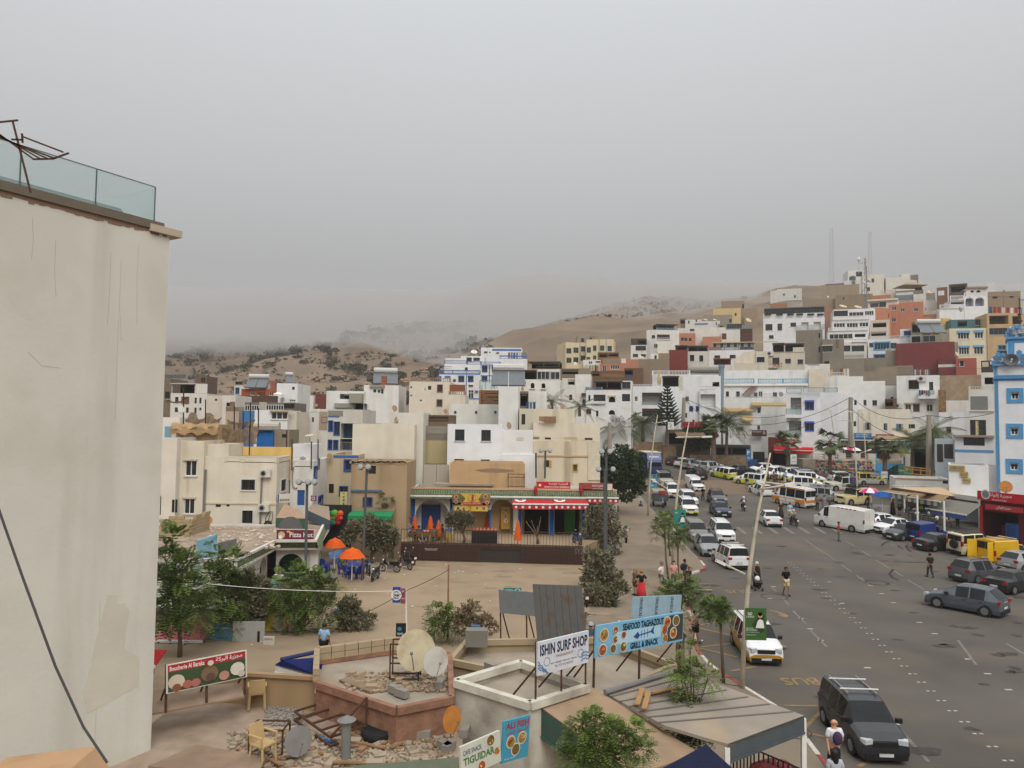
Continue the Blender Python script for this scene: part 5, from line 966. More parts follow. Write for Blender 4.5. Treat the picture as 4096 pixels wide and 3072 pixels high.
for a_ in [('dark dish on the rail terrace of the long white house',cR,1672,706,129,21,dG,10,10),('large cream dish above the big white hill building',cR,1390,68,214,26,dB,20,40),('left of two wide cream dishes on the stepped white house',cU,648,490,196,32,dB,10,60),('right of two wide cream dishes on the stepped white house',cU,776,496,196,32,dB,10,60),('yellowish dish on the small red house',cU,1633,902,143,24,dB,30,25),('brown dish against the large maroon house',cU,1567,906,147,14,dT,30,15),('white dish on a post beside the silver solar heater',cU,1328,708,158,18,dW,20,15),('black dish behind the teal terrace',cU,1660,515,166,22,dG,20,15),('white dish near the hill crest by the grey block',cU,1392,365,240,20,dB,20,40),('round dish behind the date palm on the cafe wall',cS,1190,60,113,19,dT,0,5),('cream dish lying on the slanting terrace roof',cU,1440,630,170,28,dB,20,65),('small pale dish on the tan wall at the hill top',cU,518,405,272,10,dW,30,30),('wide pale dish on the red and grey house roofs',cR,465,388,158,22,dB,20,60),('cream dish on the grey bare house in the mist',c8,1776,172,244,18,dB,20,60),('second cream dish right of it on the grey bare house',c8,1856,172,244,18,dB,20,60),('orange dish by the tan dish row over the maroon house',cR,592,342,168,14,dT,30,25)]:dsh(*a_)
# antenna masts
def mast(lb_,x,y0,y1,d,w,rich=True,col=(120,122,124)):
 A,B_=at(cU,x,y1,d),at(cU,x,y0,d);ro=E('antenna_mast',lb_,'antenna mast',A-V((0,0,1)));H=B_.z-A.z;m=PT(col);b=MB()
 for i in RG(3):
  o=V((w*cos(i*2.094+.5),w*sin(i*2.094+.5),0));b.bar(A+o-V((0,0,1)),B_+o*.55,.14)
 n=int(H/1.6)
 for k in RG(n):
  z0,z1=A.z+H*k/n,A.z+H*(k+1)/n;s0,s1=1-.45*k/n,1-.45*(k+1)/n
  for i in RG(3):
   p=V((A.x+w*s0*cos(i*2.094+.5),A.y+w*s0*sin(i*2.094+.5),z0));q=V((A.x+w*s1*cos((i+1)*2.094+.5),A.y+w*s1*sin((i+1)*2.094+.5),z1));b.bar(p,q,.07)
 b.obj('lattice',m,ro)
 if rich:
  for (dx,z,h,r_)in ((.9,.86,3.2,.18),(-.9,.86,3.2,.18),(.2,.93,3.4,.2),(-2.6,.84,5.,.08),(.8,.6,1.6,.22),(-.8,.62,1.6,.22)):
   b=MB();p=V((A.x+dx,A.y-.5,A.z+H*z));b.box(p,(r_*2,.2,h));b.obj('antenna_panel',PT((196,196,194)),ro)
  for (dx,z,r_)in ((-2.6,.97,.75),(.9,.55,.55),(-.8,.5,.5),(.4,.47,.45)):
   MB().bl(V((A.x+dx,A.y-.7,A.z+H*z)),r_,10,6,(1,.5,1)).obj('drum_antenna',PT((206,206,204)),ro)
  b=MB();b.bar(V((A.x-2.6,A.y,A.z+H*.9)),V((A.x,A.y,A.z+H*.9)),.12);b.bar(A+V((-5,0,0)),V((A.x,A.y,A.z+H*.42)),.15);b.bar(A+V((4,2,0)),V((A.x,A.y,A.z+H*.42)),.15);b.obj('brace',m,ro)
mast('antenna mast with panels and drums standing in front of the hilltop blocks',846,72,495,256,.55);mast('lattice mast fading into the cloud on the left of the hilltop',552,-190,290,395,1.6,False,(176,176,178));mast('lattice mast fading into the cloud behind the highest block',884,-160,240,430,1.3,False,(176,176,178))  # the two far masts carry the mist in their pale grey colour
# -- plaza shop row
Z3=V((0,0,1))
BLUE=(30,86,160);REDP,WHP,YEL,BLK,NAVY=PT((176,38,46)),PT((226,224,218)),PT((206,166,58)),PT((26,26,28)),PT((34,42,92))
def BD_(name,lb_,cat,F,R,th=.14,face=N_,side=N_,d=0.,gp_=N_):
 u0,z0,u1,z1=R;ro=E(name,lb_,cat,F.P((u0+u1)/2,z0,d),gp_);FX(MB(),F,u0,z0,u1,z1,d-th,d).obj('board',face or WHP,ro)
 return ro,Panel(F.P(u0,z0,d),F.ux,Z3,u1-u0,z1-z0)
def QB_(name,lb_,cat,bl,br,tr,tl,th=.1,face=N_,back=N_,gp_=N_):
 bl,br,tl=V(bl),V(br),V(tl);ux=(br-bl);w=ux.length;ux.normalize();uy=(tl-bl);uy-=ux*uy.dot(ux);h=uy.length;uy.normalize();n=ux.cross(uy)
 ro=E(name,lb_,cat,(bl+br)/2,gp_);b=MB();p=[bl,br,br+uy*h,tl];p[3]=bl+uy*h;q=[x-n*th for x in p]
 b.add(p+q,[(0,1,2,3),(7,6,5,4),(0,4,5,1),(1,5,6,2),(2,6,7,3),(3,7,4,0)]);b.obj('board',face or WHP,ro)
 return ro,Panel(bl,ux,uy,w,h)
def food(P,u,v,r,seed):
 rr=RD(seed);P.dc(u,v,r,PT((214,206,190)),14);P.up();P.dc(u,v,r*.82,PT(rr.choice([(160,84,44),(176,120,56),(120,96,50)])),12);P.up()
 for i in RG(6):a=rr.u(0,6.3);q=rr.u(.1,.6)*r;P.dc(u+q*cos(a)*P.h/P.w,v+q*sin(a),r*rr.u(.14,.28),PT(rr.choice([(180,50,36),(86,124,48),(220,196,130),(110,62,36)])),7)
 P.lay-=2
TILE=mat('green_roof_tile',(104,112,84),.8,0,.35,6,.3,30)
def tiles(ro,a,b_,dn,out,rows=2,w=.2):
 a,b_=V(a),V(b_);L=(b_-a).length;ux=(b_-a)/L;n=int(L/w);dv=V(out)+V((0,0,-dn));b=MB();nrm=ux.cross(dv).normalized();nrm=nrm if nrm.z>0 else -nrm
 b.py([a,b_,b_+dv,a+dv])
 for i in RG(n):
  for r in RG(rows):
   o=a+ux*(w*(i+.5))+dv*(r/rows)+nrm*(.03-.02*r);k=[ux*(w*.42*cos(t))+nrm*(.07*sin(t))for t in (0,.8,1.57,2.35,3.14)];e_=dv*(1/rows)
   b.add([o+x for x in k]+[o+x+e_+nrm*.02 for x in k],[(j,j+1,j+6,j+5)for j in RG(4)]+[(5,6,7,8,9)])
 o_=b.obj('roof_tiles',TILE,ro);o_['kind']='stuff'
 # terrace behind the brown fence
fA,fB=gnd(cQ,222,862),gnd(cQ,1798,905);fA.z=fB.z=.15;TZ=1.42
b=MB();q0,q1=at(cQ,130,700,61.6),at(cQ,2150,640,61.6)
b.hx([V((fA.x-.6,fA.y+.3,0)),V((fB.x,fB.y+.3,0)),V((q1.x-1.2,61.6,0)),V((q0.x,61.6,0))]+[V((fA.x-.6,fA.y+.3,TZ)),V((fB.x,fB.y+.3,TZ)),V((q1.x-1.2,61.6,TZ)),V((q0.x,61.6,TZ))]);STC(b,'terrace',PLAZA)
ro=E('corrugated_fence','brown corrugated metal fence with a barred railing round the terrace','fence',fA);fu=(fB-fA);fl=fu.length;fu.normalize();fn=V((fu.y,-fu.x,0));BRN=mat('brown_metal',(76,54,46),.7,.1,.18,3,patch=.3,pcol=(60,44,40),pscale=1);FH=TZ-.15
FC=Face(fA,fu,cQ);rec=FC.rc(905,752,1262,866);me={}
def slat(u,h,z,w=.082,d=.05):
 k=(round(h,2),w)
 if k not in me:b=MB();b.hx([(-w/2,0,0),(w/2,0,0),(w/2,0,h),(-w/2,0,h)]+[])if 0 else b.add([(-w*.5,0,0),(-w*.25,-d,0),(w*.25,-d,0),(w*.5,0,0),(-w*.5,0,h),(-w*.25,-d,h),(w*.25,-d,h),(w*.5,0,h)],[(0,1,5,4),(1,2,6,5),(2,3,7,6),(4,5,6,7)]);me[k]=b.me('slat',BRN)
 o=OBN('slat',me[k]);LNK(o);o.parent=ro;o.location=fA+fu*u+V((0,0,z))-ro.location;o.rotation_euler=(0,0,math.atan2(fu.y,fu.x))
n=int(fl/.105)
for i in RG(n):
 u=.05+i*.105
 if rec[0]<u<rec[2]:slat(u,TZ+.02-rec[3],rec[3])
 else:slat(u,FH,.15)
b=MB();FX(b,FC,0,.15,rec[0],TZ,-.06,-.02);FX(b,FC,rec[2],.15,fl,TZ,-.06,-.02);FX(b,FC,rec[0],rec[3],rec[2],TZ,-.06,-.02);b.obj('sheet',BRN,ro)
FX(MB(),FC,rec[0],0.,rec[2],rec[3],-.11,-.1).obj('recess_panel',PT((52,46,42)),ro)
b=MB();b.bar(FC.P(0,TZ+1.08),FC.P(fl,TZ+1.08),.05);b.bar(FC.P(0,TZ+.1),FC.P(fl,TZ+.1),.04);b.obj('top_rail',BRN,ro)
b=MB();b.box((0,0,.53),(.022,.022,1.06));mb_=b.me('railing_bar',BRN)
for i in RG(int(fl/.24)+1):o=OBN('railing_bar',mb_);LNK(o);o.parent=ro;o.location=FC.P(i*.24,TZ)-ro.location;o.scale=(1.8,1.8,1)if i%8==0 else (1,1,1)
GP=Panel(FC.P(FC.map(430,748)[0],FC.map(430,758)[1],.055),FC.ux,Z3,1.,.17);GP.tx('TAAZOUKT',0,0,1,1,PT((170,164,140)),.02);GP.dn(ro,'graffiti');GP=Panel(FC.P(FC.map(1725,748)[0],FC.map(1725,790)[1],.055),FC.ux,Z3,1.,.4);GP.tx('SYZO',0,0,1,1,PT((120,112,108)));GP.dn(ro,'graffiti')
# the shops
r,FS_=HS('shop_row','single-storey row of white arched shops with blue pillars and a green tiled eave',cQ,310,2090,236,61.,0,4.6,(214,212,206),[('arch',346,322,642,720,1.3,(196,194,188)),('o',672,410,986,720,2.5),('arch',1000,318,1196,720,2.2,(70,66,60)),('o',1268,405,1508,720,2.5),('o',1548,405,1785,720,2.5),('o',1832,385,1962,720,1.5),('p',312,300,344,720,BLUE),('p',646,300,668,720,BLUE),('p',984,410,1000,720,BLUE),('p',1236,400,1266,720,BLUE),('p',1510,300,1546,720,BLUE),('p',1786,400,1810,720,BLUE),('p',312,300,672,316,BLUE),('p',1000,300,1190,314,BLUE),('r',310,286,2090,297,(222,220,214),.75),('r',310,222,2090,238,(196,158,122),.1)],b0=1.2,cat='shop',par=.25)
F=FS_;tiles(r,F.P(F.map(318,250)[0],F.map(318,240)[1],.05),F.P(F.map(2085,250)[0],F.map(318,240)[1],.05),.62,F.n*.72)
FX(MB(),F,*F.rc(386,378,552,720),-1.28,-1.2).obj('blue_shutter',PT((18,66,130)),r);FX(MB(),F,*F.rc(1655,412,1750,640),-2.4,-2.3).obj('green_curtain',CLO((88,168,76)),r)
b=MB()
for i in RG(16):u0,z0,u1,z1=F.rc(1052,330+i*15,1152,341+i*15);FX(b,F,u0,z0,u1,z1,-1.6,-1.5)
b.obj('roller_shutter',PT((60,58,56)),r)
b=MB();u0,z0,u1,z1=F.rc(1088,392,1168,590);FX(b,F,u0,z0,u1,z1,-.9,-.85);o=TH(b,'menu_board','tall yellow and red menu board standing in the second arch','sign',PT((190,150,56)));P_=Panel(F.P(u0,z0,-.85),F.ux,Z3,u1-u0,z1-z0);food(P_,.5,.82,.09,1);food(P_,.5,.6,.08,2);P_.dc(.55,.38,.1,PT((214,208,190)));P_.up();P_.tx('j',.45,.33,.65,.44,REDP);q=P_.dn(N_,'menu_print');q.parent=o;q.location=-o.location
# its signs and awnings
r,P=BD_('food_sign','yellow food sign with a red j and pictures of dishes over the shop row','sign',F,F.rc(676,260,998,354),.12,PT((206,170,66)),d=.95)
P.rc(0,0,1,.18,PT((200,178,120)));P.py([(0,0.),(.22,0),(.34,.5),(.22,1),(0,1)],PT((122,92,58)));P.py([(1,0.),(.78,0),(.68,.5),(.78,1),(1,1)],PT((150,104,62)));P.up();P.rc(.27,.02,.8,.22,REDP);P.py([(.17,.55),(.27,.85),(.35,.55),(.27,.3)],PT((90,100,50)));P.py([(.7,.45),(.77,.65),(.84,.45),(.77,.25)],PT((90,96,50)));P.up();food(P,.1,.7,.2,4);food(P,.1,.25,.16,5);food(P,.88,.78,.2,6);food(P,.92,.2,.17,7);P.up();P.ring(.52,.6,.36,.02,BLK);P.tx('j',.48,.3,.57,.92,REDP,.02);P.tx('food',.56,.56,.64,.68,WHP);P.tx('Pizza - Tacos - Salads - Burger',.31,.07,.76,.17,WHP,.01);P.dn(r)
r,P=BD_('food_banner','narrow yellow food banner with a red j under the larger food sign','sign',F,F.rc(690,358,978,410),.06,PT((208,172,64)),d=.85);food(P,.12,.45,.36,8);food(P,.28,.45,.3,9);food(P,.68,.5,.26,10);food(P,.88,.5,.38,11);P.ring(.47,.5,.36,.03,BLK);P.tx('j',.45,.25,.5,.78,REDP,.02);P.dn(r)
r,P=BD_('shop_sign','bright red sign reading ALIMENTATION GÉNÉRALE above the shop row','sign',F,F.rc(1397,170,1690,228),.25,PT((188,22,36)),d=-.2);P.tx('ALIMENTATION GÉNÉRALE',.22,.14,.97,.42,WHP,.02);P.tx('التغذية العامة',.36,.52,.92,.9,WHP,.01,True);P.dc(.1,.5,.3,PT((206,60,56)));P.up();P.dc(.1,.5,.17,WHP);P.dn(r)
r,P=BD_('shop_sign','faded red sign with white Arabic lettering at the right end of the shop row','sign',F,F.rc(1763,178,2054,244),.3,PT((150,66,58)),d=.1);P.rc(.84,.1,.98,.9,PT((206,200,190)));P.tx('التغذية العامة',.38,.48,.7,.84,WHP,.01,True);P.tx('ALIMENTATION GÉNÉRALE',.38,.2,.7,.36,WHP);P.dn(r)
def AWN(lb_,F,R,col,zval=.32,out=1.5,bar=True,stripes=N_,name='awning',cat='awning',dots=0):
 u0,z0,u1,z1=R;ro=E(name,lb_,cat,F.P((u0+u1)/2,z0));b=MB();zl=z0+zval
 b.add([F.P(u0,z1,.05),F.P(u1,z1,.05),F.P(u1,zl,out),F.P(u0,zl,out),F.P(u0,z1-.04,.05),F.P(u1,z1-.04,.05),F.P(u1,zl-.04,out),F.P(u0,zl-.04,out)],[(3,2,1,0),(4,5,6,7),(0,4,7,3),(1,2,6,5)]);b.obj('canopy',CLO(col),ro)
 if bar:FX(MB(),F,u0-.02,zl-.05,u1+.02,zl+.06,out+.002,out+.1).obj('front_bar',WHP,ro)
 n=len(stripes)if stripes else 1;k=n if n==1 else max(4,int((u1-u0)/.45))
 for i in RG(k):
  b=MB();a_,c_=u0+(u1-u0)*i/k,u0+(u1-u0)*(i+1)/k;FX(b,F,a_,z0,c_,zl-.052,out+.02,out+.03);b.obj('valance',CLO(stripes[i%n]if stripes else col),ro)
 if dots:
  P=Panel(F.P(u0,z0,out+.03),F.ux,Z3,u1-u0,zval-.05)
  for i in RG(dots):P.dc((i+.5)/dots,.5,.3,WHP,8)
  P.dn(ro,'valance_print')
 return ro,zl
for lb,x0,x1,y0,y1,ou in (('red awning with a white roundel, left one of the red pair',1190,1530,290,405,1.6),('red awning with a white roundel, right one of the red pair',1534,1826,290,406,1.6),('short red awning at the right end of the shop row',1822,2088,298,350,1.)):
 u0,z0,u1,z1=F.rc(x0,y0,x1,y1);sh=60.9/(60.9-ou);z0=CAMH+(z0-CAMH)/sh
 ro,zl=AWN(lb,F,(u0,z0,u1,z1),(178,52,58),.42,ou,dots=6)
 if x0<1800:
  P=Panel(F.P(u0,zl,ou+.002),F.ux,(F.P(0,z1,.05)-F.P(0,zl,ou)).normalized(),u1-u0,(F.P(0,z1,.05)-F.P(0,zl,ou)).length);P.dc(.19,.55,.3,WHP);P.dc(.66,.85,.12,WHP);P.up();P.dc(.19,.5,.12,PT((186,60,60)));P.dn(ro,'canopy_print')
b=MB()
for x,l in ((1386,'left'),(1776,'right')):b=MB();u,z=F.map(x,236);b.bl(F.P(u,z,.5),.16,8,6,(1,1,2.6));TH(b,'lantern',f'red hanging lantern below the red signs, the {l} one','lantern',PT((150,36,44)),True)
# things on its roof
b=MB();A,B_=F.M(1150,200,-2),F.M(1292,200,-2);Rr=E('iron_cage','rusty iron cage standing on the shop roof','frame',A);b=MB();zt=F.map(1150,105)[1]
for p in (A,B_,A+V((0,-1.3,0)),B_+V((0,-1.3,0)),(A+B_)/2):b.bar(V((*p[:2],A.z-.2)),V((*p[:2],zt)),.05)
for z in (zt,zt-.25,A.z-.1):b.bar(V((*A[:2],z)),V((*B_[:2],z)),.05);b.bar(V((A.x,A.y-1.3,z)),V((B_.x,B_.y-1.3,z)),.05);b.bar(V((*A[:2],z)),V((A.x,A.y-1.3,z)),.05);b.bar(V((*B_[:2],z)),V((B_.x,B_.y-1.3,z)),.05)
b.obj('bars',RU,Rr);b=MB();b.box(F.M(760,200,-1.6),(5,1.6,.16));TH(b,'roof_slab','low tan cement slab on the shop roof','slab',CO_);b=MB();b.box(F.M(690,168,-2),(.8,.6,.6));TH(b,'roof_vent','small grey metal vent box on the shop roof','vent',PT((110,116,114)))
# -- blue mural stair left of the shops
F2=Face(at(cQ,180,300,60.2),V((1,0,0)),cQ);r,P=BD_('mural_panel','tall blue panel painted with a white diamond by the tiled stair','mural',F2,F2.rc(190,306,270,600),.1,PT((26,74,136)));P.py([(.5,.88),(.82,.7),(.5,.52),(.18,.7)],WHP);P.up();P.py([(.5,.82),(.7,.7),(.5,.58),(.3,.7)],PT((26,74,136)));P.up();P.py([(.5,.74),(.58,.7),(.5,.66),(.42,.7)],WHP);P.rc(.35,.91,.65,.93,WHP);P.tx('ⵣⵣⵣ',.2,.3,.85,.45,PT((130,160,196)));P.dn(r)
ro=E('tiled_stair','outside stair faced with a blue and white tile checkerboard','stairs',at(cQ,240,700,59));F2=Face(at(cQ,178,480,59.2),V((1,0,0)),cQ);T1,T2=PT((196,200,206)),PT((52,72,146))
for j in RG(9):
 for i in RG(8):
  if 478+j*16<478+max(0,(i-2))*16:continue
  b=MB();u0,z0,u1,z1=F2.rc(178+i*16,478+j*16,194+i*16,494+j*16);FX(b,F2,u0+.004,z0+.004,u1-.004,z1-.004,-.02,0);b.obj('tile',T1 if (i+j)%2 else T2,ro)
b=MB();u0,z0,u1,z1=F2.rc(178,490,306,625);b.pr([(u0,z0),(u1,z0),(u1,z0+.6),(u0+.6,z1+.1),(u0,z1+.1)],F2.fr(-1.2),1.17);b.obj('stair_body',CO_,ro);b=MB();b.bar(F2.M(180,402,-.3),F2.M(306,490,-.3),.06)
for i in RG(7):b.bar(F2.M(182+i*20,404+i*14,-.3),F2.M(182+i*20,480+i*14,-.3),.03)
b.obj('handrail',NAVY,ro)
HS('mural_wall','dark patterned wall behind the blue mural panel',cQ,175,312,285,60.6,0,.4,(120,108,102),b0=1,cat='wall')
# -- pizza arcade
ZE,ZR=2.65,3.1;pe=[oz(cA,x,y,ZE)for x,y in ((822,692),(1122,522),(1488,520),(1592,352))];pr=[oz(cA,x,y,ZR)for x,y in ((800,630),(1122,470),(1475,468),(1560,290))]
ro=E('arcade','white arcade of pointed arches with a green tiled eave under the pizza sign','arcade',V((pe[1].x,pe[1].y,.15)));AW=PS((212,208,200),.4);TEAL=PT((24,88,80))
specs=[(0,1,[(850,690,950,815),(992,600,1090,770)]),(1,2,[(1112,572,1376,800)]),(2,3,[(1500,545,1520,720),(1538,500,1556,660)])]
for i,j,hs in specs:
 a,c_=V((pe[i].x,pe[i].y,0)),V((pe[j].x,pe[j].y,0));ux=(c_-a);L=ux.length;ux.normalize();F=Face(a,ux,cA);F.o-=F.n*.45
 HR=[]
 for h in hs:R=F.rc(*h);HR.append((max(.1,R[0]),.15,min(L-.1,R[2]),min(R[3],ZE-.12)))
 b=MB();WF(b,F,0,L,.1,ZE+.02,HR,.35);b.obj('wall',AW,ro)
 for (u0,z0,u1,z1),h in zip(HR,hs):
  b=MB();w=u1-u0;hh=min(w*.62,(z1-z0)*.6);zc=z1-hh;n=8
  for s_ in (0,1):
   pts=[((u0 if s_==0 else u1)+(1 if s_==0 else -1)*w/2*(1-cos(pi/2*k/n)**1.)*1.,zc+hh*sin(pi/2*k/n)**.85)for k in RG(n+1)]
   for p,q in zip(pts,pts[1:]):b.py([F.P(*p),F.P(*q),F.P(q[0],z1),F.P(p[0],z1)]);b.py([F.P(*p),F.P(*q),F.P(*q,-.35),F.P(*p,-.35)])
  b.obj('arch_spandrel',AW,ro);MB().py([F.P(u0-.2,.1,-1.6),F.P(u1+.2,.1,-1.6),F.P(u1+.2,z1+.1,-1.6),F.P(u0-.2,z1+.1,-1.6)]).obj('arcade_back',TEAL if i==1 else PT((28,70,108))if i==2 else DK,ro)
  FX(MB(),F,u1,.12,min(L,u1+.5),1.15,-.02,.02).obj('dado',PS((142,122,100),.3),ro)
 FX(MB(),F,-.05,ZE-.13,L+.05,ZE,0.,.5).obj('eave',AW,ro);tiles(ro,V((*pr[i][:2],ZR)),V((*pr[j][:2],ZR)),ZR-ZE,V((*(pe[i]+pe[j]-pr[i]-pr[j])[:2],0))*.5,3,.17)
ARF=mat('pinkish_roof_screed',(156,138,120),.95,0,.2,.9,.3,14,patch=.5,pcol=(132,112,92),pscale=.8)
back=[oz(cA,1530,272,ZR),oz(cA,1130,335,ZR),oz(cA,100,335,ZR),oz(cA,90,640,ZR)];back[0].y+=.4
b=MB();top=[V((*p[:2],ZR))for p in (*pr,*back)];b.py(top);b.obj('roof',ARF,ro);b=MB()
for p,q in zip(top,top[1:]+top[:1]):b.bar(p+V((0,0,.05)),q+V((0,0,.05)),.16,.14)
for p,q in ((top[4],top[5]),(top[5],top[6]),(top[6],top[7]),(top[7],top[0])):b.py([p,q,V((q.x,q.y,0)),V((p.x,p.y,0))])
b.obj('roof_rim',AW,ro)
a,c_=oz(cA,1128,452,3.05),oz(cA,1463,452,3.05);c_.y=a.y;F=Face(a,V((1,0,0)),cA);r,P=BD_('pizza_sign','maroon sign reading Pizza Hot on the corner of the arcade roof','sign',F,F.rc(1130,362,1464,452),.1,PT((196,186,170)));P.rc(.02,.05,.98,.95,PT((112,34,56)));P.up();P.tx('Pizza Hot',.36,.26,.96,.74,WHP,.02);P.dc(.15,.45,.33,PT((196,178,140)));P.up();P.dc(.12,.25,.2,WHP,8);P.dc(.33,.78,.12,PT((206,160,70)),12,1.6);P.dn(r)
b=MB();b.la([(.85,0),(.85,.05),(.6,.05),(.01,.06)],20,MTR(oz(cA,1258,356,3.1))@MRO(rad(90),4,'X'));TH(b,'round_sign','grey half-round sign back behind the pizza sign','sign',PT((96,96,96)))
a,c_=oz(cA,470,640,3.1),oz(cA,640,565,3.1);r,P=QB_('surf_sign','tall pale blue sign board with the word AKRAM on the arcade roof','sign',at(cA,465,770,39.5),at(cA,636,700,41),N_,at(cA,470,455,39.5),.08,PT((130,178,196)));P.tx('AKRAM',.28,.8,.78,.88,BLK,.02);P.tx('surf',.8,.86,.98,.98,PT((60,120,110)));P.dn(r)
r,P=QB_('blank_sign','plain grey back of a sign board beside the AKRAM board','sign',at(cA,640,600,41.2),at(cA,790,560,43),N_,at(cA,640,478,41.2),.08,PT((112,112,114)))
ro=E('block_wall','low wall of bare tan blocks along the back of the arcade roof','wall',oz(cA,300,415,3.1));BLK1=PS((168,148,116),.3)
for (x0,y0,x1,y1,da,db)in ((120,412,390,415,0,0),(390,415,545,360,0,0)):
 A,B_=oz(cA,x0,y0,3.1),oz(cA,x1,y1,3.1);L=(B_-A).length;ux=(B_-A)/L;k=int(L/.46)
 for j in RG(6):
  for i in RG(k):
   if j==5 and i%3==0:continue
   b=MB();s_=A+ux*((i+.25*(j%2))*L/k)+V((0,0,j*.21));b.bar(s_+V((0,0,.1)),s_+ux*(L/k-.02)+V((0,0,.1)),.2,.195);b.obj('block',BLK1,ro)
rr=RD(9);b=MB()
for _ in RG(150):p=oz(cA,rr.u(560,1150),rr.u(345,520),3.12);s_=rr.u(.04,.16);b.box(p,(s_*rr.u(1,3),s_*1.5,s_),Euler((rr.u(-.3,.3),rr.u(-.3,.3),rr.u(0,6))).to_matrix())
o=b.obj('roof_rubble',PS((186,172,156),.2));o['kind']='stuff'
def TP_(lb_,pts,h,col,name='awning',cat='awning'):
 ro=E(name,lb_,cat,V(pts[0])-V((0,0,2)));b=MB();b.py(pts);b.py([pts[0],pts[1],V(pts[1])-V((0,0,h)),V(pts[0])-V((0,0,h))]);b.obj('canopy',CLO(col[0]),ro);MB().py([V(pts[0])-V((0,.02,0)),V(pts[1])-V((0,.02,0)),V(pts[1])-V((0,.02,h)),V(pts[0])-V((0,.02,h))]).obj('front',CLO(col[1]),ro);return ro
TP_('dusty canvas awning with a green front beside the cream house',[at(cA,1132,262,52),at(cA,1395,268,51.5),at(cA,1330,190,54.5),at(cA,1205,140,54.3)],.9,((166,138,116),(66,98,72)));TP_('dusty grey tarpaulin over the souk alley',[at(cA,1400,195,54),at(cA,1600,285,52.6),at(cA,1590,160,57),at(cA,1445,140,57)],.7,((150,134,116),(84,94,104)))
ro=E('souk_stall','dark souk stall hung with red, teal and orange goods at the alley mouth','stall',at(cA,1640,480,56));MB().box(at(cA,1645,330,57),(2.4,.3,3.2)).obj('stall_back',DK,ro)
for i in RG(14):MB().bl(at(cA,1592+(i%5)*24,225+(i//5)*38,56.3),.2+.05*(i%3),8,5).obj('hung_goods',CLO([(200,60,40),(30,110,110),(90,150,60),(160,40,40),(210,90,50)][i%5]),ro)
F2=Face(at(cA,1680,190,58),V((1,0,0)),cA);r,P=BD_('food_banner','upright pale green banner with pictures of dishes hung over the alley','sign',F2,F2.rc(1686,38,1748,186),.05,PT((190,190,120)));[food(P,.5,.12+.2*i,.09,40+i)for i in RG(5)];P.dn(r)
F2=Face(at(cA,1430,110,50),V((1,0,0)),cA);r,P=BD_('shop_sign','small square purple sign with a white emblem by the lamp post','sign',F2,F2.rc(1432,70,1478,118),.1,PT((120,66,104)));P.ring(.5,.5,.3,.08,WHP);P.dn(r)
F2=Face(at(cA,1148,60,54.3),V((1,0,0)),cA);r,P=BD_('shop_sign','white pictured sign on the side of the stained cream house','sign',Face(at(cL,1100,1360,54.35),V((.86,.5,0)),cL),Face(at(cL,1100,1360,54.35),V((.86,.5,0)),cL).rc(1102,1352,1212,1425),.08,PT((206,202,192)),d=.06);P.rc(0,0,.1,1,PT((70,90,130)));[P.dc(.25+.2*i,.3,.16,PT((150,130,110)),8)for i in RG(4)];P.dn(r)
# -- the mosque
MB_=mat('minaret_blue',(84,148,196),.8,0,.14,6);MW=PS((226,227,229),.06);MX=50.
ro=E('minaret','white minaret with light blue brick borders, stepped top and ribbed dome','minaret',V((54,78,0)));MU=V((cos(.575),-sin(.575),0));F=Face(at(cU,1952,1000,76),MU,cU);UW=9.
za=F.map(1952,1000)[1];b=MB();u_=lambda x,y=1200:F.map(x,y)[0];z_=lambda y,x=2060:F.map(x,y)[1]
HW=[F.rc(*q)for q in ((2100,1225,2170,1290),(2097,1532,2166,1598))]+[Face(F.o,F.ux,cS).rc(*q)for q in ((2093,325,2164,390),)]
WF(b,F,u_(1985),UW,0,za,HW,.25);WF(b,Face(F.P(0,0,0)-F.n*7,F.n,cU),0,7,0,za,[]);FX(b,F,u_(1985),za-.02,UW,za,-7,0);b.obj('wall',MW,ro)
for R in HW:
 u0,z0,u1,z1=R;b=MB();t=.38
 for q in ((u0-t,z0-t,u1+t,z0),(u0-t,z1,u1+t,z1+t),(u0-t,z0,u0,z1),(u1,z0,u1+t,z1)):FX(b,F,*q,-.02,.06)
 o=b.obj('window',MB_,ro);MB().py([F.P(u0,z0,-.22),F.P(u1,z0,-.22),F.P(u1,z1,-.22),F.P(u0,z1,-.22)]).obj('screen',WHP,o);P=Panel(F.P(u0,z0,-.21),F.ux,Z3,u1-u0,z1-z0)
 for x in (.3,.7):P.rc(x-.13,.12,x+.13,.5,BLK);P.dc(x,.62,.2,BLK,12)
 q=P.dn(o,'keyhole_opening')
 # blue brick border, brick by brick
bw,bh=u_(1985)-u_(1952),.26;me_={}
def mbrick(u0,z0,w,h,r=ro):
 FX(MB(),F,u0+.012,z0+.012,u0+w-.012,z0+h-.012,-.05,.05).obj('brick',MB_,r)
z=1.;j=0
FX(MB(),F,0,0,bw,za,-.3,0.).obj('border_bed',mat('minaret_joint',(150,176,198),.8),ro)
while z<z_(1130):
 f_=.62 if j%2 else.38;mbrick(0,z,bw*f_,bh);mbrick(bw*f_,z,bw*(1-f_),bh);z+=bh;j+=1
zc=z_(1130);FX(MB(),F,bw,zc,UW,z_(1080),-.3,0.).obj('border_bed',mat('minaret_joint',(150,176,198),.8),ro)
for j in RG(3):
 k=0;u=-(.25 if j%2 else 0)
 while u<UW:mbrick(max(u,0),zc+j*(z_(1080)-zc)/3,.5 if u>=0 else.25,(z_(1080)-zc)/3);u+=.5
for (y0,y1,d0)in ((1112,1100,.22),(1000,985,.3)):FX(MB(),F,-.12,z_(y0),UW,z_(y1),-7,d0).obj('cornice',MB_,ro)
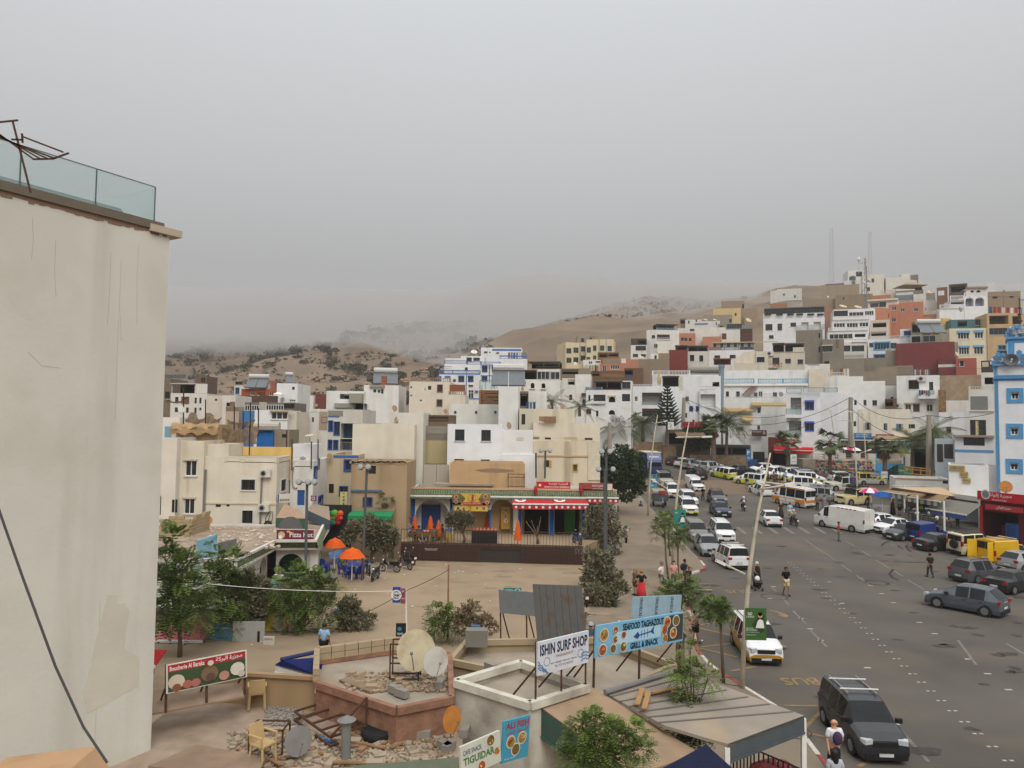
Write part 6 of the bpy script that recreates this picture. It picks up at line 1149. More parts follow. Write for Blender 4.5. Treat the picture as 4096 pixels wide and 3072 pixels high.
for j,z in EN([z_(1080)+.1+i*bh for i in RG(int((za-z_(1080))/bh))]):mbrick(0,z,bw*.6,bh)
def merlon(p,s,m,r):
 pts=[(-.5,0),(.5,0),(.5,.3),(.3,.36),(.42,.55),(.3,.75),(.16,.8),(.2,.95),(0,1.1),(-.2,.95),(-.16,.8),(-.3,.75),(-.42,.55),(-.3,.36),(-.5,.3)]
 MB().pr([(x*s,y*s)for x,y in pts],(p,MU,Z3,F.n),.25).obj('merlon',m,r)
zt=z_(985)
for i,x in EN((1972,1994,2014,2038,2140,2178,2215)):merlon(F.P(u_(x),zt,-.1),(.95,1.2,.8,1.1,.9,1.3,.9)[i],MB_ if i%2 else MW,ro)
F2=Face(at(cU,2072,770,76.5),MU,cU);z2=F2.map(2072,772)[1];b=MB();u2=F2.map(2212,770)[0]+2.6;FX(b,F2,0,zt-.2,u2,z2,-4.5,0);b.obj('upper_stage',MW,ro);b=MB();FX(b,F2,-.02,zt,.55,z2,-.2,.03);FX(b,F2,.55,z2-.4,u2,z2,-.2,.03);b.obj('upper_border',MB_,ro);FX(MB(),F2,-.15,z2,u2,z2+.22,-4.6,.2).obj('cornice',MB_,ro)
for i,x in EN((2086,2108,2128,2150,2172,2196,2218)):merlon(F2.P(F2.map(x,760)[0],z2+.22,-.1),(.9,1.1,1.2,1.,1.2,1.,1.2)[i],MW if i%2 else MB_,ro)
c=F2.P(F2.map(2186,740)[0],z2+.3,-2.2);b=MB();rr_=.9;n=20;prof=[(.95,0),(1,.3),(.98,.6),(.86,.95),(.62,1.25),(.3,1.45),(.01,1.52)];vs=[c+V((rr_*r_*(1+.05*cos(10*2*pi*k/40*2))*cos(2*pi*k/40),rr_*r_*(1+.05*cos(10*2*pi*k/40*2))*sin(2*pi*k/40),rr_*z))for r_,z in prof for k in RG(40)]
b.add(vs,[(i*40+k,i*40+(k+1)%40,(i+1)*40+(k+1)%40,(i+1)*40+k)for i in RG(6)for k in RG(40)]);b.obj('dome',PS((222,212,190),.3),ro,True);b=MB();z=c.z+rr_*1.5;b.tu([V((c.x,c.y,z)),V((c.x,c.y,z+3))],.05,6);[b.bl(V((c.x,c.y,z+.5+.7*i)),.26-.05*i,8,5,(1,1,.7))for i in RG(3)];b.obj('finial',PT((60,52,48)),ro)
M=MTR(F.P(u_(2100,955),z_(955),.35))@Euler((rad(78),0,rad(-35))).to_matrix().to_4x4();b=MB();b.la([(.1,-.75),(.16,-.5),(.22,-.35),(.34,-.1),(.62,.12),(.66,.14),(.6,.12),(.3,-.12),(.05,-.3)],18,M);TH(b,'loudspeaker','dark horn loudspeaker on the ledge of the minaret','loudspeaker',PT((86,88,90)),True)
# -- vehicles: local x forward, y left, z up
# stations: (x, top, top half-width) and the kind of the stretch to the next one: h bonnet/boot, W windscreen, c side window, p pillar, R rear window, v blind panel
def ST(L,*a):return [(x*L/2,z,w,k)for x,z,w,k in a]
MODELS={
'hatch':dict(L=3.75,W=.84,belt=.88,st=ST(3.75,(-1,.62,.7,'h'),(-.97,.98,.68,'R'),(-.72,1.38,.56,'p'),(-.62,1.41,.57,'c'),(-.24,1.44,.58,'p'),(-.2,1.44,.58,'c'),(.14,1.39,.57,'W'),(.5,.96,.68,'h'),(.8,.84,.66,'h'),(.97,.68,.58,'h'),(1,.5,.55,'')),wb=(-.63,.63),r=.3),
'suv':dict(L=4.1,W=.88,belt=.98,st=ST(4.1,(-1,.7,.72,'h'),(-.97,1.06,.7,'R'),(-.8,1.5,.58,'p'),(-.7,1.54,.6,'c'),(-.28,1.57,.61,'p'),(-.24,1.57,.61,'c'),(.1,1.52,.6,'W'),(.44,1.08,.72,'h'),(.8,.97,.7,'h'),(.97,.78,.62,'h'),(1,.55,.6,'')),wb=(-.62,.64),r=.34),
'sedan':dict(L=4.15,W=.84,belt=.87,st=ST(4.15,(-1,.6,.66,'h'),(-.98,.92,.68,'h'),(-.62,.98,.7,'R'),(-.42,1.34,.57,'c'),(-.1,1.4,.58,'p'),(-.06,1.4,.58,'c'),(.2,1.35,.57,'W'),(.5,.94,.69,'h'),(.82,.83,.66,'h'),(.98,.66,.58,'h'),(1,.5,.55,'')),wb=(-.62,.63),r=.3),
'mpv':dict(L=4.05,W=.85,belt=.98,st=ST(4.05,(-1,.9,.74,'h'),(-.985,1.05,.74,'R'),(-.93,1.6,.64,'p'),(-.88,1.63,.65,'c'),(-.46,1.65,.66,'p'),(-.42,1.65,.66,'c'),(-.06,1.63,.65,'p'),(-.02,1.63,.65,'c'),(.26,1.55,.63,'W'),(.58,1.06,.72,'h'),(.82,.95,.7,'h'),(.98,.76,.62,'h'),(1,.52,.6,'')),wb=(-.62,.62),r=.31),
'van':dict(L=5.3,W=.98,belt=1.2,st=ST(5.3,(-1,1.1,.94,'v'),(-.99,2.2,.86,'v'),(0.,2.26,.87,'v'),(.36,2.22,.86,'p'),(.38,2.2,.86,'c'),(.58,2.02,.82,'W'),(.84,1.22,.86,'h'),(.98,.98,.78,'h'),(1,.55,.74,'')),wb=(-.55,.62),r=.33),
'bus':dict(L=5.3,W=.96,belt=1.2,st=ST(5.3,(-1,1.1,.92,'v'),(-.985,2.3,.82,'p'),(-.94,2.34,.84,'c'),(-.42,2.36,.85,'p'),(-.4,2.36,.85,'c'),(.1,2.34,.84,'p'),(.14,2.32,.84,'c'),(.5,2.1,.8,'W'),(.78,1.22,.84,'h'),(.98,1.,.76,'h'),(1,.55,.74,'')),wb=(-.58,.62),r=.34),
'jeep':dict(L=3.5,W=.78,belt=1.,st=ST(3.5,(-1,.9,.74,'v'),(-.985,1.58,.7,'p'),(-.92,1.62,.7,'c'),(-.36,1.64,.7,'p'),(-.3,1.64,.7,'c'),(.16,1.62,.69,'W'),(.26,1.04,.72,'h'),(.94,1.,.7,'h'),(.985,.92,.68,'h'),(1,.55,.66,'')),wb=(-.6,.62),r=.34),
'boxvan':dict(L=3.9,W=.8,belt=.95,st=ST(3.9,(-1,.9,.78,'v'),(-.985,1.7,.74,'v'),(.02,1.72,.74,'v'),(.05,1.46,.62,'c'),(.3,1.38,.6,'W'),(.5,.98,.68,'h'),(.84,.88,.66,'h'),(.97,.74,.62,'h'),(1,.5,.6,'')),wb=(-.6,.62),r=.29)}
LAMP,TAIL,PLATE=mat('headlight',(196,200,200),.1,.1,.1,20,spec=.7),mat('tail_light',(150,22,26),.2,0,.1,20,spec=.6),mat('number_plate',(206,206,204),.5)
RIM=mat('alloy_rim',(150,152,154),.35,.7,.1,8);CAR={}
def carparts(md):
 if md in CAR:return CAR[md]
 D=MODELS[md];st=D['st'];W=D['W'];L=D['L'];belt=D['belt'];zb=.17;P=[]
 def ring(x,zt,tw):
  e=abs(x)/(L/2);hw=W*(1-.1*max(0,(e-.72)/.28)**2);bz=min(belt,zt-.06);return [V((x,hw*.93,zb)),V((x,hw,zb+.2)),V((x,hw*1.005,bz*.62+.1)),V((x,hw*.985,bz-.04)),V((x,max(tw,hw*.6)if zt-bz>.2 else min(hw*.95,max(tw,.5)),zt-.05 if zt-bz>.2 else zt-.02)),V((x,tw*.88,zt)),V((x,0,zt+.015))]
 R=[ring(x,z,w)for x,z,w,k in st];parts=[];body=MB();dn=0
 def q(b,a,c,m=N_):
  for s in (1,-1):
   b.py([V((p.x,p.y*s,p.z))for p in ((a[0],a[1],c[1],c[0])if s==1 else (c[0],c[1],a[1],a[0]))],m)
 ws,rw=MB(),MB()
 for i in RG(len(st)-1):
  k=st[i][3];A,B=R[i],R[i+1]
  for j in RG(6):
   gl=(k=='W' and j>=4)or (k=='R' and j>=4)or (k=='c' and j==3)
   if not gl:q(body,(A[j],A[j+1]),(B[j],B[j+1]),1 if j<2 else 0)
   elif k=='W':q(ws,(A[j],A[j+1]),(B[j],B[j+1]))
   elif k=='R':q(rw,(A[j],A[j+1]),(B[j],B[j+1]))
  if k=='c':
   for s in (1,-1):
    b=MB();f=lambda p:V((p.x,p.y*s,p.z));b.py([f(A[3]),f(B[3]),f(B[4]),f(A[4])]);parts.append(('side_window',b.me('side_window',CGL),N_,[]));b=MB();o=V((0,.008*s,0));x0,x1=A[1].x+.02,B[1].x-.02
    if dn<2 or md in ('mpv','bus'):
     b.py([f(p)+o for p in (V((x0,A[1].y,A[1].z+.02)),V((x1,B[1].y,B[1].z+.02)),V((x1,B[2].y,B[2].z)),V((x0,A[2].y,A[2].z)))]);b.py([f(p)+o for p in (V((x0,A[2].y,A[2].z)),V((x1,B[2].y,B[2].z)),V((x1,B[3].y,B[3].z-.01)),V((x0,A[3].y,A[3].z-.01)))]);h=MB();h.box((x0+.16,(A[3].y+.02)*s,A[3].z-.12),(.18,.035,.035));parts.append(('door',b.me('door',[N_]),'body',[('door_handle',h.me('door_handle',BK),N_)]))
   dn+=1
 for ri,s in ((0,1),(-1,-1)):
  c=R[ri];pts=[V(p)for p in c]+[V((p.x,-p.y,p.z))for p in c[-2::-1]];body.py(pts if s==1 else pts[::-1],1)
 body.py([V((x,y,zb))for x,y in ((-L/2,-W*.85),(L/2,-W*.85),(L/2,W*.85),(-L/2,W*.85))],1)
 parts.append(('body',body.me('body',[N_,N_],smo=28),'body2',[]));parts.append(('windscreen',ws.me('windscreen',CGL),N_,[]))
 zr=R[1][5].z;upright=md in ('van','bus','jeep','boxvan')
 if rw.f:parts.append(('rear_window',rw.me('rear_window',CGL),N_,[]))
 else:
  for s in ((-1,1)if md in ('van','boxvan','bus')else (0,)):
   if md=='van':b=MB();b.box((-L/2-.006,s*W*.46,1.2),(.02,W*.86,1.75));parts.append(('rear_door',b.me('rear_door',[N_]),'body',[]));continue
   b=MB();b.box((-L/2-0.,s*W*.44,belt+.08+(zr-belt)*.42),(.05,W*(.8 if s else 1.5),(zr-belt)*.62));parts.append(('rear_window',b.me('rear_window',CGL),N_,[]))
 fz=R[-2][5].z;b=MB()
 for nm,xx,zc,m,sy,sz,sx in (('headlight',L/2-.1,fz-.02,LAMP,.3,.15,.26),('tail_light',-L/2+.05,(R[1][4].z-.16)if not upright else belt-.05,TAIL,.16 if upright else.3,.36 if upright else.17,.14)):
  for s in (1,-1):b=MB();b.box((xx,s*(W*.9-sy/2-(.02 if nm=='headlight' else -.03)),zc),(sx,sy,sz),MRO(s*(-.35 if nm=='headlight' else.2),3,'Z'));parts.append((nm,b.me(nm,m),N_,[]))
 for nm,c,d,m in (('grille',(L/2-.012,0,fz-.1),(.05,W*.95,.17),BK),('front_bumper',(L/2-.03,0,zb+.1),(.12,W*1.62,.2),BK),('rear_bumper',(-L/2+.03,0,zb+.1),(.12,W*1.62,.2),BK),('number_plate',(L/2+.035,0,zb+.17),(.012,.46,.11),PLATE),('number_plate',(-L/2-.035,0,zb+.34),(.012,.46,.11),PLATE)):b=MB();b.box(c,d);parts.append((nm,b.me(nm,m),N_,[]))
 xm=[R[i+1][3].x for i in RG(len(st)-1)if st[i][3]=='W'][0]-.28
 for s in (1,-1):b=MB();b.box((xm,s*(W+.09),belt+.06),(.14,.2,.15));parts.append(('mirror',b.me('mirror',BK),N_,[]))
 r=D['r']
 for wx in D['wb']:
  for s in (1,-1):
   M=MTR(V((wx*L/2,s*(W-.1),r)))@MRO(-rad(90)*s,4,'X');b=MB();b.la([(r*.6,.118),(r*.9,.122),(r,.09),(r,-.1),(r*.6,-.1)],18,M);rm=MB();rm.la([(r*.64,.119),(r*.56,.09),(r*.5,.085)],16,M)
   for i in RG(5):a=i*2*pi/5;rm.bar(M@V((.04*cos(a),.04*sin(a),.1)),M@V((r*.6*cos(a),r*.6*sin(a),.1)),.06)
   hb=MB();hb.la([(r*.6,.05),(.01,.05)],12,M);parts.append(('wheel',b.me('wheel',RUBBER),N_,[('rim',rm.me('rim',RIM),N_),('brake_disc',hb.me('brake_disc',BK),N_)]))
   ar=MB();ar.la([(r*1.16,.106),(r*.9,.108),(r*.5,.107)],18,M);parts.append(('wheel_arch',ar.me('wheel_arch',BK),N_,[]))
 CAR[md]=parts;return parts
def car(md,c,x,y,hd,col,lb_,low=N_,extra='',name='parked_car',cat='car',gp_=N_,s=1.):
 p=gnd(c,x,y);p.z=g(p.x,p.y)+.035;sl=(g(p.x,p.y+1)-g(p.x,p.y));ro=E(name,lb_,cat,p,gp_);ro.rotation_euler=Euler((math.atan(sl)*cos(rad(hd)),-math.atan(sl)*sin(rad(hd)),rad(hd)),'XYZ');ro.scale=(s,s,s)
 body=CPT(col);lowm=CPT(low)if low else body;D=MODELS[md];L,W=D['L'],D['W']
 def put(nm,me,par,ms=N_):
  o=OBN(nm,me);LNK(o);o.parent=par
  if ms:
   for i,m_ in EN(ms):o.material_slots[i].link='OBJECT';o.material_slots[i].material=m_
  return o
 for nm,me,ms,subs in carparts(md):
  o=put(nm,me,ro,[body,lowm]if ms=='body2' else [lowm if low and nm=='door' else body]if ms=='body' else N_)
  for sn,sm_,_ in subs:put(sn,sm_,o)
 zt=max(q[1]for q in D['st']);k=extra
 def loc(nm,mb,m):return put(nm,mb.me(nm,m),ro)
 if 'r' in k:
  for s_ in (1,-1):b=MB();b.tu([(-L*.38,s_*.52,zt+0.),(-L*.34,s_*.52,zt+.07),(L*.02,s_*.52,zt+.06),(L*.06,s_*.52,zt-.03)],.022,5);loc('roof_rail',b,BK)
 if 'b' in k:
  for x_ in (-L*.28,-.02*L):b=MB();b.bar((x_,-.68,zt+.1),(x_,.68,zt+.1),.05,.03);loc('roof_bar',b,WP)
  for s_ in (1,-1):b=MB();b.bar((-L*.4,s_*.5,zt+.05),(L*.05,s_*.5,zt+.04),.04);loc('roof_rail',b,CHROME)
 if 'k' in k:
  b=MB()
  for i in RG(7):x_=-L*.42+i*L*.11;b.bar((x_,-.6,zt+.14),(x_,.6,zt+.14),.03)
  for s_ in (1,-1):b.bar((-L*.42,s_*.6,zt+.14),(L*.24,s_*.6,zt+.14),.04);b.bar((-L*.42,s_*.6,zt+.24),(L*.24,s_*.6,zt+.24),.03)
  loc('roof_rack',b,BK)
 if 'g' in k:b=MB();[b.bl((-.6+.5*i,.1*(i%2),zt+.26),.36,8,5,(1.1,1.2,.5))for i in RG(3)];loc('roof_load',b,CLO((48,56,48)))
 if 's' in k:M=MTR((-L/2-.1,-.05,.86))@MRO(rad(-90),4,'Y');b=MB();b.la([(.06,.12),(.3,.12),(.34,.04),(.34,-.06)],16,M);loc('spare_wheel',b,RUBBER)
 if 't' in k:b=MB();b.box((.1,0,zt+.09),(.16,.5,.13));loc('taxi_sign',b,WP)
 if 'a' in k:b=MB();b.bar((-L*.3,0,zt),(-L*.36,0,zt+.3),.012);loc('aerial',b,BK)
 if 'x' in k:b=MB();b.box((-L*.1,0,zt+.02),(L*.55,W*1.25,.05));loc('black_roof',b,BK)
 if 'e' in k:
  for s_ in (1,-1):b=MB();b.box((-L/2-.33,s_*(W*.9),1.),(.66,.05,1.3),MRO(-s_*.25,3,'Z'));o=loc('rear_door',b,PT((226,178,32)))
 return ro,(lambda x,y,z:ro.matrix_world)
def letters(ro,txt,x,y,z,w,h,m,rear=True,ar=False):
 d=-1 if rear else 1;P=Panel(V((x,-y*d-w/2*(-d)*-1 if 0 else (w/2 if rear else -w/2)*1.,z)),V((0,-1 if rear else 1,0)),Z3,w,h);P.tx(txt,0,0,1,1,m,.02,ar);me=P.mb.me('lettering',P.mats);o=OBN('lettering',me);LNK(o);o.parent=ro
WC,BKC,GRC,SLV,YL,MUS=(222,222,222),(22,22,24),(72,76,80),(150,152,152),(206,208,38),(176,128,30)
r_,_=car('mpv',cI,800,1420,-93,(36,38,41),'black van-like car with white roof bars near the bald man',N_,'b',cat='car',s=.95);letters(r_,'24987 | 33',2.07,0,.37,.4,.07,BLK,False)
r_,_=car('mpv',cH,1125,672,-94,WC,'white taxi with mustard sides and a roof sign, behind the leaning lamp post',MUS,'rt',cat='taxi',s=.95);letters(r_,'3627 | 33',2.07,0,.37,.4,.07,BLK,False)
r_,_=car('mpv',cP,1230,1000,93,WC,'all white estate car with roof bars, seen from behind at the kerb corner',N_,'b');letters(r_,'14047-1-33',-2.07,0,.54,.4,.07,BLK)
car('hatch',cP,1035,888,-93,(132,136,140),'silver-grey hatchback parked between the white estate and the grey van');car('mpv',cP,1160,772,-94,WC,'white family van facing the camera beside the silver-grey hatchback',N_,'r');car('mpv',cP,935,770,-92,(112,108,102),'dusty taupe van parked at the kerb under the green banner')
r_,_=car('hatch',cP,1145,565,-92,(28,34,72),'dark blue hatchback driving toward the camera',name='car');letters(r_,'73 | 33',1.92,0,.37,.4,.07,BLK,False)
car('suv',cP,1118,462,-94,(80,82,82),'dark grey crossover right behind the dark blue hatchback',N_,'r',name='car');car('sedan',cP,1568,640,86,WC,'white saloon with a striped boot, seen from behind',name='car')
car('mpv',cP,862,545,-92,WC,'white taxi with a bright yellow bonnet at the left kerb',YL,'r','taxi','taxi');car('mpv',cP,868,475,-92,WC,'plain white van squeezed behind the yellow-bonnet taxi');car('mpv',cZ,552,1235,-92,WC,'white and ochre taxi behind the lamp arm, left of the white pickup van',MUS,'r','taxi','taxi')
car('mpv',cZ,1432,915,118,WC,'white taxi van with lemon yellow skirts turning in the middle of the road',YL,'','taxi','taxi');car('boxvan',cZ,945,1120,-84,WC,'small white box van with a corrugated rear cabin driving down the road',name='van',cat='van');car('suv',cZ,975,920,100,BKC,'black crossover seen from behind, ahead of the white box van',N_,'r',name='car')
car('jeep',cZ,420,1060,-90,(178,176,164),'old beige off-roader with a roof rack in front of the blue truck',N_,'k',s=1.15)
car('suv',cZ,590,645,-145,SLV,'large silver pickup-like car at the stone wall, furthest left of the row',N_,'r',s=1.05);car('hatch',cZ,620,690,40,(48,42,46),'dark hatchback with red lights in the row at the stone wall');car('hatch',cZ,775,722,38,WC,'white hatchback in the parked row at the stone wall');car('suv',cZ,905,748,38,(120,124,128),'slate grey car in the parked row, right of the white hatchback');car('sedan',cZ,1050,772,36,SLV,'silver saloon in the parked row below the hedge');car('suv',cZ,1232,795,36,(160,162,162),'silver crossover parked nearest the yellow-skirted taxi van',N_,'r');car('sedan',cZ,1745,850,15,BKC,'black saloon parked along the garden wall');car('hatch',cZ,470,600,-140,(92,100,106),'blue-grey car half hidden left of the large silver one');car('hatch',cZ,350,565,-170,WC,'white car behind the truck box');car('suv',cR,440,1205,-170,(54,64,70),'dark teal car under the date palm, behind the truck');car('jeep',cR,250,1185,-170,(52,54,52),'dark boxy jeep by the low wall under the date palm')
car('mpv',cP,1400,298,140,WC,'white taxi with lime doors, parked left of the taxi cluster',YL,'k','taxi','taxi');car('hatch',cP,1500,196,200,WC,'white car at the back left of the taxi cluster',N_,'r');car('mpv',cP,1600,240,-150,WC,'white and mustard taxi facing left in the taxi cluster',MUS,'','taxi','taxi');car('mpv',cP,1720,250,200,WC,'white taxi with a roof rack, second row of the cluster',YL,'k','taxi','taxi');car('mpv',cP,1820,268,190,WC,'white taxi with a roof rack in the middle of the cluster',YL,'k','taxi','taxi');car('mpv',cP,1925,290,-8,WC,'white taxi with a yellow bonnet, front of the cluster',YL,'k','taxi','taxi');car('suv',cP,1497,392,96,WC,'white crossover seen from behind beside the passengers',N_,'k');car('suv',cS,655,495,5,WC,'white crossover under the mosaic wall',N_,'k');car('mpv',cS,880,512,0,(216,200,60),'yellow and white taxi behind the film poster',WC,'k','taxi','taxi');car('mpv',cP,1900,335,-12,WC,'white van behind the orange minibus')
r_,_=car('bus',cP,1778,480,116,WC,'orange and white minibus seen from behind',N_,'','minibus','minibus',s=.96);ORG=CPT((206,132,34));L,W=5.3,.96
for nm,c_,d_ in (('orange_band',(0,0,.72),(L*.96,W*2.02,.5)),('orange_roof_edge',(-.4,0,2.2),(L*.8,W*1.8,.16)),('rear_panel',(-L/2-.01,0,.85),(.05,W*1.8,.3))):b=MB();b.box(c_,d_);o=OBN(nm,b.me(nm,ORG));LNK(o);o.parent=r_
car('mpv',cS,490,655,-18,(136,140,142),'silver van with a roof rack right of the orange minibus',N_,'k','parked_van','van');car('jeep',cS,735,690,-158,(206,192,140),'pale yellow old off-roader with a loaded roof rack',N_,'kg',s=1.2);car('jeep',cS,625,565,-170,(206,204,192),'white old off-roader with a green bundle on its roof',N_,'kg',s=1.15)
r_,_=car('van',cS,650,900,124,(218,216,210),'big white delivery van with red marker tabs along the roof',N_,'','delivery_van','van',s=1.)
for i in RG(5):b=MB();b.box((-1.7+i*.42,.87,2.15),(.26,.03,.09));o=OBN('red_tab',b.me('red_tab',REDP));LNK(o);o.parent=r_
car('sedan',cS,960,885,-172,WC,'white saloon partly behind the big white van');car('sedan',cS,1085,930,-160,(224,224,224),'clean white saloon facing the camera in the right-hand row');car('sedan',cS,1190,985,-158,(52,54,56),'dark grey car with a black front wheel next to the clean white saloon');car('boxvan',cS,1380,1000,22,(30,52,118),'royal blue panel van seen from behind',N_,'','parked_van','van');car('sedan',cS,1465,1075,20,(30,31,34),'old black saloon with bright alloy wheels');car('jeep',cS,1765,1115,16,(206,196,160),'cream boxy off-roader with a spare wheel on its back',N_,'xs',s=1.1);r_,_=car('boxvan',cS,2080,1205,14,(214,168,24),'yellow van with its back doors open',N_,'eb','parked_van','van',s=1.15)
car('suv',cS,1830,1350,20,(82,83,88),'dark grey crossover seen from behind in the right-hand rows',N_,'r');car('sedan',cS,2110,1435,28,(24,24,27),'shiny black saloon cut by the photo edge');car('hatch',cS,2220,1255,20,SLV,'silver car end between the yellow van and the black saloon')
r_,_=car('hatch',cI,1715,300,128,(76,84,92),'blue-grey hatchback driving away, lettering on its tailgate',N_,'a',name='car',s=1.06);letters(r_,'DACIA',-1.92,0,.8,.5,.06,WHP)
# truck
p=gnd(cZ,205,880);ro=E('truck','blue covered truck with a cream roof and lettering on its wind deflector','truck',p);ro.rotation_euler=(0,0,rad(-90));BL=CPT((36,56,104))
def lp(nm,mb,m,par=N_):o=OBN(nm,mb.me(nm,m));LNK(o);o.parent=par or ro;return o
b=MB();b.box((1.9,0,1.35),(1.5,2.,1.5));b.hx([(1.15,-1,2.1),(2.6,-1,2.1),(2.6,1,2.1),(1.15,1,2.1),(1.15,-.9,2.5),(2.2,-.9,2.5),(2.2,.9,2.5),(1.15,.9,2.5)]);lp('cab',b,BL);b=MB();b.box((2.66,0,1.85),(.04,1.7,.6));lp('windscreen',b,CGL);b=MB();b.hx([(1.1,-1,2.5),(2.1,-1,2.5),(2.1,1,2.5),(1.1,1,2.5),(1.1,-1,3.4),(1.4,-1,3.4),(1.4,1,3.4),(1.1,1,3.4)]);lp('wind_deflector',b,CPT((60,82,130)))
b=MB();b.box((-1.7,0,2.15),(5.4,2.3,2.6));lp('cargo_box',b,CLO((44,60,100)));b=MB();b.box((-1.7,0,3.5),(5.5,2.4,.12));lp('roof_cover',b,CLO((206,192,160)));P=Panel(V((1.93,-.7,2.75)),V((0,1,0)),V((-.6,0,.8)),1.4,.3);P.tx('MAJINFRA',0,0,1,1,WHP,.03);o=lp('lettering',P.mb,P.mats)
for wx in (1.9,-2.6):
 for s in (1,-1):b=MB();b.la([(.2,.12),(.42,.12),(.45,.08),(.45,-.1)],16,MTR((wx,s*.95,.45))@MRO(-rad(90)*s,4,'X'));lp('wheel',b,RUBBER)
b=MB();b.box((2.6,0,.6),(.2,2,.4));lp('bumper',b,BK)
# -- people: one skinned figure per pose, dressed in separate clothes (facing -y)
def joints(k):
 J=dict(pel=(0,0,.94),mid=(0,.01,1.1),che=(0,.01,1.29),nek=(0,0,1.45),hd0=(0,-.01,1.53),hd1=(0,-.01,1.62),hd2=(0,-.005,1.69),nose=(0,-.115,1.585))
 for s,n in ((1,'L'),(-1,'R')):J.update({'sh'+n:(.17*s,.01,1.39),'el'+n:(.23*s,.03,1.12),'wr'+n:(.24*s,-.03,.88),'ha'+n:(.245*s,-.05,.81),'hp'+n:(.09*s,0,.9),'kn'+n:(.1*s,-.01,.49),'an'+n:(.1*s,.03,.08),'to'+n:(.115*s,-.12,.035),'ear'+n:(.092*s,.005,1.58)})
 if k=='walk':J.update(knL=(.09,-.13,.5),anL=(.09,-.18,.09),toL=(.1,-.32,.06),knR=(-.09,.01,.48),anR=(-.09,.22,.14),toR=(-.1,.12,.035),wrL=(.24,.14,.9),haL=(.24,.15,.83),wrR=(-.24,-.17,.93),haR=(-.24,-.22,.87))
 if k=='hip':J.update(elL=(.36,.1,1.18),wrL=(.19,-.02,1.02),haL=(.14,-.06,1.),elR=(-.36,.1,1.18),wrR=(-.19,-.02,1.02),haR=(-.14,-.06,1.))
 if k=='push':J.update(elL=(.22,-.1,1.13),wrL=(.18,-.36,1.03),haL=(.16,-.42,1.02),elR=(-.22,-.1,1.13),wrR=(-.18,-.36,1.03),haR=(-.16,-.42,1.02))
 if k=='reach':J.update(elR=(-.38,-.08,1.36),wrR=(-.6,-.16,1.3),haR=(-.67,-.18,1.29),knL=(.09,-.13,.5),anL=(.09,-.18,.09),toL=(.1,-.32,.06))
 if k=='photo':J.update(elL=(.2,-.18,1.2),wrL=(.06,-.3,1.42),haL=(.03,-.33,1.47),elR=(-.2,-.18,1.2),wrR=(-.06,-.3,1.42),haR=(-.03,-.33,1.47))
 if k in ('sit','ride'):
  dz=-.46 if k=='sit' else -.12
  for n in list(J):x,y,z=J[n];J[n]=(x,y,z+dz)
  for s,n in ((1,'L'),(-1,'R')):
   if k=='sit':J.update({'kn'+n:(.13*s,-.42,.52),'an'+n:(.13*s,-.4,.09),'to'+n:(.14*s,-.54,.035),'el'+n:(.25*s,-.07,.72),'wr'+n:(.15*s,-.3,.74),'ha'+n:(.11*s,-.36,.75)})
   else:J.update({'kn'+n:(.2*s,-.36,.72),'an'+n:(.2*s,-.14,.34),'to'+n:(.2*s,-.28,.28),'el'+n:(.32*s,-.2,1.05),'wr'+n:(.3*s,-.46,.99),'ha'+n:(.3*s,-.52,.98)})
 return J
def skin(J,E_,rad_,ro='pel'):
 ns=[]
 for a,b in E_:
  for n in (a,b):
   if n not in ns:ns.append(n)
 ns.remove(ro);ns.insert(0,ro);me=bpy.data.meshes.new('figure');me.from_pydata([J[n]for n in ns],[(ns.index(a),ns.index(b))for a,b in E_],[]);o=OBN('figure',me);TS.collection.objects.link(o)
 md=o.modifiers.new('s','SKIN');sv=me.skin_vertices[0].data
 for i,n in EN(ns):r=rad_(n);sv[i].radius=r if isinstance(r,tuple)else (r,r);sv[i].use_root=(i==0)
 q=o.modifiers.new('u','SUBSURF');q.levels=1;q.render_levels=1;m=scratch_mesh(o);bpy.data.objects.remove(o);m.polygons.foreach_set('use_smooth',[True]*len(m.polygons));return m
RAD=dict(pel=.125,mid=.115,che=.135,nek=.052,hd0=.072,hd1=.092,hd2=.06,nose=.016,sh=.062,el=.042,wr=.029,ha=.034,hp=.088,kn=.058,an=.038,to=.036,ear=.018)
def rk(n):return RAD.get(n,RAD.get(n[:2],RAD.get(n[:3],.01)))
FIG={}
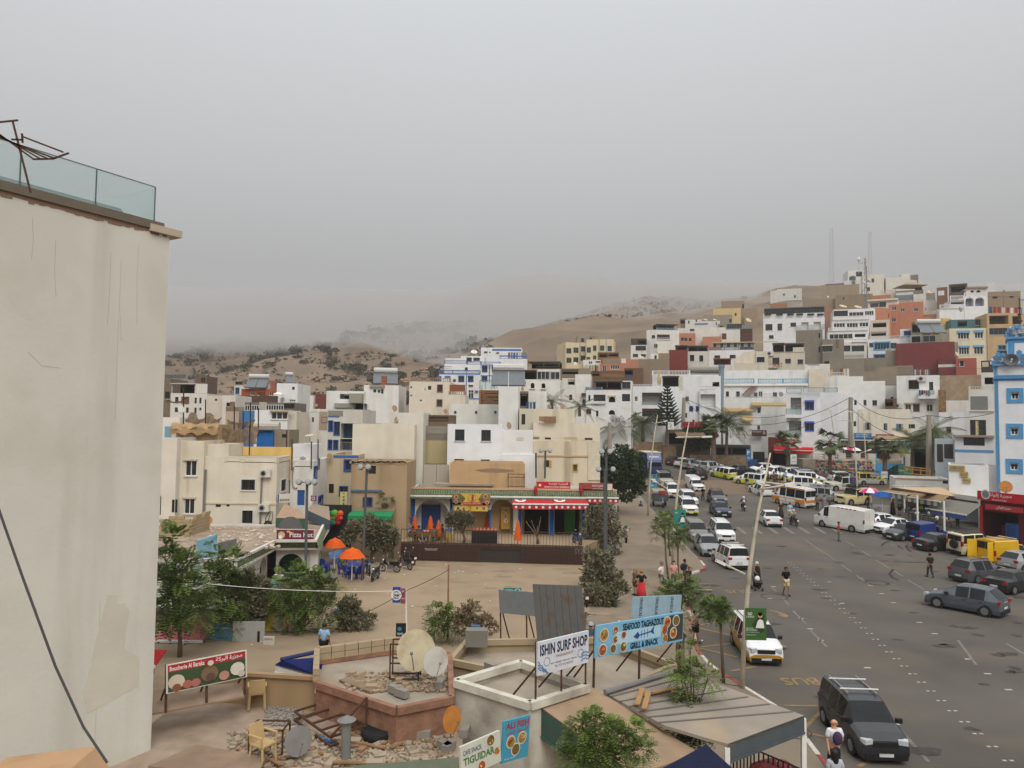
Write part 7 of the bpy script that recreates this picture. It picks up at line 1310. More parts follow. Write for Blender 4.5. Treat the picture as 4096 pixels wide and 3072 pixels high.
def fig(k):
 if k in FIG:return FIG[k]
 J=joints(k);ED=[('pel','mid'),('mid','che'),('che','nek'),('nek','hd0'),('hd0','hd1'),('hd1','hd2'),('hd0','nose')];SE,TE,HE=[('pel','mid'),('mid','che'),('che','nb')],[('pl','pel')],[]
 J['nb']=tuple(V(J['che']).lerp(V(J['nek']),.72));J['pl']=tuple(V(J['pel'])+V((0,0,.06)))
 for s,n in ((1,'L'),(-1,'R')):
  ED+=[('che','sh'+n),('sh'+n,'el'+n),('el'+n,'wr'+n),('wr'+n,'ha'+n),('pel','hp'+n),('hp'+n,'kn'+n),('kn'+n,'an'+n),('an'+n,'to'+n),('hd1','ear'+n)]
  w,h=V(J['wr'+n]),V(J['ha'+n]);d=(h-w).normalized();sd_=d.cross(V((1,0,0))).normalized()
  for i in RG(4):J[f'f{i}{n}']=tuple(h+d*(.085-.012*abs(i-1.4))+sd_*(.028*(i-1.5))+V((-.012*s,0,0)));ED.append(('ha'+n,f'f{i}{n}'))
  J['th'+n]=tuple(w.lerp(h,.5)-sd_*.06+d*.03);ED.append(('wr'+n,'th'+n))
  J['sl'+n]=tuple(V(J['sh'+n]).lerp(V(J['el'+n]),.8));SE+=[('che','sh'+n),('sh'+n,'sl'+n)];J['cu'+n]=tuple(V(J['kn'+n]).lerp(V(J['an'+n]),.93));TE+=[('pel','hp'+n),('hp'+n,'kn'+n),('kn'+n,'cu'+n)];J['sc'+n]=tuple(V(J['hp'+n]).lerp(V(J['kn'+n]),.93));HE+=[('pel','hp'+n),('hp'+n,'sc'+n)]
 R2=lambda e:(lambda n:(.066 if n[:2]=='sl' else.06 if n[:2]=='cu' else.088 if n[:2]=='sc' else.07 if n=='nb' else.125 if n=='pl' else rk(n))+e)
 sh=[]
 for n in 'LR':
  b=MB();a,t=V(J['an'+n]),V(J['to'+n]);d=(t-a);d.z=0;d.normalize();b.tu([a-d*.07-V((0,0,.03)),a+V((0,0,-.01)),(a+t)/2,t+d*.05-V((0,0,.005))],[.038,.056,.052,.034],8);sh.append(b.me('shoe',[N_],smo=True))
 h=V(J['hd1']);hb=MB();M=MTR(h+V((0,.012,.004)));hb.la([(.098,-.035),(.108,.02),(.1,.07),(.062,.108),(.001,.122)],12,M);hair=hb
 for v_i,p in EN(hair.v):
  if p[1]<h.y-.06 and p[2]<h.z+.03:hair.v[v_i]=(p[0]*.8,h.y-.05,p[2]+.05)
 eb=MB();[eb.bl(h+V((s*.035,-.083,-.018)),.012,6,4)for s in (1,-1)];lh=MB();lh.la([(.05,-.32),(.1,-.25),(.112,-.05),(.11,.03),(.1,.075),(.05,.115),(.001,.122)],12,MTR(h+V((0,.035,.004))))
 FIG[k]=dict(body=skin(J,ED,rk),shirt=skin(J,SE,R2(.022)),trousers=skin(J,TE,R2(.02)),shorts=skin(J,HE,R2(.024)),shoe=sh,hair=hair.me('hair',[N_],smo=True),long=lh.me('long_hair',[N_],smo=True),eyes=eb.me('eye_pair',BK),J=J);return FIG[k]
b=MB();b.la([(.3,.1),(.27,.5),(.19,.95),(.165,1.08),(.14,1.1)],14);SKIRT=b.me('skirt',[N_],smo=True);b=MB();b.la([(.27,.06),(.25,.5),(.215,.95),(.2,1.3),(.13,1.43),(.07,1.47)],14,Matrix.Diagonal((1.05,.85,1,1)));ROBE=b.me('robe',[N_],smo=True)
b=MB();b.la([(.17,0),(.115,.02),(.112,.09),(.06,.125),(.001,.13)],12);HAT=b.me('hat',[N_],smo=True);b=MB();b.bl((0,.19,1.22),.15,8,6,(1,.6,1.35));PACK=b.me('backpack',[N_],smo=True)
b=MB();b.la([(.13,-.14),(.15,0),(.13,.08),(.07,.14),(.001,.155)],12);HELM=b.me('helmet',[N_],smo=True)
SK=[mat('skin_%d'%i,c,.6,0,.08,6)for i,c in EN(((176,128,98),(140,96,70),(196,150,122)))]
def PE(lb_,pos,yaw,k='stand',shirt=(200,200,200),legs=(50,54,66),low='trousers',hair=(30,24,22),hat=N_,sk=1,h=1.72,long=False,pack=N_,gp_=N_):
 f=fig(k);ro=E('person',lb_,'person',pos,gp_);ro.rotation_euler=(0,0,rad(yaw));s=h/1.72;ro.scale=(s,s,s)
 def put(nm,me,m):
  o=OBN(nm,me);LNK(o);o.parent=ro
  if len(me.materials)==0:me.materials.append(N_)
  o.material_slots[0].link='OBJECT';o.material_slots[0].material=m;return o
 put('body',f['body'],SK[sk]);put('eyes',f['eyes'],BK)
 if low=='robe':put('robe',ROBE,CLO(shirt))
 else:
  put('shirt',f['shirt'],CLO(shirt))
  if low=='skirt':put('skirt',SKIRT,CLO(legs))
  else:put(low,f[low],CLO(legs))
 for me in f['shoe']:put('shoe',me,PT((52,46,42)))
 if hair:put('hair',f['long' if long else 'hair'],PT(hair))
 if hat:o=put('helmet' if hat[3:]else 'hat',HELM if hat[3:]else HAT,PT(hat[:3]));o.location=V(f['J']['hd1'])+V((0,0.,.03 if not hat[3:]else 0))
 if pack:o=put('backpack',PACK,CLO(pack));o.location.z=f['J']['che'][2]-1.29
 return ro
def gz(c,x,y,z):p=oz(c,x,y,z);return p
SG=.15
for a,kw in [
(('man in a white T-shirt and teal cap photographing by the olive trees',gz(cP,335,822,SG),95,'photo',(220,220,220),(28,28,30)),dict(hat=(40,120,120))),(('man in a long blue robe walking under the ficus',gnd(cP,460,497),0,'walk',(44,62,104),(44,62,104),'robe'),{}),(('man in black T-shirt and jeans walking beside the grey crossover',gnd(cP,997,442),180,'walk',(30,30,32),(54,66,88)),{}),
(('woman in a short tan dress facing the woman in red',gz(cP,412,1256,SG),-60,'stand',(112,92,74),(112,92,74),'shorts',(150,110,70)),dict(sk=2,long=True,h=1.66)),(('woman in a long coral-red dress with a black backpack',gz(cP,466,1280,SG),170,'hip',(34,30,32),(206,58,66),'skirt',(150,96,50)),dict(sk=2,pack=(28,28,30),h=1.66)),(('man in a striped white T-shirt and grey shorts with hands on hips',gz(cP,640,1216,SG),60,'hip',(214,212,208),(128,128,130),'shorts',N_),dict(hat=(110,96,76),sk=2,h=1.8)),
(('woman in a pink and white top half hidden by the round tree',gz(cP,745,1190,SG),0,'stand',(206,150,144),(90,80,80)),dict(sk=2)),(('man with a dark backpack and checked shirt by the red and white kerb',gz(cP,840,1165,SG),100,'reach',(60,68,86),(54,58,70)),dict(pack=(52,48,42),h=1.8)),(('person with reddish hair low behind the round tree',gz(cP,876,1190,SG),20,'stand',(46,44,48),(60,60,64),'trousers',(100,60,40)),dict(h=1.45)),
(('woman in black coat and pale headscarf pushing a pram',gnd(cP,1466,1190),0,'push',(40,38,40),(40,38,40),'robe',(206,198,190)),dict(long=True,h=1.66)),(('man in black T-shirt, beige shorts and sandals crossing the road',gnd(cP,1716,1262),5,'walk',(22,22,24),(196,182,146),'shorts'),dict(h=1.78)),(('boy in black shorts holding out an arm by the seafood sign',gz(cP,930,1645,SG),30,'reach',(30,30,32),(30,30,32),'shorts'),dict(h=1.55)),
(('man in dark green T-shirt and denim shorts beside the lime-doored taxi',gnd(cP,1377,345),180,'stand',(34,58,46),(120,136,156),'shorts'),{}),(('woman in a dark patterned dress walking behind the white saloon',gnd(cP,1672,590),-20,'walk',(62,54,50),(62,54,50),'skirt',(190,160,110)),dict(long=True,sk=2)),(('man in a pale blue T-shirt and white shorts beside the scooter',gnd(cP,1750,600),160,'walk',(150,184,206),(200,200,198),'shorts'),dict(sk=2)),
(('man in tan shirt standing with his back to the camera beside the silver van',gnd(cS,425,742),170,'stand',(112,100,82),(40,40,46)),{}),(('man in a grey djellaba beside the silver van',gnd(cS,488,740),175,'stand',(120,122,126),(120,122,126),'robe'),{}),(('man in pale shirt reaching toward the man in the djellaba',gnd(cS,530,722),90,'reach',(150,168,172),(52,56,66)),{}),(('man in a red jacket and cap standing behind the white delivery van',gnd(cS,612,1008),60,'stand',(190,32,44),(92,96,96),'trousers',N_),dict(hat=(40,26,28))),(('man in dark clothes walking away with a plastic bag',gnd(cS,1402,1322),185,'walk',(42,44,44),(58,62,68)),{}),
(('bald man in a white T-shirt with a purple shoulder bag by the black car',gz(cI,572,1250,1.74),182,'walk',(216,216,220),(34,40,58),'trousers',N_),dict(pack=(70,54,84),sk=2,h=1.78)),(('dark-haired woman in a grey top at the bottom edge, below the bald man',gz(cI,575,1560,1.6),180,'walk',(170,172,180),(50,50,56),'trousers',(24,20,22)),dict(long=True,h=1.64)),
(('woman in black robes at the cafe entrance',gnd(cS,1080,778),-60,'stand',(24,24,28),(24,24,28),'robe',(24,24,28)),dict(long=True)),(('man in grey top and black shorts at the cafe entrance',gnd(cS,1140,785),180,'stand',(84,84,84),(28,28,30),'shorts'),{}),(('man in red shirt at the juice stand',gnd(cS,882,690),90,'stand',(190,28,48),(40,42,50)),{}),(('man in a black jacket in front of the juice stand',gnd(cS,868,735),180,'stand',(26,26,30),(44,50,64)),{}),
(('man in a grey and white T-shirt walking into the plaza',gz(cA,1632,712,1.85),185,'walk',(120,122,126),(34,36,40)),dict(h=1.75)),(('dark-haired person in pale top behind the young tree by the arcade',gz(cA,1500,815,1.7),-40,'stand',(170,172,176),(60,62,70)),{}),(('grey-haired person in turquoise by the left arcade pillar',gz(cA,1128,770,1.75),20,'stand',(110,170,176),(90,90,96),'trousers',(200,196,190)),{}),(('person in pale T-shirt standing in the arcade arch',gz(cA,1165,728,1.75),0,'stand',(170,174,180),(70,74,84)),{}),(('man in a light blue shirt and black shorts beside the pink T-shirts',gz(cA,1552,1185,1.8),170,'stand',(140,176,206),(30,32,36),'shorts'),{}),
(('woman in a white top and scarf walking between the closed orange parasols',gz(cQ2,200,900,TZ),-40,'walk',(206,200,192),(90,90,104),'trousers',(206,200,186)),dict(long=True)),(('man in a white cap behind the closed orange parasols',gz(cQ2,412,860,TZ),20,'stand',(170,206,210),(80,90,104),'trousers',N_),dict(hat=(216,214,206))),(('woman in a floral dress standing on the hotel balcony',at(cR,1832,1052,118.6),0,'stand',(170,150,140),(170,150,140),'robe'),{})]:
 pz=Vector(a[1]);pz.z=pz.z if a[1].z>4 else (TZ if a[1].z==TZ else (SG if pz.x<kx(pz.y)-.1 and pz.y<105 else g(pz.x,pz.y)+.03));PE(a[0],pz,*a[2:],**kw)
CG='taxi passengers crowding beside the cluster of taxis'
for i,(x,y,c1,c2,lb)in EN(((1612,305,(96,72,56),(50,50,60),'passenger in a brown jacket'),(1664,292,(206,204,200),(70,60,60),'passenger in a white top'),(1706,292,(150,180,210),(206,206,206),'passenger in a sky blue and white shirt'),(1602,392,(70,80,110),(52,60,84),'passenger in navy by the minibus front'),(1640,385,(206,160,160),(60,58,70),'passenger in pink behind the minibus'),(1630,300,(60,60,60),(40,40,46),'passenger in charcoal'),(1560,270,(170,150,130),(60,56,60),'passenger in beige at the left of the group'))):PE(lb+' waiting at the taxi cluster',gnd(cP,x,y)+V((0,0,.03)),i*67,'stand',c1,c2,gp_=CG)
# plastic chairs and seated guests
PCH={}
def CH_(lb_,pos,yaw,col,gp_):
 k=col
 ro=E('plastic_chair',lb_,'chair',pos,gp_);ro.rotation_euler=(0,0,rad(yaw))
 if not PCH:
  b=MB();b.box((0,0,.43),(.46,.44,.04));PCH['seat']=b.me('seat',[N_]);b=MB();b.hx([(-.23,.2,.45),(.23,.2,.45),(.23,.24,.45),(-.23,.24,.45),(-.2,.29,.86),(.2,.29,.86),(.2,.32,.86),(-.2,.32,.86)]);PCH['backrest']=b.me('backrest',[N_])
  for i,(x,y)in EN(((-.2,-.19),(.2,-.19),(-.2,.2),(.2,.2))):b=MB();b.bar((x,y,.43),(x*1.1,y*1.15,0),.05);PCH['leg%d'%i]=b.me('leg',[N_])
  for i,s in EN((1,-1)):b=MB();b.bar((s*.24,.25,.66),(s*.24,-.2,.66),.05,.03);b.bar((s*.24,-.19,.65),(s*.22,-.18,.44),.045);PCH['arm%d'%i]=b.me('armrest',[N_])
 for n,me in PCH.items():o=OBN(me.name.split('.')[0],me);LNK(o);o.parent=ro;o.material_slots[0].link='OBJECT';o.material_slots[0].material=PT(col)
 return ro
def table(lb_,pos,col,w=.8,rnd=False,gp_=N_):
 ro=E('table',lb_,'table',pos,gp_);MB().box(V(pos)+V((0,0,.72)),(w,w,.04)).obj('table_top',PT(col),ro)
 for x in (-1,1):
  for y in (-1,1):MB().bar(V(pos)+V((x*w*.42,y*w*.42,0)),V(pos)+V((x*w*.42,y*w*.42,.7)),.04).obj('leg',PT(col),ro)
def SEA(lb_,pos,yaw,c1,c2,ch,cg,sk=1,hair=(30,24,22),hat=N_):
 PE(lb_,pos,yaw,'sit',c1,c2,hair=hair,sk=sk,hat=hat);CH_('chair under the '+lb_,pos,yaw,ch,cg)
BC,cg=(26,62,150),'blue plastic chairs at the plaza tables'
sp=lambda x,y,z=SG:gz(cA2,x,y,z)
table('blue table under the open orange parasol, nearer one',sp(740,1290),BC,.9);table('blue table under the open orange parasol, farther one',sp(650,1190),BC,.8)
SEA('man in a green T-shirt at the blue tables',sp(510,1290),90,(30,100,66),(60,64,74),BC,cg);SEA('man in navy behind the lamp post at the blue tables',sp(930,1270),-70,(34,46,86),(170,164,150),BC,cg)
for i,(x,y,yw,l)in EN(((600,1335,130,'left of the front table'),(700,1360,178,'with its back to the camera'),(820,1350,200,'front right of the table'),(640,1110,10,'behind the farther table'),(360,1110,60,'first of the pale row by the arcade'),(430,1090,40,'second of the pale row by the arcade'),(480,1075,20,'third of the pale row by the arcade'))):CH_('plastic chair '+l,sp(x,y),yw,BC if i<4 else (120,150,196),cg)
for i in RG(6):CH_('blue plastic chair in the tilted stack by the arcade corner',sp(205,1370)+V((0,.03*i,.1*i)),150,BC,'stacked blue chairs by the arcade')
tp=lambda x,y:gz(cQ2,x,y,TZ);cg='chairs on the fenced terrace'
for l,x,y,yw,c1 in (('guest in a pink check shirt on the terrace',275,905,185,(196,140,136)),('guest in grey on the terrace',410,900,175,(110,112,120)),('guest in black on the terrace',555,870,-90,(34,34,38)),('guest in brown at the left end on the terrace',50,905,150,(120,92,72)),('guest in blue at the left table on the terrace',150,900,190,(60,76,110))):SEA(l,tp(x,y),yw,c1,(70,70,80),(128,100,62),cg)
for x,l in ((692,'yellow'),(585,'brown')):CH_(l+' empty chair on the terrace',tp(x,925),170,(196,160,40)if l=='yellow' else (110,88,60),cg)
cg='chairs at the cafe under the striped awnings';cp=lambda x,y:gnd(cS,x,y)+V((0,0,.2))
for i,(l,x,y,yw,c1)in EN((('guest with a cross strap and white shirt at the cafe',1275,815,170,(206,206,204)),('guest in a white shirt leaning over at the cafe',1290,850,200,(212,212,210)),('guest in a green top at the cafe',1325,800,20,(96,150,60)),('guest in teal at the left cafe table',1215,810,100,(60,110,116)),('guest in white drinking at the cafe',1392,850,60,(206,206,206)),('woman in a white vest at the cafe',1462,890,-140,(216,216,216)),('guest in black at the back of the cafe',1435,800,0,(30,30,34)),('guest in grey at the corner table of the mini market',1545,905,60,(150,154,160)))):SEA(l,cp(x,y),yw,c1,(64,66,76),(90,92,100),cg)
for l,x,y in (('small cafe table between the white-shirted guests',1335,850),('small cafe table beside the woman in the white vest',1425,880),('small cafe table near the left cafe post',1245,830)):table(l,cp(x,y),(96,92,88),.6)
PE('waiter in grey inside the mini market',cp(1640,900),0,'stand',(120,118,110),(40,40,44));q=gz(cG,1215,560,.6);PE('old man in blue work clothes sitting behind the surf shop sign',V((q.x,q.y,SG)),20,'sit',(70,84,110),(50,56,70),hat=(150,160,172))
# -- motorcycles
MM={}
def MOT(lb_,pos,yaw,col=(30,30,32),rider=N_,s=1.):
 if not MM:
  for n,x in (('front_wheel',-.6),('rear_wheel',.6)):
   M=MTR((0,x,.29))@MRO(rad(90),4,'Y');b=MB();n_=18;vs=[]
   for k in RG(n_):
    a=2*pi*k/n_
    for j in RG(6):t=j*pi/3;r_=.26+.04*cos(t);vs.append(M@V((r_*cos(a),r_*sin(a),.045*sin(t))))
   b.add(vs,[(k*6+j,((k+1)%n_)*6+j,((k+1)%n_)*6+(j+1)%6,k*6+(j+1)%6)for k in RG(n_)for j in RG(6)])
   for k in RG(6):a=k*pi/6;b.bar(M@V((.25*cos(a),.25*sin(a),0)),M@V((-.25*cos(a),-.25*sin(a),0)),.014)
   MM[n]=b.me(n,RUBBER)
  b=MB();b.hx([(-.11,0.,.68),(.11,0.,.68),(.1,.78,.72),(-.1,.78,.72),(-.12,.02,.79),(.12,.02,.79),(.09,.8,.82),(-.09,.8,.82)]);MM['seat']=b.me('seat',BK);b=MB();b.box((0,.1,.4),(.24,.5,.3));b.tu([(.12,.1,.3),(.14,.75,.32)],.04,6);MM['engine']=b.me('engine',SL);b=MB();b.hx([(-.1,.05,.5),(.1,.05,.5),(.08,.75,.6),(-.08,.75,.6),(-.1,0.,.7),(.1,0.,.7),(.08,.85,.72),(-.08,.85,.72)]);b.hx([(-.05,-.48,.62),(.05,-.48,.62),(.09,.02,.45),(-.09,.02,.45),(-.07,-.42,.98),(.07,-.42,.98),(.08,-.3,.72),(-.08,-.3,.72)]);b.box((0,-.6,.6),(.12,.5,.04));MM['fairing']=b.me('fairing',[N_])
  b=MB();[b.bar((s_*.07,-.6,.29),(s_*.07,-.42,.95),.035)for s_ in (1,-1)];MM['fork']=b.me('fork',SL);b=MB();b.tu([(-.34,-.32,1.02),(0,-.4,.98),(.34,-.32,1.02)],.018,6);MM['handlebar']=b.me('handlebar',BK);b=MB();b.bl((0,-.52,.88),.09,8,5);MM['headlamp']=b.me('headlamp',LAMP);b=MB();b.box((0,.92,.62),(.2,.02,.16));MM['number_plate']=b.me('number_plate',PLATE);b=MB();b.box((0,.88,.76),(.14,.05,.07));MM['tail_lamp']=b.me('tail_lamp',TAIL)
  for s_ in (1,-1):b=MB();b.bar((s_*.26,-.34,1.02),(s_*.32,-.36,1.2),.012);b.bl((s_*.33,-.36,1.24),.06,8,5,(1.2,.4,1));MM['mirror%d'%s_]=b.me('mirror',CHROME)
 ro=E('motorcycle',lb_,'motorcycle',pos,N_);ro.rotation_euler=(rad(0),0,rad(yaw));ro.scale=(s,s,s)
 for n,me in MM.items():
  o=OBN(me.name.split('.')[0],me);LNK(o);o.parent=ro
  if n=='fairing':o.material_slots[0].link='OBJECT';o.material_slots[0].material=PT(col,.3)
for l,p,y,c in (('black scooter facing away with a white plate, beside the parasol',sp(1085,1385),-8,(26,26,28)),('black motorcycle parked side-on next to the planter',sp(1330,1245),-105,(24,24,26)),('black and white motorcycle third from the parasol',sp(1590,1190),-130,(50,50,52)),('black motorcycle nearest the brown fence',sp(1700,1110),-150,(28,28,30)),('bright blue motorcycle at the right end of the terrace',gz(cQ,1748,705,TZ),20,(34,70,160)),('red and black motorcycle half hidden in the olives',gz(cQ,1820,1228,SG),180,(60,30,32)),('dark scooter cut by the planter beside the black one',sp(960,1290),20,(30,30,34)),('old motorcycle with boxes among the carts by the white lamp post',gz(cP,650,560,SG),10,(130,130,130))):MOT(l,V((p.x,p.y,p.z)),y,c,s=.92)
for l,c_,x,y,yw,sh,he,rl in (('motorcycle ridden away with a white top box',cP,1350,528,172,(26,26,28),(206,206,204,1),'rider in black with a white helmet'),('small scooter ridden away near the white saloon',cP,1782,655,186,(170,160,140),(190,170,180,1),'rider in beige with a backpack and pale helmet')):
 p=gnd(c_,x,y)+V((0,0,.03));MOT(l,p,yw,(40,40,44),s=.95);PE(rl,p+V((0,0.,-.02)),yw,'ride',sh,(40,42,50),hair=N_,hat=he,pack=(120,100,76)if 'beige' in rl else (200,200,200))
 # pram, three-wheeler, cart
p=gnd(cP,1462,1212)+V((0,0,.03));ro=E('pram','black pram with a white-clad baby, pushed across the road','pram',p);MB().hx([p+V(q)for q in ((-.2,-.45,.4),(.2,-.45,.4),(.2,.15,.45),(-.2,.15,.45),(-.24,-.5,.55),(.24,-.5,.55),(.24,.2,.85),(-.24,.2,.85))]).obj('seat',BK,ro);MB().bl(p+V((0,-.12,.72)),.17,8,6,(1,1,1.2)).obj('baby_bundle',WP,ro)
b=MB();[b.bar(p+V((s*.22,-.4,.1)),p+V((s*.2,.35,.98)),.03)for s in (1,-1)];b.bar(p+V((-.2,.35,.98)),p+V((.2,.35,.98)),.03);b.obj('frame',BK,ro)
for x in (-.24,.24):
 for y in (-.42,.25):MB().la([(.09,-.03),(.09,.03)],10,MTR(p+V((x,y,.09)))@MRO(rad(90),4,'Y')).obj('wheel',RUBBER,ro)
p=gnd(cP,640,500);p.z+=.1;ro=E('cargo_tricycle','grey cargo three-wheeler loaded with a red crate by the white lamp post','tricycle',p);MB().box(p+V((0,1,1.)),(1.5,2.2,.7)).obj('cargo_bed',PT((66,72,78)),ro);MB().box(p+V((.15,.4,1.6)),(.7,.5,.4)).obj('red_crate',PT((150,44,44)),ro);MB().box(p+V((-.1,1.3,1.75)),(1.4,1.6,.12),MRO(.15,3,'X')).obj('cover',CLO((150,142,130)),ro);b=MB();[b.la([(.3,-.08),(.3,.08)],12,MTR(p+V((x,y,.3)))@MRO(rad(90),4,'Y'))for x,y in ((-.7,1.3),(.7,1.3),(0,-.9))];b.obj('wheels',RUBBER,ro);b=MB();b.bar(p+V((0,-.9,.3)),p+V((0,-.6,1.1)),.06);b.bar(p+V((-.35,-.6,1.1)),p+V((.35,-.6,1.1)),.04);b.obj('fork',SL,ro)
# -- right-hand shops, cafe terraces, signs
def BRS(name,lb_,cat,segs,w,m,gp_=N_):
 b=MB();[b.bar(p,q,w)for p,q in segs];return TH(b,name,lb_,cat,m,gp_=gp_)
def sgn(lb,c,q,d,col,txt=(),face=N_,name='shop_sign'):
 F=face or Face(at(c,q[0],q[3],d),V((1,0,0)),c);r,P=BD_(name,lb,'sign',F,F.rc(*q),.1,PT(col))
 for t,*z in txt:P.tx(t,*z[:4],PT(z[4]),.01,len(z)>5)
 P.dn(r);return r,P
def PAR(lb,c,x,y,d,r,cols,h=.5,zf=N_):
 p=at(c,x,y,d);r=r/c.k*d/FPX;ro=E('parasol',lb,'parasol',V((p.x,p.y,zf if zf is not N_ else p.z-2.1)));n=8
 for i in RG(n):a,e=2*pi*i/n,2*pi*(i+1)/n;b=MB();k=lambda t,f,z:p+V((r*f*cos(t),r*f*sin(t),z*h-h));b.py([k(a,0,1),k(a,.55,.7),k(a,1,0),k(e,1,0),k(e,.55,.7),k(e,0,1)]);b.obj('canopy_panel',CLO(cols[i%len(cols)]),ro)
 MB().tu([ro.location,p],.03,6).obj('pole',WP,ro)
CL=Face(at(cS,1062,560,87),V((.14,-.99,0)).normalized(),cS)
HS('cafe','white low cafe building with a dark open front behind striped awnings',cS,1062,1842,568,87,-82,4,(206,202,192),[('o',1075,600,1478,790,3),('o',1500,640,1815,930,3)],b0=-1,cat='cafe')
HS('white_house','long low white wall with a tan coping and one dark hatch above the cafe roof',cS,1100,1566,462,90,-20,5,(216,214,206),[('w',1510,480,1555,508,'k',1,False),('r',1100,462,1566,472,(176,150,130))],b0=0);r,F=HS('surf_shop','plain white block with tan name boards, under the minaret',cS,1562,1905,345,78,-30,5,(226,226,226),b0=0,sk_=.05,cat='shop');sub(r,cS,1905,2120,360,77,a=-25,dep=4,col=(226,226,226),wn='right_wall',b0=0,sk_=.05)
for t,q in (('ALMUGAR',(1562,350,1702,392)),('Surf',(1660,405,1730,448)),('Shop',(1682,460,1752,500))):sgn(f'tan wooden board reading {t} on the white surf shop',cS,q,0,(176,146,82),((t,.08,.2,.92,.8,(70,100,100)),),Face(F.P(0,0,.15),F.ux,cS))
b=MB();pts=[oz(cS,x,y,z)for x,y,z in ((1055,562,4.),(1842,652,3.1),(1850,605,3.6),(1500,540,4.3),(1080,538,4.5))];b.py(pts)
for i in RG(34):t=i/33;b.bar(pts[0].lerp(pts[1],t),(pts[4].lerp(pts[3],t*2)if t<.5 else pts[3].lerp(pts[2],t*2-1)),.06)
TH(b,'corrugated_roof','tan corrugated roof over the cafe front','roof',PT((186,160,130)))
FW=Face(CL.P(0,0,2.),CL.ux,cS);ST_=[(206,190,150),(92,122,138)]
for lb,q,cl,st,ou in (('tan awning with a blue and cream valance, left part',(1050,575,1270,628),(150,122,92),ST_,1.),('tan awning with a blue and cream valance, right part',(1282,592,1570,684),(150,122,92),ST_,1.),('stained grey metal awning over the mini market',(1500,660,1860,792),(126,122,112),[(70,96,150)],1.8)):AWN(lb,FW if ou<1.5 else Face(CL.P(0,0,1.2),CL.ux,cS),(FW if ou<1.5 else Face(CL.P(0,0,1.2),CL.ux,cS)).rc(*q),cl,.5,ou,stripes=st)
for i,(x,y0,y1)in EN(((1180,620,752),(1293,640,862),(1525,750,925))):p=gnd(cS,x,y1);BRS('cafe_post',('left','middle','front')[i]+' white post holding up the striped cafe awnings','post',[(p,V((p.x,p.y,p.z+3)))],.14,WP)
r,F=HS('butcher_shop','butcher shop with red pillars and an open dark front under the Arabic sign',cS,1835,2300,640,68,-70,4,(92,30,34),[('o',1862,760,2165,1000,3),('p',1832,700,1856,1010,(176,30,42))],b0=-1,cat='shop',sk_=0)
FB2=Face(F.P(0,0,.5),F.ux,cS);r,P=sgn('red butcher sign with large white Arabic lettering',cS,(1808,588,2270,668),0,(184,22,40),(('مجزرة إفولكي',.17,.34,.66,.88,(226,222,216),1),('Boucherie Ifoulki',.3,.1,.56,.24,(226,222,216))),FB2);sgn('narrow red awning sign with Arabic lettering below the large one',cS,(1876,700,2200,745),0,(170,48,56),(('مجزرة إفولكي',.3,.2,.7,.85,(220,214,206),1),),FB2)
P=Panel(FB2.P(FB2.map(1815,0)[0],FB2.rc(1808,588,2270,668)[1],.02),F.ux,Z3,1.2,1.1);P.dc(.5,.5,.4,PT((206,206,204)));P.up();P.dc(.5,.5,.3,PT((120,124,124)));P.dn(r,'emblem')
p=gnd(cS,2175,1050);b=MB();b.box(p+V((0,0,1)),(1.6,1.4,2));TH(b,'freezer','blue upright freezer at the butcher shop corner','freezer',PT((24,62,120)));p=gnd(cS,2085,985);b=MB();b.box(p+V((0,0,.5)),(1.6,1,1.));b.box(p+V((0,.1,1.1)),(1.5,.6,.3));TH(b,'counter','red and white butcher counter inside the dark front','counter',PT((166,30,42)))
dsh('copper dish on the roof behind the butcher sign',cS,2052,535,72,52,dO,-20,12);q=gnd(cS,1878,960);r,P=sgn('blue bus stop sign on a post before the butcher shop',cS,(1846,838,1908,896),q.y-.2,(38,92,150),(('BUS',.2,.2,.8,.42,(220,222,224)),));P=BRS('sign_post','post of the blue bus stop sign','post',[(V((q.x,q.y,0)),at(cS,1878,800,q.y))],.09,SL)
PAR('pink and white parasol over the juice stand',cS,880,540,79,92,[(206,66,120),(220,214,216)]);PAR('blue parasol over the juice stand',cS,985,572,77,92,[(38,84,150)]);q=gnd(cS,985,770);F=Face(q,V((.9,-.4,0)).normalized(),cS);sgn('grey banner front of the juice stand',cS,(905,690,1062,778),0,(150,150,150),(('HAFID PL',.05,.35,.6,.75,(40,42,46)),),F,'juice_stand')
# mosaic wall and terrace cafe
FM=Face(at(cS3,228,1000,112),V((1,-.1,0)).normalized(),cS3);ro=E('mosaic_wall','terrace wall set with red, blue and green painted stones','wall',FM.P(5,1));u0,z0,u1,z1=FM.rc(228,855,1305,1185);FX(MB(),FM,0,1,u1,z1,-.5,0).obj('wall',PS((206,196,178),.3),ro);me=[]
for k in RG(4):b=MB();b.pr([(.24*RD(k*9+i).u(.6,1.3)*cos(i*1.05),.24*RD(k+i*7).u(.6,1.3)*sin(i*1.05))for i in RG(6)],(V((0,0,0)),FM.ux,Z3,FM.n),.04);me.append(b.me('stone',[N_]))
rr=RD(2);SC=[PT(c)for c in ((150,60,48),(50,84,124),(60,110,104),(180,160,130),(196,110,70),(70,84,90),(150,120,90))]
for j in RG(9):
 for i in RG(24):u=(i+.5*(j%2)+rr.u(.1,.5))*u1/25;o=OBN('stone',me[rr.randrange(4)]);LNK(o);o.parent=ro;o.location=FM.P(u,2.+(j+rr.u(.1,.5))*(z1-2.)/9.2)-ro.location;o.material_slots[0].link='OBJECT';o.material_slots[0].material=rr.choice(SC[3:]if i<5 and j<5 else SC)
for i,x in EN((275,490,725,980,1240)):b=MB();u,z=FM.map(x,855);b.box(FM.P(u,z1+.45,-.25),(1.1,.6,.95));b.obj('pillar',PS((210,202,190),.3),ro)
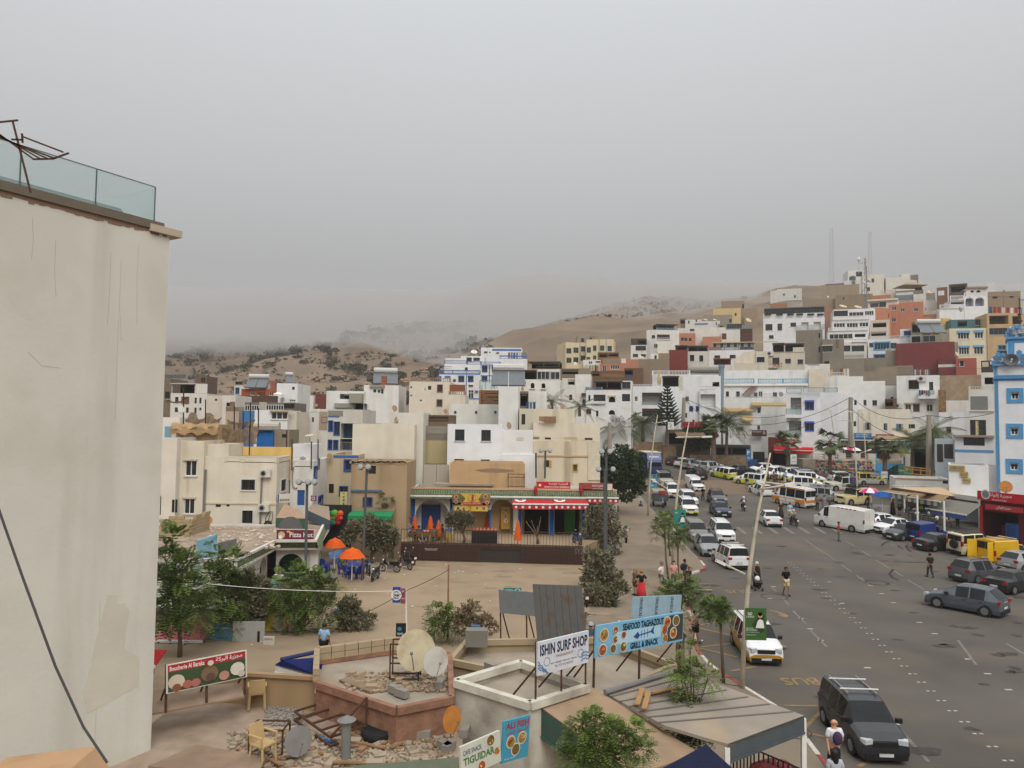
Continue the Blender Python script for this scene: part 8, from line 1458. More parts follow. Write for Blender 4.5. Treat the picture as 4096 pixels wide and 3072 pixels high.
b=MB();[b.tu([FM.P(.8,z1+h,-.2),FM.P(u1*.5,z1+h-.15,-.2),FM.P(u1,z1+h,-.2)],.05,5)for h in (.4,.75)];b.obj('rope_rail',WO,ro);MB().box(FM.P(u1/2+1,z1-1.5,-4),(u1+6,7,2.9)).obj('terrace_floor',CO_,ro)
PAR('pink and white parasol left above the mosaic wall',cS3,770,625,114,110,[(206,70,110),(222,214,212)]);PAR('white and pink parasol right above the mosaic wall',cS3,950,645,114,110,[(224,220,218),(206,90,110),(224,220,218)]);PAR('yellow parasol over the sky blue terrace',cS3,1755,690,106,160,[(206,196,50)])
r,F=HS('blue_terrace','sky blue terrace house with dark steps down to the road',cS3,1300,1815,945,106,N_,4,(88,156,200),[],b0=1,sk_=.1);sub(r,cS3,1305,1328,750,106,dep=.3,col=(88,156,200),wn='post');sub(r,cS3,1785,1815,800,106,dep=.3,col=(88,156,200),wn='post');b=MB();A,B_=F.M(1500,1050,.4),F.M(1690,950,.4);b.bar(A,B_,.15)
for i in RG(9):t=i/8;q=A.lerp(B_,t);b.bar(q,q-V((0,0,1.4)),.08)
b.obj('stair_rail',BK,r);P=Panel(F.M(1595,1105,.05),F.ux,Z3,2.4,1.2);P.rc(0,0,1,1,PT((70,150,96)));P.up();P.tx('السوق',.2,.25,.8,.8,WHP,.01,True);P.dn(r,'green_print')
HS('cafe','dark open cafe under a pale blue canopy',cS3,1950,2215,660,107,N_,4,(60,58,58),[('o',1965,690,2205,1000,3)],b0=1,cat='cafe');AWN('pale blue rounded canopy over the dark cafe',Face(at(cS3,1740,660,107),V((1,0,0)),cS3),Face(at(cS3,1740,660,107),V((1,0,0)),cS3).rc(1740,555,2215,665),(104,160,186),.5,1.4);sgn('brown wooden sign lettered UKA on the pale blue canopy',cS3,(1960,560,2145,635),104.8,(130,84,54),(('UKA',.2,.35,.85,.9,(206,190,160)),))
sgn('blue shop sign with Arabic lettering behind the utility pole',cS3,(900,398,1238,500),118,(46,110,164),(('مطعم الساحل',.2,.6,.85,.95,(220,224,226),1),('DES SABLES',.2,.35,.8,.55,(200,206,210))));sgn('maroon shop sign with pale Arabic lettering',cS3,(1312,418,1622,525),118,(140,62,76),(('مقهى و مطعم',.1,.5,.8,.9,(216,196,196),1),));F=Face(at(cS3,640,540,117),V((1,0,0)),cS3);AWN('long dark blue awning under the shop signs',F,F.rc(630,490,1750,552),(42,52,72),.3,1.5);HS('shop','dark shopfront row behind the mosaic terrace',cS3,560,1950,560,118.5,0,1.5,(78,70,66),[],b0=2,cat='shop');HS('surf_rental','grey-white cafe front with a boarded sign and two dark panels',cS,1440,1612,120,95,N_,3,(170,178,184),[('p',1460,165,1512,320,(58,54,50)),('p',1522,165,1600,290,(66,62,58))],b0=1)
q=at(cS,1180,420,100);BRS('wooden_railing','orange wooden railing in front of the dark cafe','railing',[(at(cS,1180,y,98),at(cS,1400,y+22,95))for y in (358,378,415)]+[(at(cS,x,357+(x-1180)*.1,98-(x-1180)*.0136),at(cS,x,420+(x-1180)*.1,98-(x-1180)*.0136))for x in (1182,1250,1320,1398)],.12,PT((186,140,84)))
# market and garden wall
r,F=HS('market','market with a red front and crates under a red awning',cR,1560,1990,1085,119.5,N_,5,(98,34,36),[('o',1600,1195,1930,1320,2.5),'w 1960 1140 1985 1250 k 1'],b0=2,cat='market');AWN('large red awning of the market',F,F.rc(1612,1150,1948,1215),(186,36,40),.5,2.4);sgn('red market sign over the awning',cR,(1720,1095,1845,1135),117,(166,30,40),(('AGADIR MARKET',.1,.3,.9,.7,(216,190,180)),))
FG=Face(at(cR,890,1300,122),V((1,-.12,0)).normalized(),cR);STN=mat('rubble_stone',(142,120,96),.95,0,.3,2.2,.6,5,patch=.5,pcol=(128,104,80),pscale=1.5)
for lb,q,dz in (('long tan stone garden wall behind the parked row',(888,1235,1395,1345),0),('tan stone wall piece left of the garden gate',(655,1150,770,1225),.5),('low tan wall behind the dark parked cars',(370,1120,656,1200),.8)):b=MB();u0,z0,u1,z1=FG.rc(*q);FX(b,FG,u0,z0-1.5,u1,z1,-.6-dz,-dz);TH(b,'stone_wall',lb,'wall',STN)
HS('garden_shop','brown-awninged shop with colourful goods left of the garden',cR,680,1060,1010,124.5,N_,3,(110,96,80),[('o',690,1045,1000,1140,2)],b0=3,cat='shop');F=Face(at(cR,750,1080,122.5),V((1,0,0)),cR);AWN('plain brown awning of the garden shop',F,F.rc(752,1032,1000,1085),(134,112,94),.25,2.2);sgn('white surf sign with a black board drawing',cR,(695,945,746,1012),119,(214,212,206),(('Surf',.2,.65,.6,.85,(30,60,90)),('/',.3,.25,.7,.65,(20,20,22)),('Wave',.4,.08,.9,.2,(40,60,80))));sgn('dark red shop sign beside an orange one',cR,(818,944,940,990),119,(140,30,40),(('MARRAKECH',.1,.3,.8,.7,(90,30,36)),('T',.85,.2,.95,.8,(220,210,200))));sgn('orange shop sign with a cart picture',cR,(945,940,1015,992),119.2,(206,92,50),(('=',.3,.3,.7,.7,(220,170,140)),));sgn('brown hotel sign reading Dar Joséphine on the curved white house',cR,(1420,1016,1548,1070),128.5,(78,48,42),(('Dar Joséphine',.05,.55,.66,.9,(206,190,176)),('RESTAURANT  HOTEL',.05,.15,.6,.25,(180,160,150)),('B',.76,.25,.92,.8,(206,190,176))))
sgn('blue parking sign with a white P and a pale head panel',cR,(1372,1180,1412,1285),116,(44,104,150),(('P',.2,.52,.75,.85,(222,224,226)),('OOO',.15,.18,.85,.36,(206,212,216))),name='parking_sign');sgn('white information board by the market palm',cR,(1755,1226,1808,1312),110,(214,214,212),(('SURF',.2,.55,.8,.8,(90,94,96)),('INFO',.15,.2,.85,.35,(120,122,124))),name='information_board');F=Face(at(cR,1395,1350,118),V((1,0,0)),cR)
for i in RG(9):b=MB();FX(b,F,*F.rc(1396,1340-i*9,1470,1347-i*9),-.6,0);TH(b,'crate','blue plastic crate stacked beside the parking sign','crate',PT((32,78,130)),gp_='blue crates by the parking sign')
HS('garden_pavilion','dark green garden pavilion behind the stone wall, with lattice sides',cR,1095,1410,1145,124,N_,3,(72,82,78),[('o',1110,1160,1240,1230,1),('o',1250,1160,1400,1230,1)],b0=2,cat='pavilion');b=MB();F=Face(at(cR,1440,1300,119),V((1,0,0)),cR);FX(b,F,*F.rc(1448,1205,1530,1330),-1,0);TH(b,'black_booth','black draped booth beside the parking sign','booth',CLO((38,38,40)))
sgn('PHARMA sign set upright on the lattice-window house',cU,(1796,1478,1848,1602),99.5,(196,176,132),tuple((ch,.25,.84-i*.16,.75,.96-i*.16,(60,120,84))for i,ch in EN('PHARMA')));sgn('purple film poster on the lamp post',cS,(713,437,779,525),92,(66,56,100),(('CINEMA',.1,.82,.9,.93,(190,186,206)),),name='poster');sgn('weathered wooden direction board by the sky blue steps',cS,(888,418,955,450),98,(150,144,136),(('PLAGE',.1,.3,.9,.7,(90,86,80)),));sgn('white handwritten board by the sky blue steps',cS,(980,402,1034,458),98,(206,202,192),(('SURF 150',.1,.4,.9,.7,(70,70,72)),))
# -- street lamps, poles and wires
IV=mat('ivory_pole',(196,188,168),.6,.1,.12,3,patch=.4,pcol=(160,140,116),pscale=2)
def LP_(lb,c0,x0,y0,c1,x1,y1,arms,w=.1,dd=0,z0=N_):
 A=gnd(c0,x0,y0)if z0 is N_ else oz(c0,x0,y0,z0);B_=at(c1,x1,y1,A.y+dd);ro=E('street_lamp',lb,'street lamp',A,'leaning ivory street lamps');m_=A.lerp(B_,.5)+V((-.22*(B_.x-A.x),0,.1));MB().tu([A,A.lerp(m_,.5)+V((-.04*(B_.x-A.x),0,0)),m_,m_.lerp(B_,.5)+V((-.05*(B_.x-A.x),0,0)),B_],[w*1.5,w*1.3,w*1.1,w*.8,w*.4],8).obj('pole',IV,ro,True)
 for c,xa,ya,xb,yb in arms:b=MB();p,q=at(c,xa,ya,A.y+dd*.7-.1),at(c,xb,yb,A.y+dd*.7-.3);b.tu([p,p.lerp(q,.5),q],w*.55,6);b.obj('arm',IV,ro);MB().bar(p.lerp(q,.72),q,.22,.12).obj('lamp_head',WP,ro)
LP_('nearest leaning ivory lamp post, carrying the green pharmacy banner',cH,1010,998,cP,1580,25,[(cP,1360,1072,1115,955),(cP,1480,340,1790,292),(cP,1700,300,1450,268)],.075);LP_('leaning ivory lamp post with the teal banner',cP,732,1055,cR,880,935,[(cR,690,1525,555,1440),(cR,760,1080,1075,1072)],.08);LP_('ivory lamp post with the pale blue banner beside the truck',cP,523,582,cR,605,885,[(cR,575,960,690,935)],.08);LP_('thin lamp post left of the truck roof',cR,362,1190,cR,432,815,[(cR,355,1110,285,1078),(cR,420,885,535,882)],.07);LP_('thin lamp post behind the surf sign',cR,622,1195,cR,608,775,[(cR,560,945,680,930)],.07);LP_('lamp post beside the parking sign',cR,1368,1275,cR,1318,765,[(cR,1350,1030,1425,995)],.07);LP_('left of three leaning lamp posts at the mosaic wall',cS3,628,1085,cU,527,1312,[(cU,555,1390,432,1380)],.08);LP_('middle leaning lamp post carrying the film poster',cS3,1000,1655,cS3,872,10,[(cS3,1010,760,1230,680),(cS3,940,200,610,160)],.08);LP_('right leaning lamp post at the mosaic wall',cS3,1150,1250,cU,806,1322,[(cS3,1165,560,1310,495),(cU,830,1420,690,1392)],.08)
GRP=mat('grey_lamp_post',(88,92,94),.6,.2,.1,3)
def GLP(lb,c,x,yb,xt,yt,heads,z0=SG,d=N_,c2=N_):
 A=oz(c,x,yb,z0)if d is N_ else at(c,x,yb,d);T=at(c2 or c,xt,yt,A.y);ro=E('plaza_lamp',lb,'street lamp',A,'grey floodlight posts round the plaza');MB().tu([A,V((T.x,T.y,T.z))],.085,8).obj('post',GRP,ro)
 for dx in heads:MB().tu([T+V((0,0,-.1)),T+V((dx,-.1,.05))],.03,5).obj('bracket',GRP,ro);MB().la([(.1,-.22),(.17,-.16),(.19,.12),(.17,.16),(.05,.18)],12,MTR(T+V((dx*1.15,-.15,0.)))@MRO(rad(70),4,'X')).obj('floodlight',PT((150,154,154)),ro)
GLP('grey floodlight post left of the blue tables',cA,1383,940,1358,1248,(-.42,.1,.42),c2=cL,d=46);GLP('grey floodlight post on the concrete foot by the open parasol',cA2,855,1385,1875,1120,(-.35,.1),c2=cL);GLP('grey floodlight post in front of the dense olives, nearer one',cQ,1985,930,1985,58,(-.4,.5));GLP('taller grey floodlight post just behind the nearer one',cQ,2000,920,1890,1095,(-.3,.2),c2=cM);GLP('slim floodlight post in front of the rain-streaked cream house',cM,1360,1325,1364,1085,(-.35,.35),d=64.5);GLP('stub of a grey pole at the corner of the bright white house',cM,1283,1320,1282,1105,(),d=64.8)
CP=mat('concrete_pole',(150,142,130),.9,0,.1,2);W_=[]
for lb,c,xb,yb,xt,yt,d,w in (('tall concrete utility pole with wires in front of the blank white house',cU,716,1700,713,1272,108,.42),('concrete utility pole between the feather palms',cU,1390,1990,1390,1425,98,.4),('leaning utility pole left of the white street houses',cR,826,1000,834,735,124,.4),('old wooden pole left of the date palm',cR,190,1200,192,950,112,.35),('slim bamboo-like pole standing in the plaza',cQ,628,1620,636,882,36,.055),('dark utility pole beside the green food banner',cA,1755,470,1768,-20,57,.16)):A,B_=at(c,xb,yb,d),at(c,xt,yt,d);b=MB();b.tu([A,B_],[w,w*.7],8);TH(b,'utility_pole',lb,'pole',CP if d>40 else WO);W_.append(B_)
def WI_(lb,p,q,sag,r=.035,m=BK):b=MB();b.tu([p.lerp(q,i/14)-V((0,0,sag*4*(i/14)*(1-i/14)))for i in RG(15)],r,4,caps=False);TH(b,'wire',lb,'wire',m)
WI_('upper wire from the tall pole to the left',W_[0],at(cU,-400,1480,122),2);WI_('lower wire from the tall pole to the left',W_[0]-V((0,0,1.5)),at(cU,-300,1590,122),1.5);WI_('upper wire between the two concrete poles',W_[0],W_[1],1.6);WI_('lower wire between the two concrete poles',W_[0]-V((0,0,1.6)),W_[1]-V((0,0,3.2)),1.5);WI_('wire from the palm pole to the minaret',W_[1],at(cU,1946,1408,90),.5);WI_('wire from the leaning pole down to the right',W_[2],at(cR,1100,960,122),.6);WI_('wire from the leaning pole across the white houses',W_[2],at(cR,1860,845,121),2.2)
WI_('wire from the plaza pole to the blue round-logo sign',W_[4]-V((0,0,.25)),at(cQ,285,1100,33.5),.05,.014);WI_('wire running left from the round-logo sign',at(cQ,285,1100,33.5),at(cQ,-250,1370,32),.08,.014);WI_('pale cord strung across the jacaranda tops',at(cA,570,835,31),at(cA,2140,895,33),.12,.012,WP)
for lb,q,d,col,tx in (('square blue sign with a white round logo on a thin post',(152,1078,218,1212),33.6,(34,70,150),()),('narrow sign with red and purple fields beside the round logo',(222,1090,262,1220),33.7,(150,70,90),(('TABAC',.1,.75,.9,.9,(220,200,200)),('PRESSE',.1,.3,.9,.4,(220,216,220)))),('black sign with a teal drop and white lettering',(180,1392,266,1505),32.5,(26,28,30),(('IQOS',.15,.12,.75,.3,(222,222,222)),)),('small tilted blue sign with a round logo behind the air conditioner',(832,1408,908,1500),30,(60,112,150),())):
 r,P=sgn(lb,cQ,q,d,col,tx);P=Panel(P.o,P.ux,P.uy,P.w,P.h);P.lay=2
 if not tx:P.dc(.5,.5,.34,WHP);P.up();[P.ring(.5+x,.5+y,.15,.03,PT((40,70,140)))for x,y in ((-.09,.1),(.09,.1),(-.09,-.1),(.09,-.1))];P.dn(r)
 if 'drop' in lb:P.dc(.38,.6,.16,PT((40,130,150)));P.dn(r)
BRS('sign_post','thin post under the round-logo and drop signs','post',[(at(cQ,275,1600,33.8),at(cQ,268,1090,33.8))],.06,WP)
# banners on the lamp posts
for lb,c,q,d,col,txt,sh in (('green UPSSA pharmacy banner on the nearest lamp post',cH,(1040,278,1222,555),28.7,(58,96,44),(('UPSSA',.05,.7,.42,.77,(206,216,206)),('FACULTÉ',.03,.36,.36,.4,(220,224,220)),('DE PHARMACIE',.03,.3,.62,.34,(220,224,220)),('INCUBATEUR',.03,.24,.7,.26,(200,206,200)),('0528 233 333',.03,.15,.5,.18,(200,206,200))),(.7,.5)),('teal university banner on the second lamp post',cP,(745,516,850,676),51.2,(40,128,120),(('FACULTÉ',.05,.25,.5,.3,(206,220,216)),('0528 233',.05,.08,.5,.12,(200,216,212))),(.72,.45)),('pale blue university banner beside the truck',cZ,(150,852,300,1092),80,(70,140,166),(('UNIV',.1,.15,.6,.25,(210,222,226)),),(.65,.55))):
 F=Face(at(c,q[0],q[3],d),V((1,0,0)),c);r,P=BD_('banner',lb,'banner',F,F.rc(*q),.03,PT(col));[P.tx(t,*z[:4],PT(z[4]),.01)for t,*z in txt];x,y=sh;P.py([(x-.38,y-.02),(x+.05,y+.4),(x+.2,y+.25),(x+.2,y-.2),(x,y-.28)],PT(tuple(int(v*.66)for v in col)));P.up();P.py([(x-.22,y-.12),(x-.12,y+.1),(x-.02,y+.16),(x+.14,y+.12),(x+.2,y-.12)],WHP);P.up();P.dc(x,y+.27,.075,PT((190,146,118)),12);P.dc(x,y+.32,.07,BLK,8);[P.line([(.1+i*.09,.84),(.17+i*.09,.79),(.24+i*.09,.84)],.018,WHP)for i in RG(2)];P.line([(.12,.88),(.2,.83),(.3,.88)],.018,WHP);P.dn(r)
 # -- trees and palms
LG={n:mat('foliage_'+n,c,.75,0,.35,2.2,spec=.25)for n,c in dict(jaca=(84,100,48),jacb=(104,122,58),olive=(112,108,84),ficus=(54,68,40),palm=(84,92,58),fan=(86,96,60),dead=(122,106,82),conifer=(44,52,42),hedge=(62,72,42)).items()}
BARK=mat('grey_brown_bark',(104,88,72),.95,0,.2,5,.5,25)
def SPG(b,p,d,l,kind,rn):
 d=d.normalized();s=d.cross(V((0,0,1)));s=s.normalized()if s.length>.05 else V((1,0,0));u=s.cross(d)
 if kind=='feather':
  k=7
  for i in RG(k):
   t=(i+1)/k;q=p+d*(l*t)-V((0,0,l*.35*t*t));w=l*.4*sin(pi*(.15+.8*t))
   for sg in (1,-1):e=q+s*(sg*w)+d*(l*.1)+u*rn.u(-.03,.03);m_=(e-q);n=m_.cross(u).normalized()*(l*.055);b.py([q,q+m_*.5+n,e,q+m_*.5-n])
 else:
  for i in RG(7):
   a=(d+V((rn.ga(0,.6),rn.ga(0,.6),rn.ga(0,.6)))).normalized()*l*rn.u(.5,1);n=a.cross(V((rn.ga(0,1),rn.ga(0,1),rn.ga(0,1)))).normalized()*(l*.16);o=p+a*rn.u(0,.4);b.py([o,o+a*.5+n,o+a,o+a*.5-n])
def TR_(name,lb_,c,bx,by,lobes,n,leaf='jaca',kind='feather',l=.5,tr=.1,z0=SG,d=N_,gp_=N_,seed=1,fork=N_,leaf2=N_,pot=N_):
 rn=RD(seed);B_=gz(c,bx,by,z0)if d is N_ else at(c,bx,by,d);d=B_.y;ro=E(name,lb_,'tree',B_,gp_);L=[(at(c,x,y,d+rn.u(-.25,.25)*r/c.k*d/FPX),r/c.k*d/FPX)for x,y,r in lobes]
 cen=sum((q[0]for q in L),V((0,0,0)))/len(L);b=MB();lowz=min(q[0].z-q[1]for q in L);f=B_.lerp(V((cen.x*.5+B_.x*.5,B_.y,cen.z)),.45 if fork is N_ else fork);w=[B_,B_.lerp(f,.5)+V((rn.u(-.1,.1),0,0)),f];b.tu(w,[tr,tr*.85,tr*.7],8)
 for q,r in L:
  m_=f.lerp(q,.55)+V((rn.u(-.2,.2)*r,rn.u(-.2,.2)*r,.1*r));b.tu([f,m_,q],[tr*.55,tr*.35,tr*.12],6)
  for _ in RG(4):e=q+V((rn.ga(0,1),rn.ga(0,1),rn.ga(0,.8))).normalized()*r*.8;b.tu([m_.lerp(q,rn.u(.2,.9)),q.lerp(e,.5)+V((0,0,.08)),e],[tr*.2,tr*.12,tr*.05],4)
 b.obj('trunk',BARK,ro,True);A=[MB(),MB()];tot=sum(r*r for _,r in L)
 for q,r in L:
  for _ in RG(int(n*r*r/tot)):
   v=V((rn.ga(0,1),rn.ga(0,1),rn.ga(0,.8))).normalized();p=q+v*r*(rn.u(.25,1.)**.6);SPG(A[rn.random()<.4],p,v+V((0,0,.15 if kind=='feather' else.3)),l*rn.u(.7,1.2),kind,rn)
 for i in (0,1):
  if A[i].f:A[i].obj('crown',LG[leaf if i==0 or not leaf2 else leaf2],ro)
 return ro
JG='young jacaranda trees'
TR_('jacaranda_tree','big feathery jacaranda against the near white wall',cA,300,1480,[(230,470,120),(180,620,130),(330,720,140),(200,850,150),(400,900,150),(260,1020,170),(150,1080,120),(420,1060,140)],800,l=.62,tr=.12,d=33,leaf2='jacb',seed=2);TR_('jacaranda_tree','feathery jacaranda in front of the AKRAM board',cA,780,1400,[(640,620,110),(760,640,110),(560,760,120),(700,850,140),(780,940,130),(620,1060,140),(740,1120,110)],700,l=.6,tr=.12,d=36,leaf2='jacb',seed=3);TR_('jacaranda_tree','spreading jacaranda with dark bare twigs before the surfboard racks',cA,1340,1400,[(1180,870,110),(1330,790,130),(1480,850,120),(1260,980,130),(1420,960,140),(1560,900,110),(1570,1040,90),(1200,1330,90),(1560,1300,70),(1290,1120,90)],800,l=.58,tr=.09,d=37,leaf2='jacb',seed=4)
OG='olive trees round the plaza'
TR_('olive_tree','grey-green olive between the jacarandas by the surf mural',cA,820,1390,[(870,960,130),(940,1060,110),(850,1120,110),(980,880,90),(900,800,70)],800,'olive','leaf',.32,.16,d=36.5,seed=5);TR_('olive_tree','small olive with a leaning stump in front of the plaza',cA,1760,1370,[(1770,1010,75),(1730,1110,85),(1800,1090,70),(1720,1220,60),(1800,1240,60),(1930,1150,55)],620,'olive','leaf',.24,.14,d=37.5,seed=6)
TR_('olive_tree','wide olive over the planter beside the motorcycles',cA2,1020,1090,[(1000,560,130),(1140,500,150),(1280,580,140),(1080,700,170),(1250,720,160),(1380,640,120),(720,480,110),(620,620,110),(980,330,80)],1100,'olive','leaf',.34,.13,seed=7);TR_('olive_tree','clipped olive growing on the terrace behind the railing',cQ2,930,930,[(720,480,90),(860,470,110),(990,490,100),(800,570,90),(1030,540,70),(700,560,70)],700,'olive','leaf',.26,.12,z0=TZ,seed=8)
for lb,bx,by,lb_,sd in (('tall olive at the right end of the brown fence, nearest the shops',2010,800,[(1900,480,90),(2010,430,90),(1860,570,80),(1980,560,110),(2080,600,80),(1880,680,90),(2030,720,90)],9),('dense olive by the grey lamp posts, second from the fence',1950,1080,[(1880,830,80),(1970,850,90),(1900,950,100),(2020,970,100),(1860,1030,70),(2070,1060,70),(1960,1050,90)],10),('low bushy olive with a bent trunk beside the pavement',2080,1230,[(1910,1150,90),(1990,1200,100),(1870,1260,80),(2020,1290,90),(1940,1330,90),(2120,1080,60)],11)):TR_('olive_tree',lb,cQ,bx,by,lb_,620,'olive','leaf',.34,.13,seed=sd)
TR_('olive_shrub','small round olive shrub left of the bushy olives',cQ,1730,1390,[(1690,1320,55),(1750,1330,60),(1720,1370,50)],300,'olive','leaf',.25,.05,seed=12)
TR_('ficus_tree','large dense ficus at the corner of the shop row',cR,320,1640,[(170,1300,110),(300,1260,110),(400,1300,90),(130,1390,100),(250,1400,130),(400,1420,100),(180,1480,90),(330,1510,120),(430,1500,70)],1500,'ficus','leaf',.5,.16,seed=13,d=78)
for lb,c_,bx,by,lo,n,l,sd in (('tall thin street tree with a leaning trunk beside the green banner',cP,700,1130,[(600,650,60),(650,600,60),(580,720,45),(660,690,50)],260,.34,14),('young street tree with a bright round crown behind the green banner',cP,715,920,[(660,600,60),(700,580,50),(720,630,45)],260,.36,15),('bushy street tree just right of the banner post',cP,785,1120,[(760,720,75),(830,740,65),(720,770,60),(800,790,60)],420,.33,16),('broad flat-crowned tree hiding the pedestrians',cP,815,1620,[(700,1230,100),(800,1180,110),(900,1220,100),(640,1290,70),(780,1290,110),(930,1290,70)],750,.34,17),('slim mop-headed tree in the bus bay pavement',cH,852,925,[(760,260,75),(840,270,70),(700,290,55),(790,320,70),(860,310,45)],520,.3,18)):TR_('street_tree',lb,c_,bx,by,lo,n,'jaca','feather',l,.075,leaf2='jacb',seed=sd,gp_='street trees along the bus bay',fork=.8)
TR_('jacaranda_sapling','sparse feathery sapling growing through the corrugated canopy',cH,590,1400,[(560,640,60),(460,800,70),(600,830,70),(720,880,80),(520,930,70),(440,1120,90),(560,1180,100),(680,1260,90),(480,1300,110),(620,1340,110)],620,l=.3,tr=.05,d=20.5,leaf2='jacb',seed=19);TR_('jacaranda_sapling','bright green sapling in front of the green awning at the bottom edge',cG,1250,1750,[(1130,1290,70),(1250,1250,75),(1380,1330,80),(1120,1430,90),(1300,1450,110),(1470,1400,90),(1600,1350,70),(1640,1500,80),(1240,1560,90),(1450,1580,90),(1030,1590,80)],780,l=.28,tr=.05,d=16.4,leaf='jacb',leaf2='jaca',seed=20);TR_('leafy_shrub','green feathery shrub by the thin plaza pole',cF,1620,540,[(1560,330,70),(1660,340,70),(1520,430,60),(1620,430,80),(1720,420,70)],300,l=.42,tr=.05,d=35.5,seed=21);TR_('dry_shrub','bare dry brown shrub right of the green feathery one',cF,1840,500,[(1800,330,70),(1860,290,70),(1780,430,70),(1900,420,80),(1980,400,70),(2050,450,50)],420,'dead','leaf',.2,.03,d=35.5,seed=22)
TR_('pruned_tree','bare pruned tree with stub branches on the terrace',cQ2,2210,930,[(2010,560,22),(2100,540,20),(2200,640,18),(2260,480,15)],0,z0=TZ,tr=.13,seed=23,fork=.35)
b=MB()
p=at(cR,688,1010,121);ro=E('conifer','dark tiered conifer with upturned branches before the white loggias','tree',p);t=at(cR,692,640,121);b.tu([p-V((0,0,3)),t],[.35,.08],6);b.obj('trunk',BARK,ro);b=MB();rn=RD(5)
for i in RG(13):
 z=p.z+(t.z-p.z)*(.12+.88*i/12);r=2.6*(1-i/15)
 for k in RG(6):a=k*1.05+i*.5;e=V((p.x+r*cos(a),p.y+r*sin(a),z+r*.28));b.tu([V((p.x,p.y,z)),V((p.x+r*.5*cos(a),p.y+r*.5*sin(a),z-.1)),e],[.12,.2,.06],5)
b.obj('crown',LG['conifer'],ro)
def palm(name,lb_,c,x,yb,yt,d,n=26,L=3.,kind='feather',leaf='palm',tr=.2,dead=0,seed=1,x2=N_,zb=N_):
 rn=RD(seed);T=at(c,x2 or x,yt,d);p0=at(c,x,yb,d);B_=V((p0.x,p0.y,zb if zb is not N_ else p0.z-.5));ro=E(name,lb_,'palm',B_,'palm trees');b=MB();k=10;b.tu([B_.lerp(T,i/k)for i in RG(k+1)],[tr*(1.15-.25*i/k)*(1+.08*(i%2))for i in RG(k+1)],9);b.obj('trunk',BARK,ro)
 for i in RG(n+dead):
  de=i>=n;a=i*2.4+rn.u(-.3,.3);el=rn.u(-.35,1.15)if not de else rn.u(-1.5,-1.);b=MB();l=L*rn.u(.8,1.1)*(.75 if de else 1);h=V((cos(a),sin(a),0));pts=[]
  for j in RG(8):t_=j/7;ang=el-t_*(.95 if kind=='feather' else.35);pts.append((pts[-1]if pts else T)+(h*cos(ang)+V((0,0,sin(ang))))*(l/7 if j else 0))
  s=h.cross(V((0,0,1)));b.tu(pts[::1 if kind=='feather' else 3],.022*L/2.5,4)
  if kind=='feather':
   for j in RG(1,15):
    t_=j/14;i0=min(6,int(t_*7));q=pts[i0].lerp(pts[i0+1],t_*7-i0);w=l*.22*sin(pi*min(1,.12+t_*.85));dd=(pts[i0+1]-pts[i0]).normalized()
    for sg in (1,-1):e=q+s*sg*w+dd*w*.6-V((0,0,w*.45));m_=(q+e)/2;b.py([q,m_+dd*.045*l/3,e,m_-dd*.045*l/3])
  else:
   o=pts[4];dd=(pts[7]-pts[4]).normalized();u=s.cross(dd)
   for j in RG(11):f=(j-5)/5*1.35;v=dd*cos(f)+s*sin(f);e=o+v*l*.46-V((0,0,abs(f)*.12*l+.06*l));n_=(dd*-sin(f)+s*cos(f))*.05*l;m_=o.lerp(e,.55);b.py([o,m_+n_,e,m_-n_])
  b.obj('frond',LG['dead']if de else LG[leaf],ro)
 return ro
palm('date_palm','wide date palm on the left of the street lamps',cR,265,1180,1000,119,40,4.6,tr=.35,seed=1);palm('date_palm','darker palm behind the wide date palm',cR,480,1130,960,126,34,4.6,seed=2,tr=.3);palm('fan_palm','thick-skirted fan palm in front of the brown awning',cR,1090,1285,965,117,30,2.7,'fan','fan',.35,16,3);palm('queen_palm','tall feather palm right of the skirted fan palm',cR,1200,1215,940,118,34,4.6,tr=.22,seed=4,x2=1205);palm('fan_palm','fan palm before the red market awning',cS,172,395,145,114,22,2.6,'fan','fan',.24,6,5);palm('fan_palm','fan palm standing against the mosaic wall',cS,535,455,140,107,24,2.7,'fan','fan',.24,8,6);palm('fan_palm','fan palm by the sky blue steps, with a ragged trunk',cS,1010,430,185,100,22,2.4,'fan','fan',.26,14,7);palm('date_palm','feather palm in front of the cafe wall dish',cS,1248,350,110,104,32,3.9,tr=.24,seed=8);palm('date_palm','feather palm beside the second utility pole',cS,1420,360,45,102,32,4.2,tr=.22,seed=9);palm('fan_palm','scruffy fan palm with hanging dead fronds by the mural stair',cL,2030,1720,1385,57.5,8,.9,'fan','fan',.2,40,10);palm('young_palm','young yellowish palm behind the bare cream house',cM,1420,700,660,95,18,2.6,seed=11,tr=.2);palm('young_palm','small palm in front of the white three-storey house',cM,1660,760,710,105,16,3.,seed=12,tr=.2);palm('small_palm','little palm tucked against the seafood sign post',cG,1990,740,400,30,14,.8,'fan','dead',.17,8,13)
b=MB();rn=RD(8);A,B_=at(cR,850,1170,123),at(cR,1065,1160,123.5)
for _ in RG(2600):p=A.lerp(B_,rn.random())+V((0,rn.u(-1,2.4),rn.u(-.2,4.)));SPG(b,p,V((rn.ga(0,1),rn.ga(0,1),rn.ga(0,1))),.45,'leaf',rn)
TH(b,'hedge','thick clipped hedge on the stone garden wall','hedge',LG['hedge'])
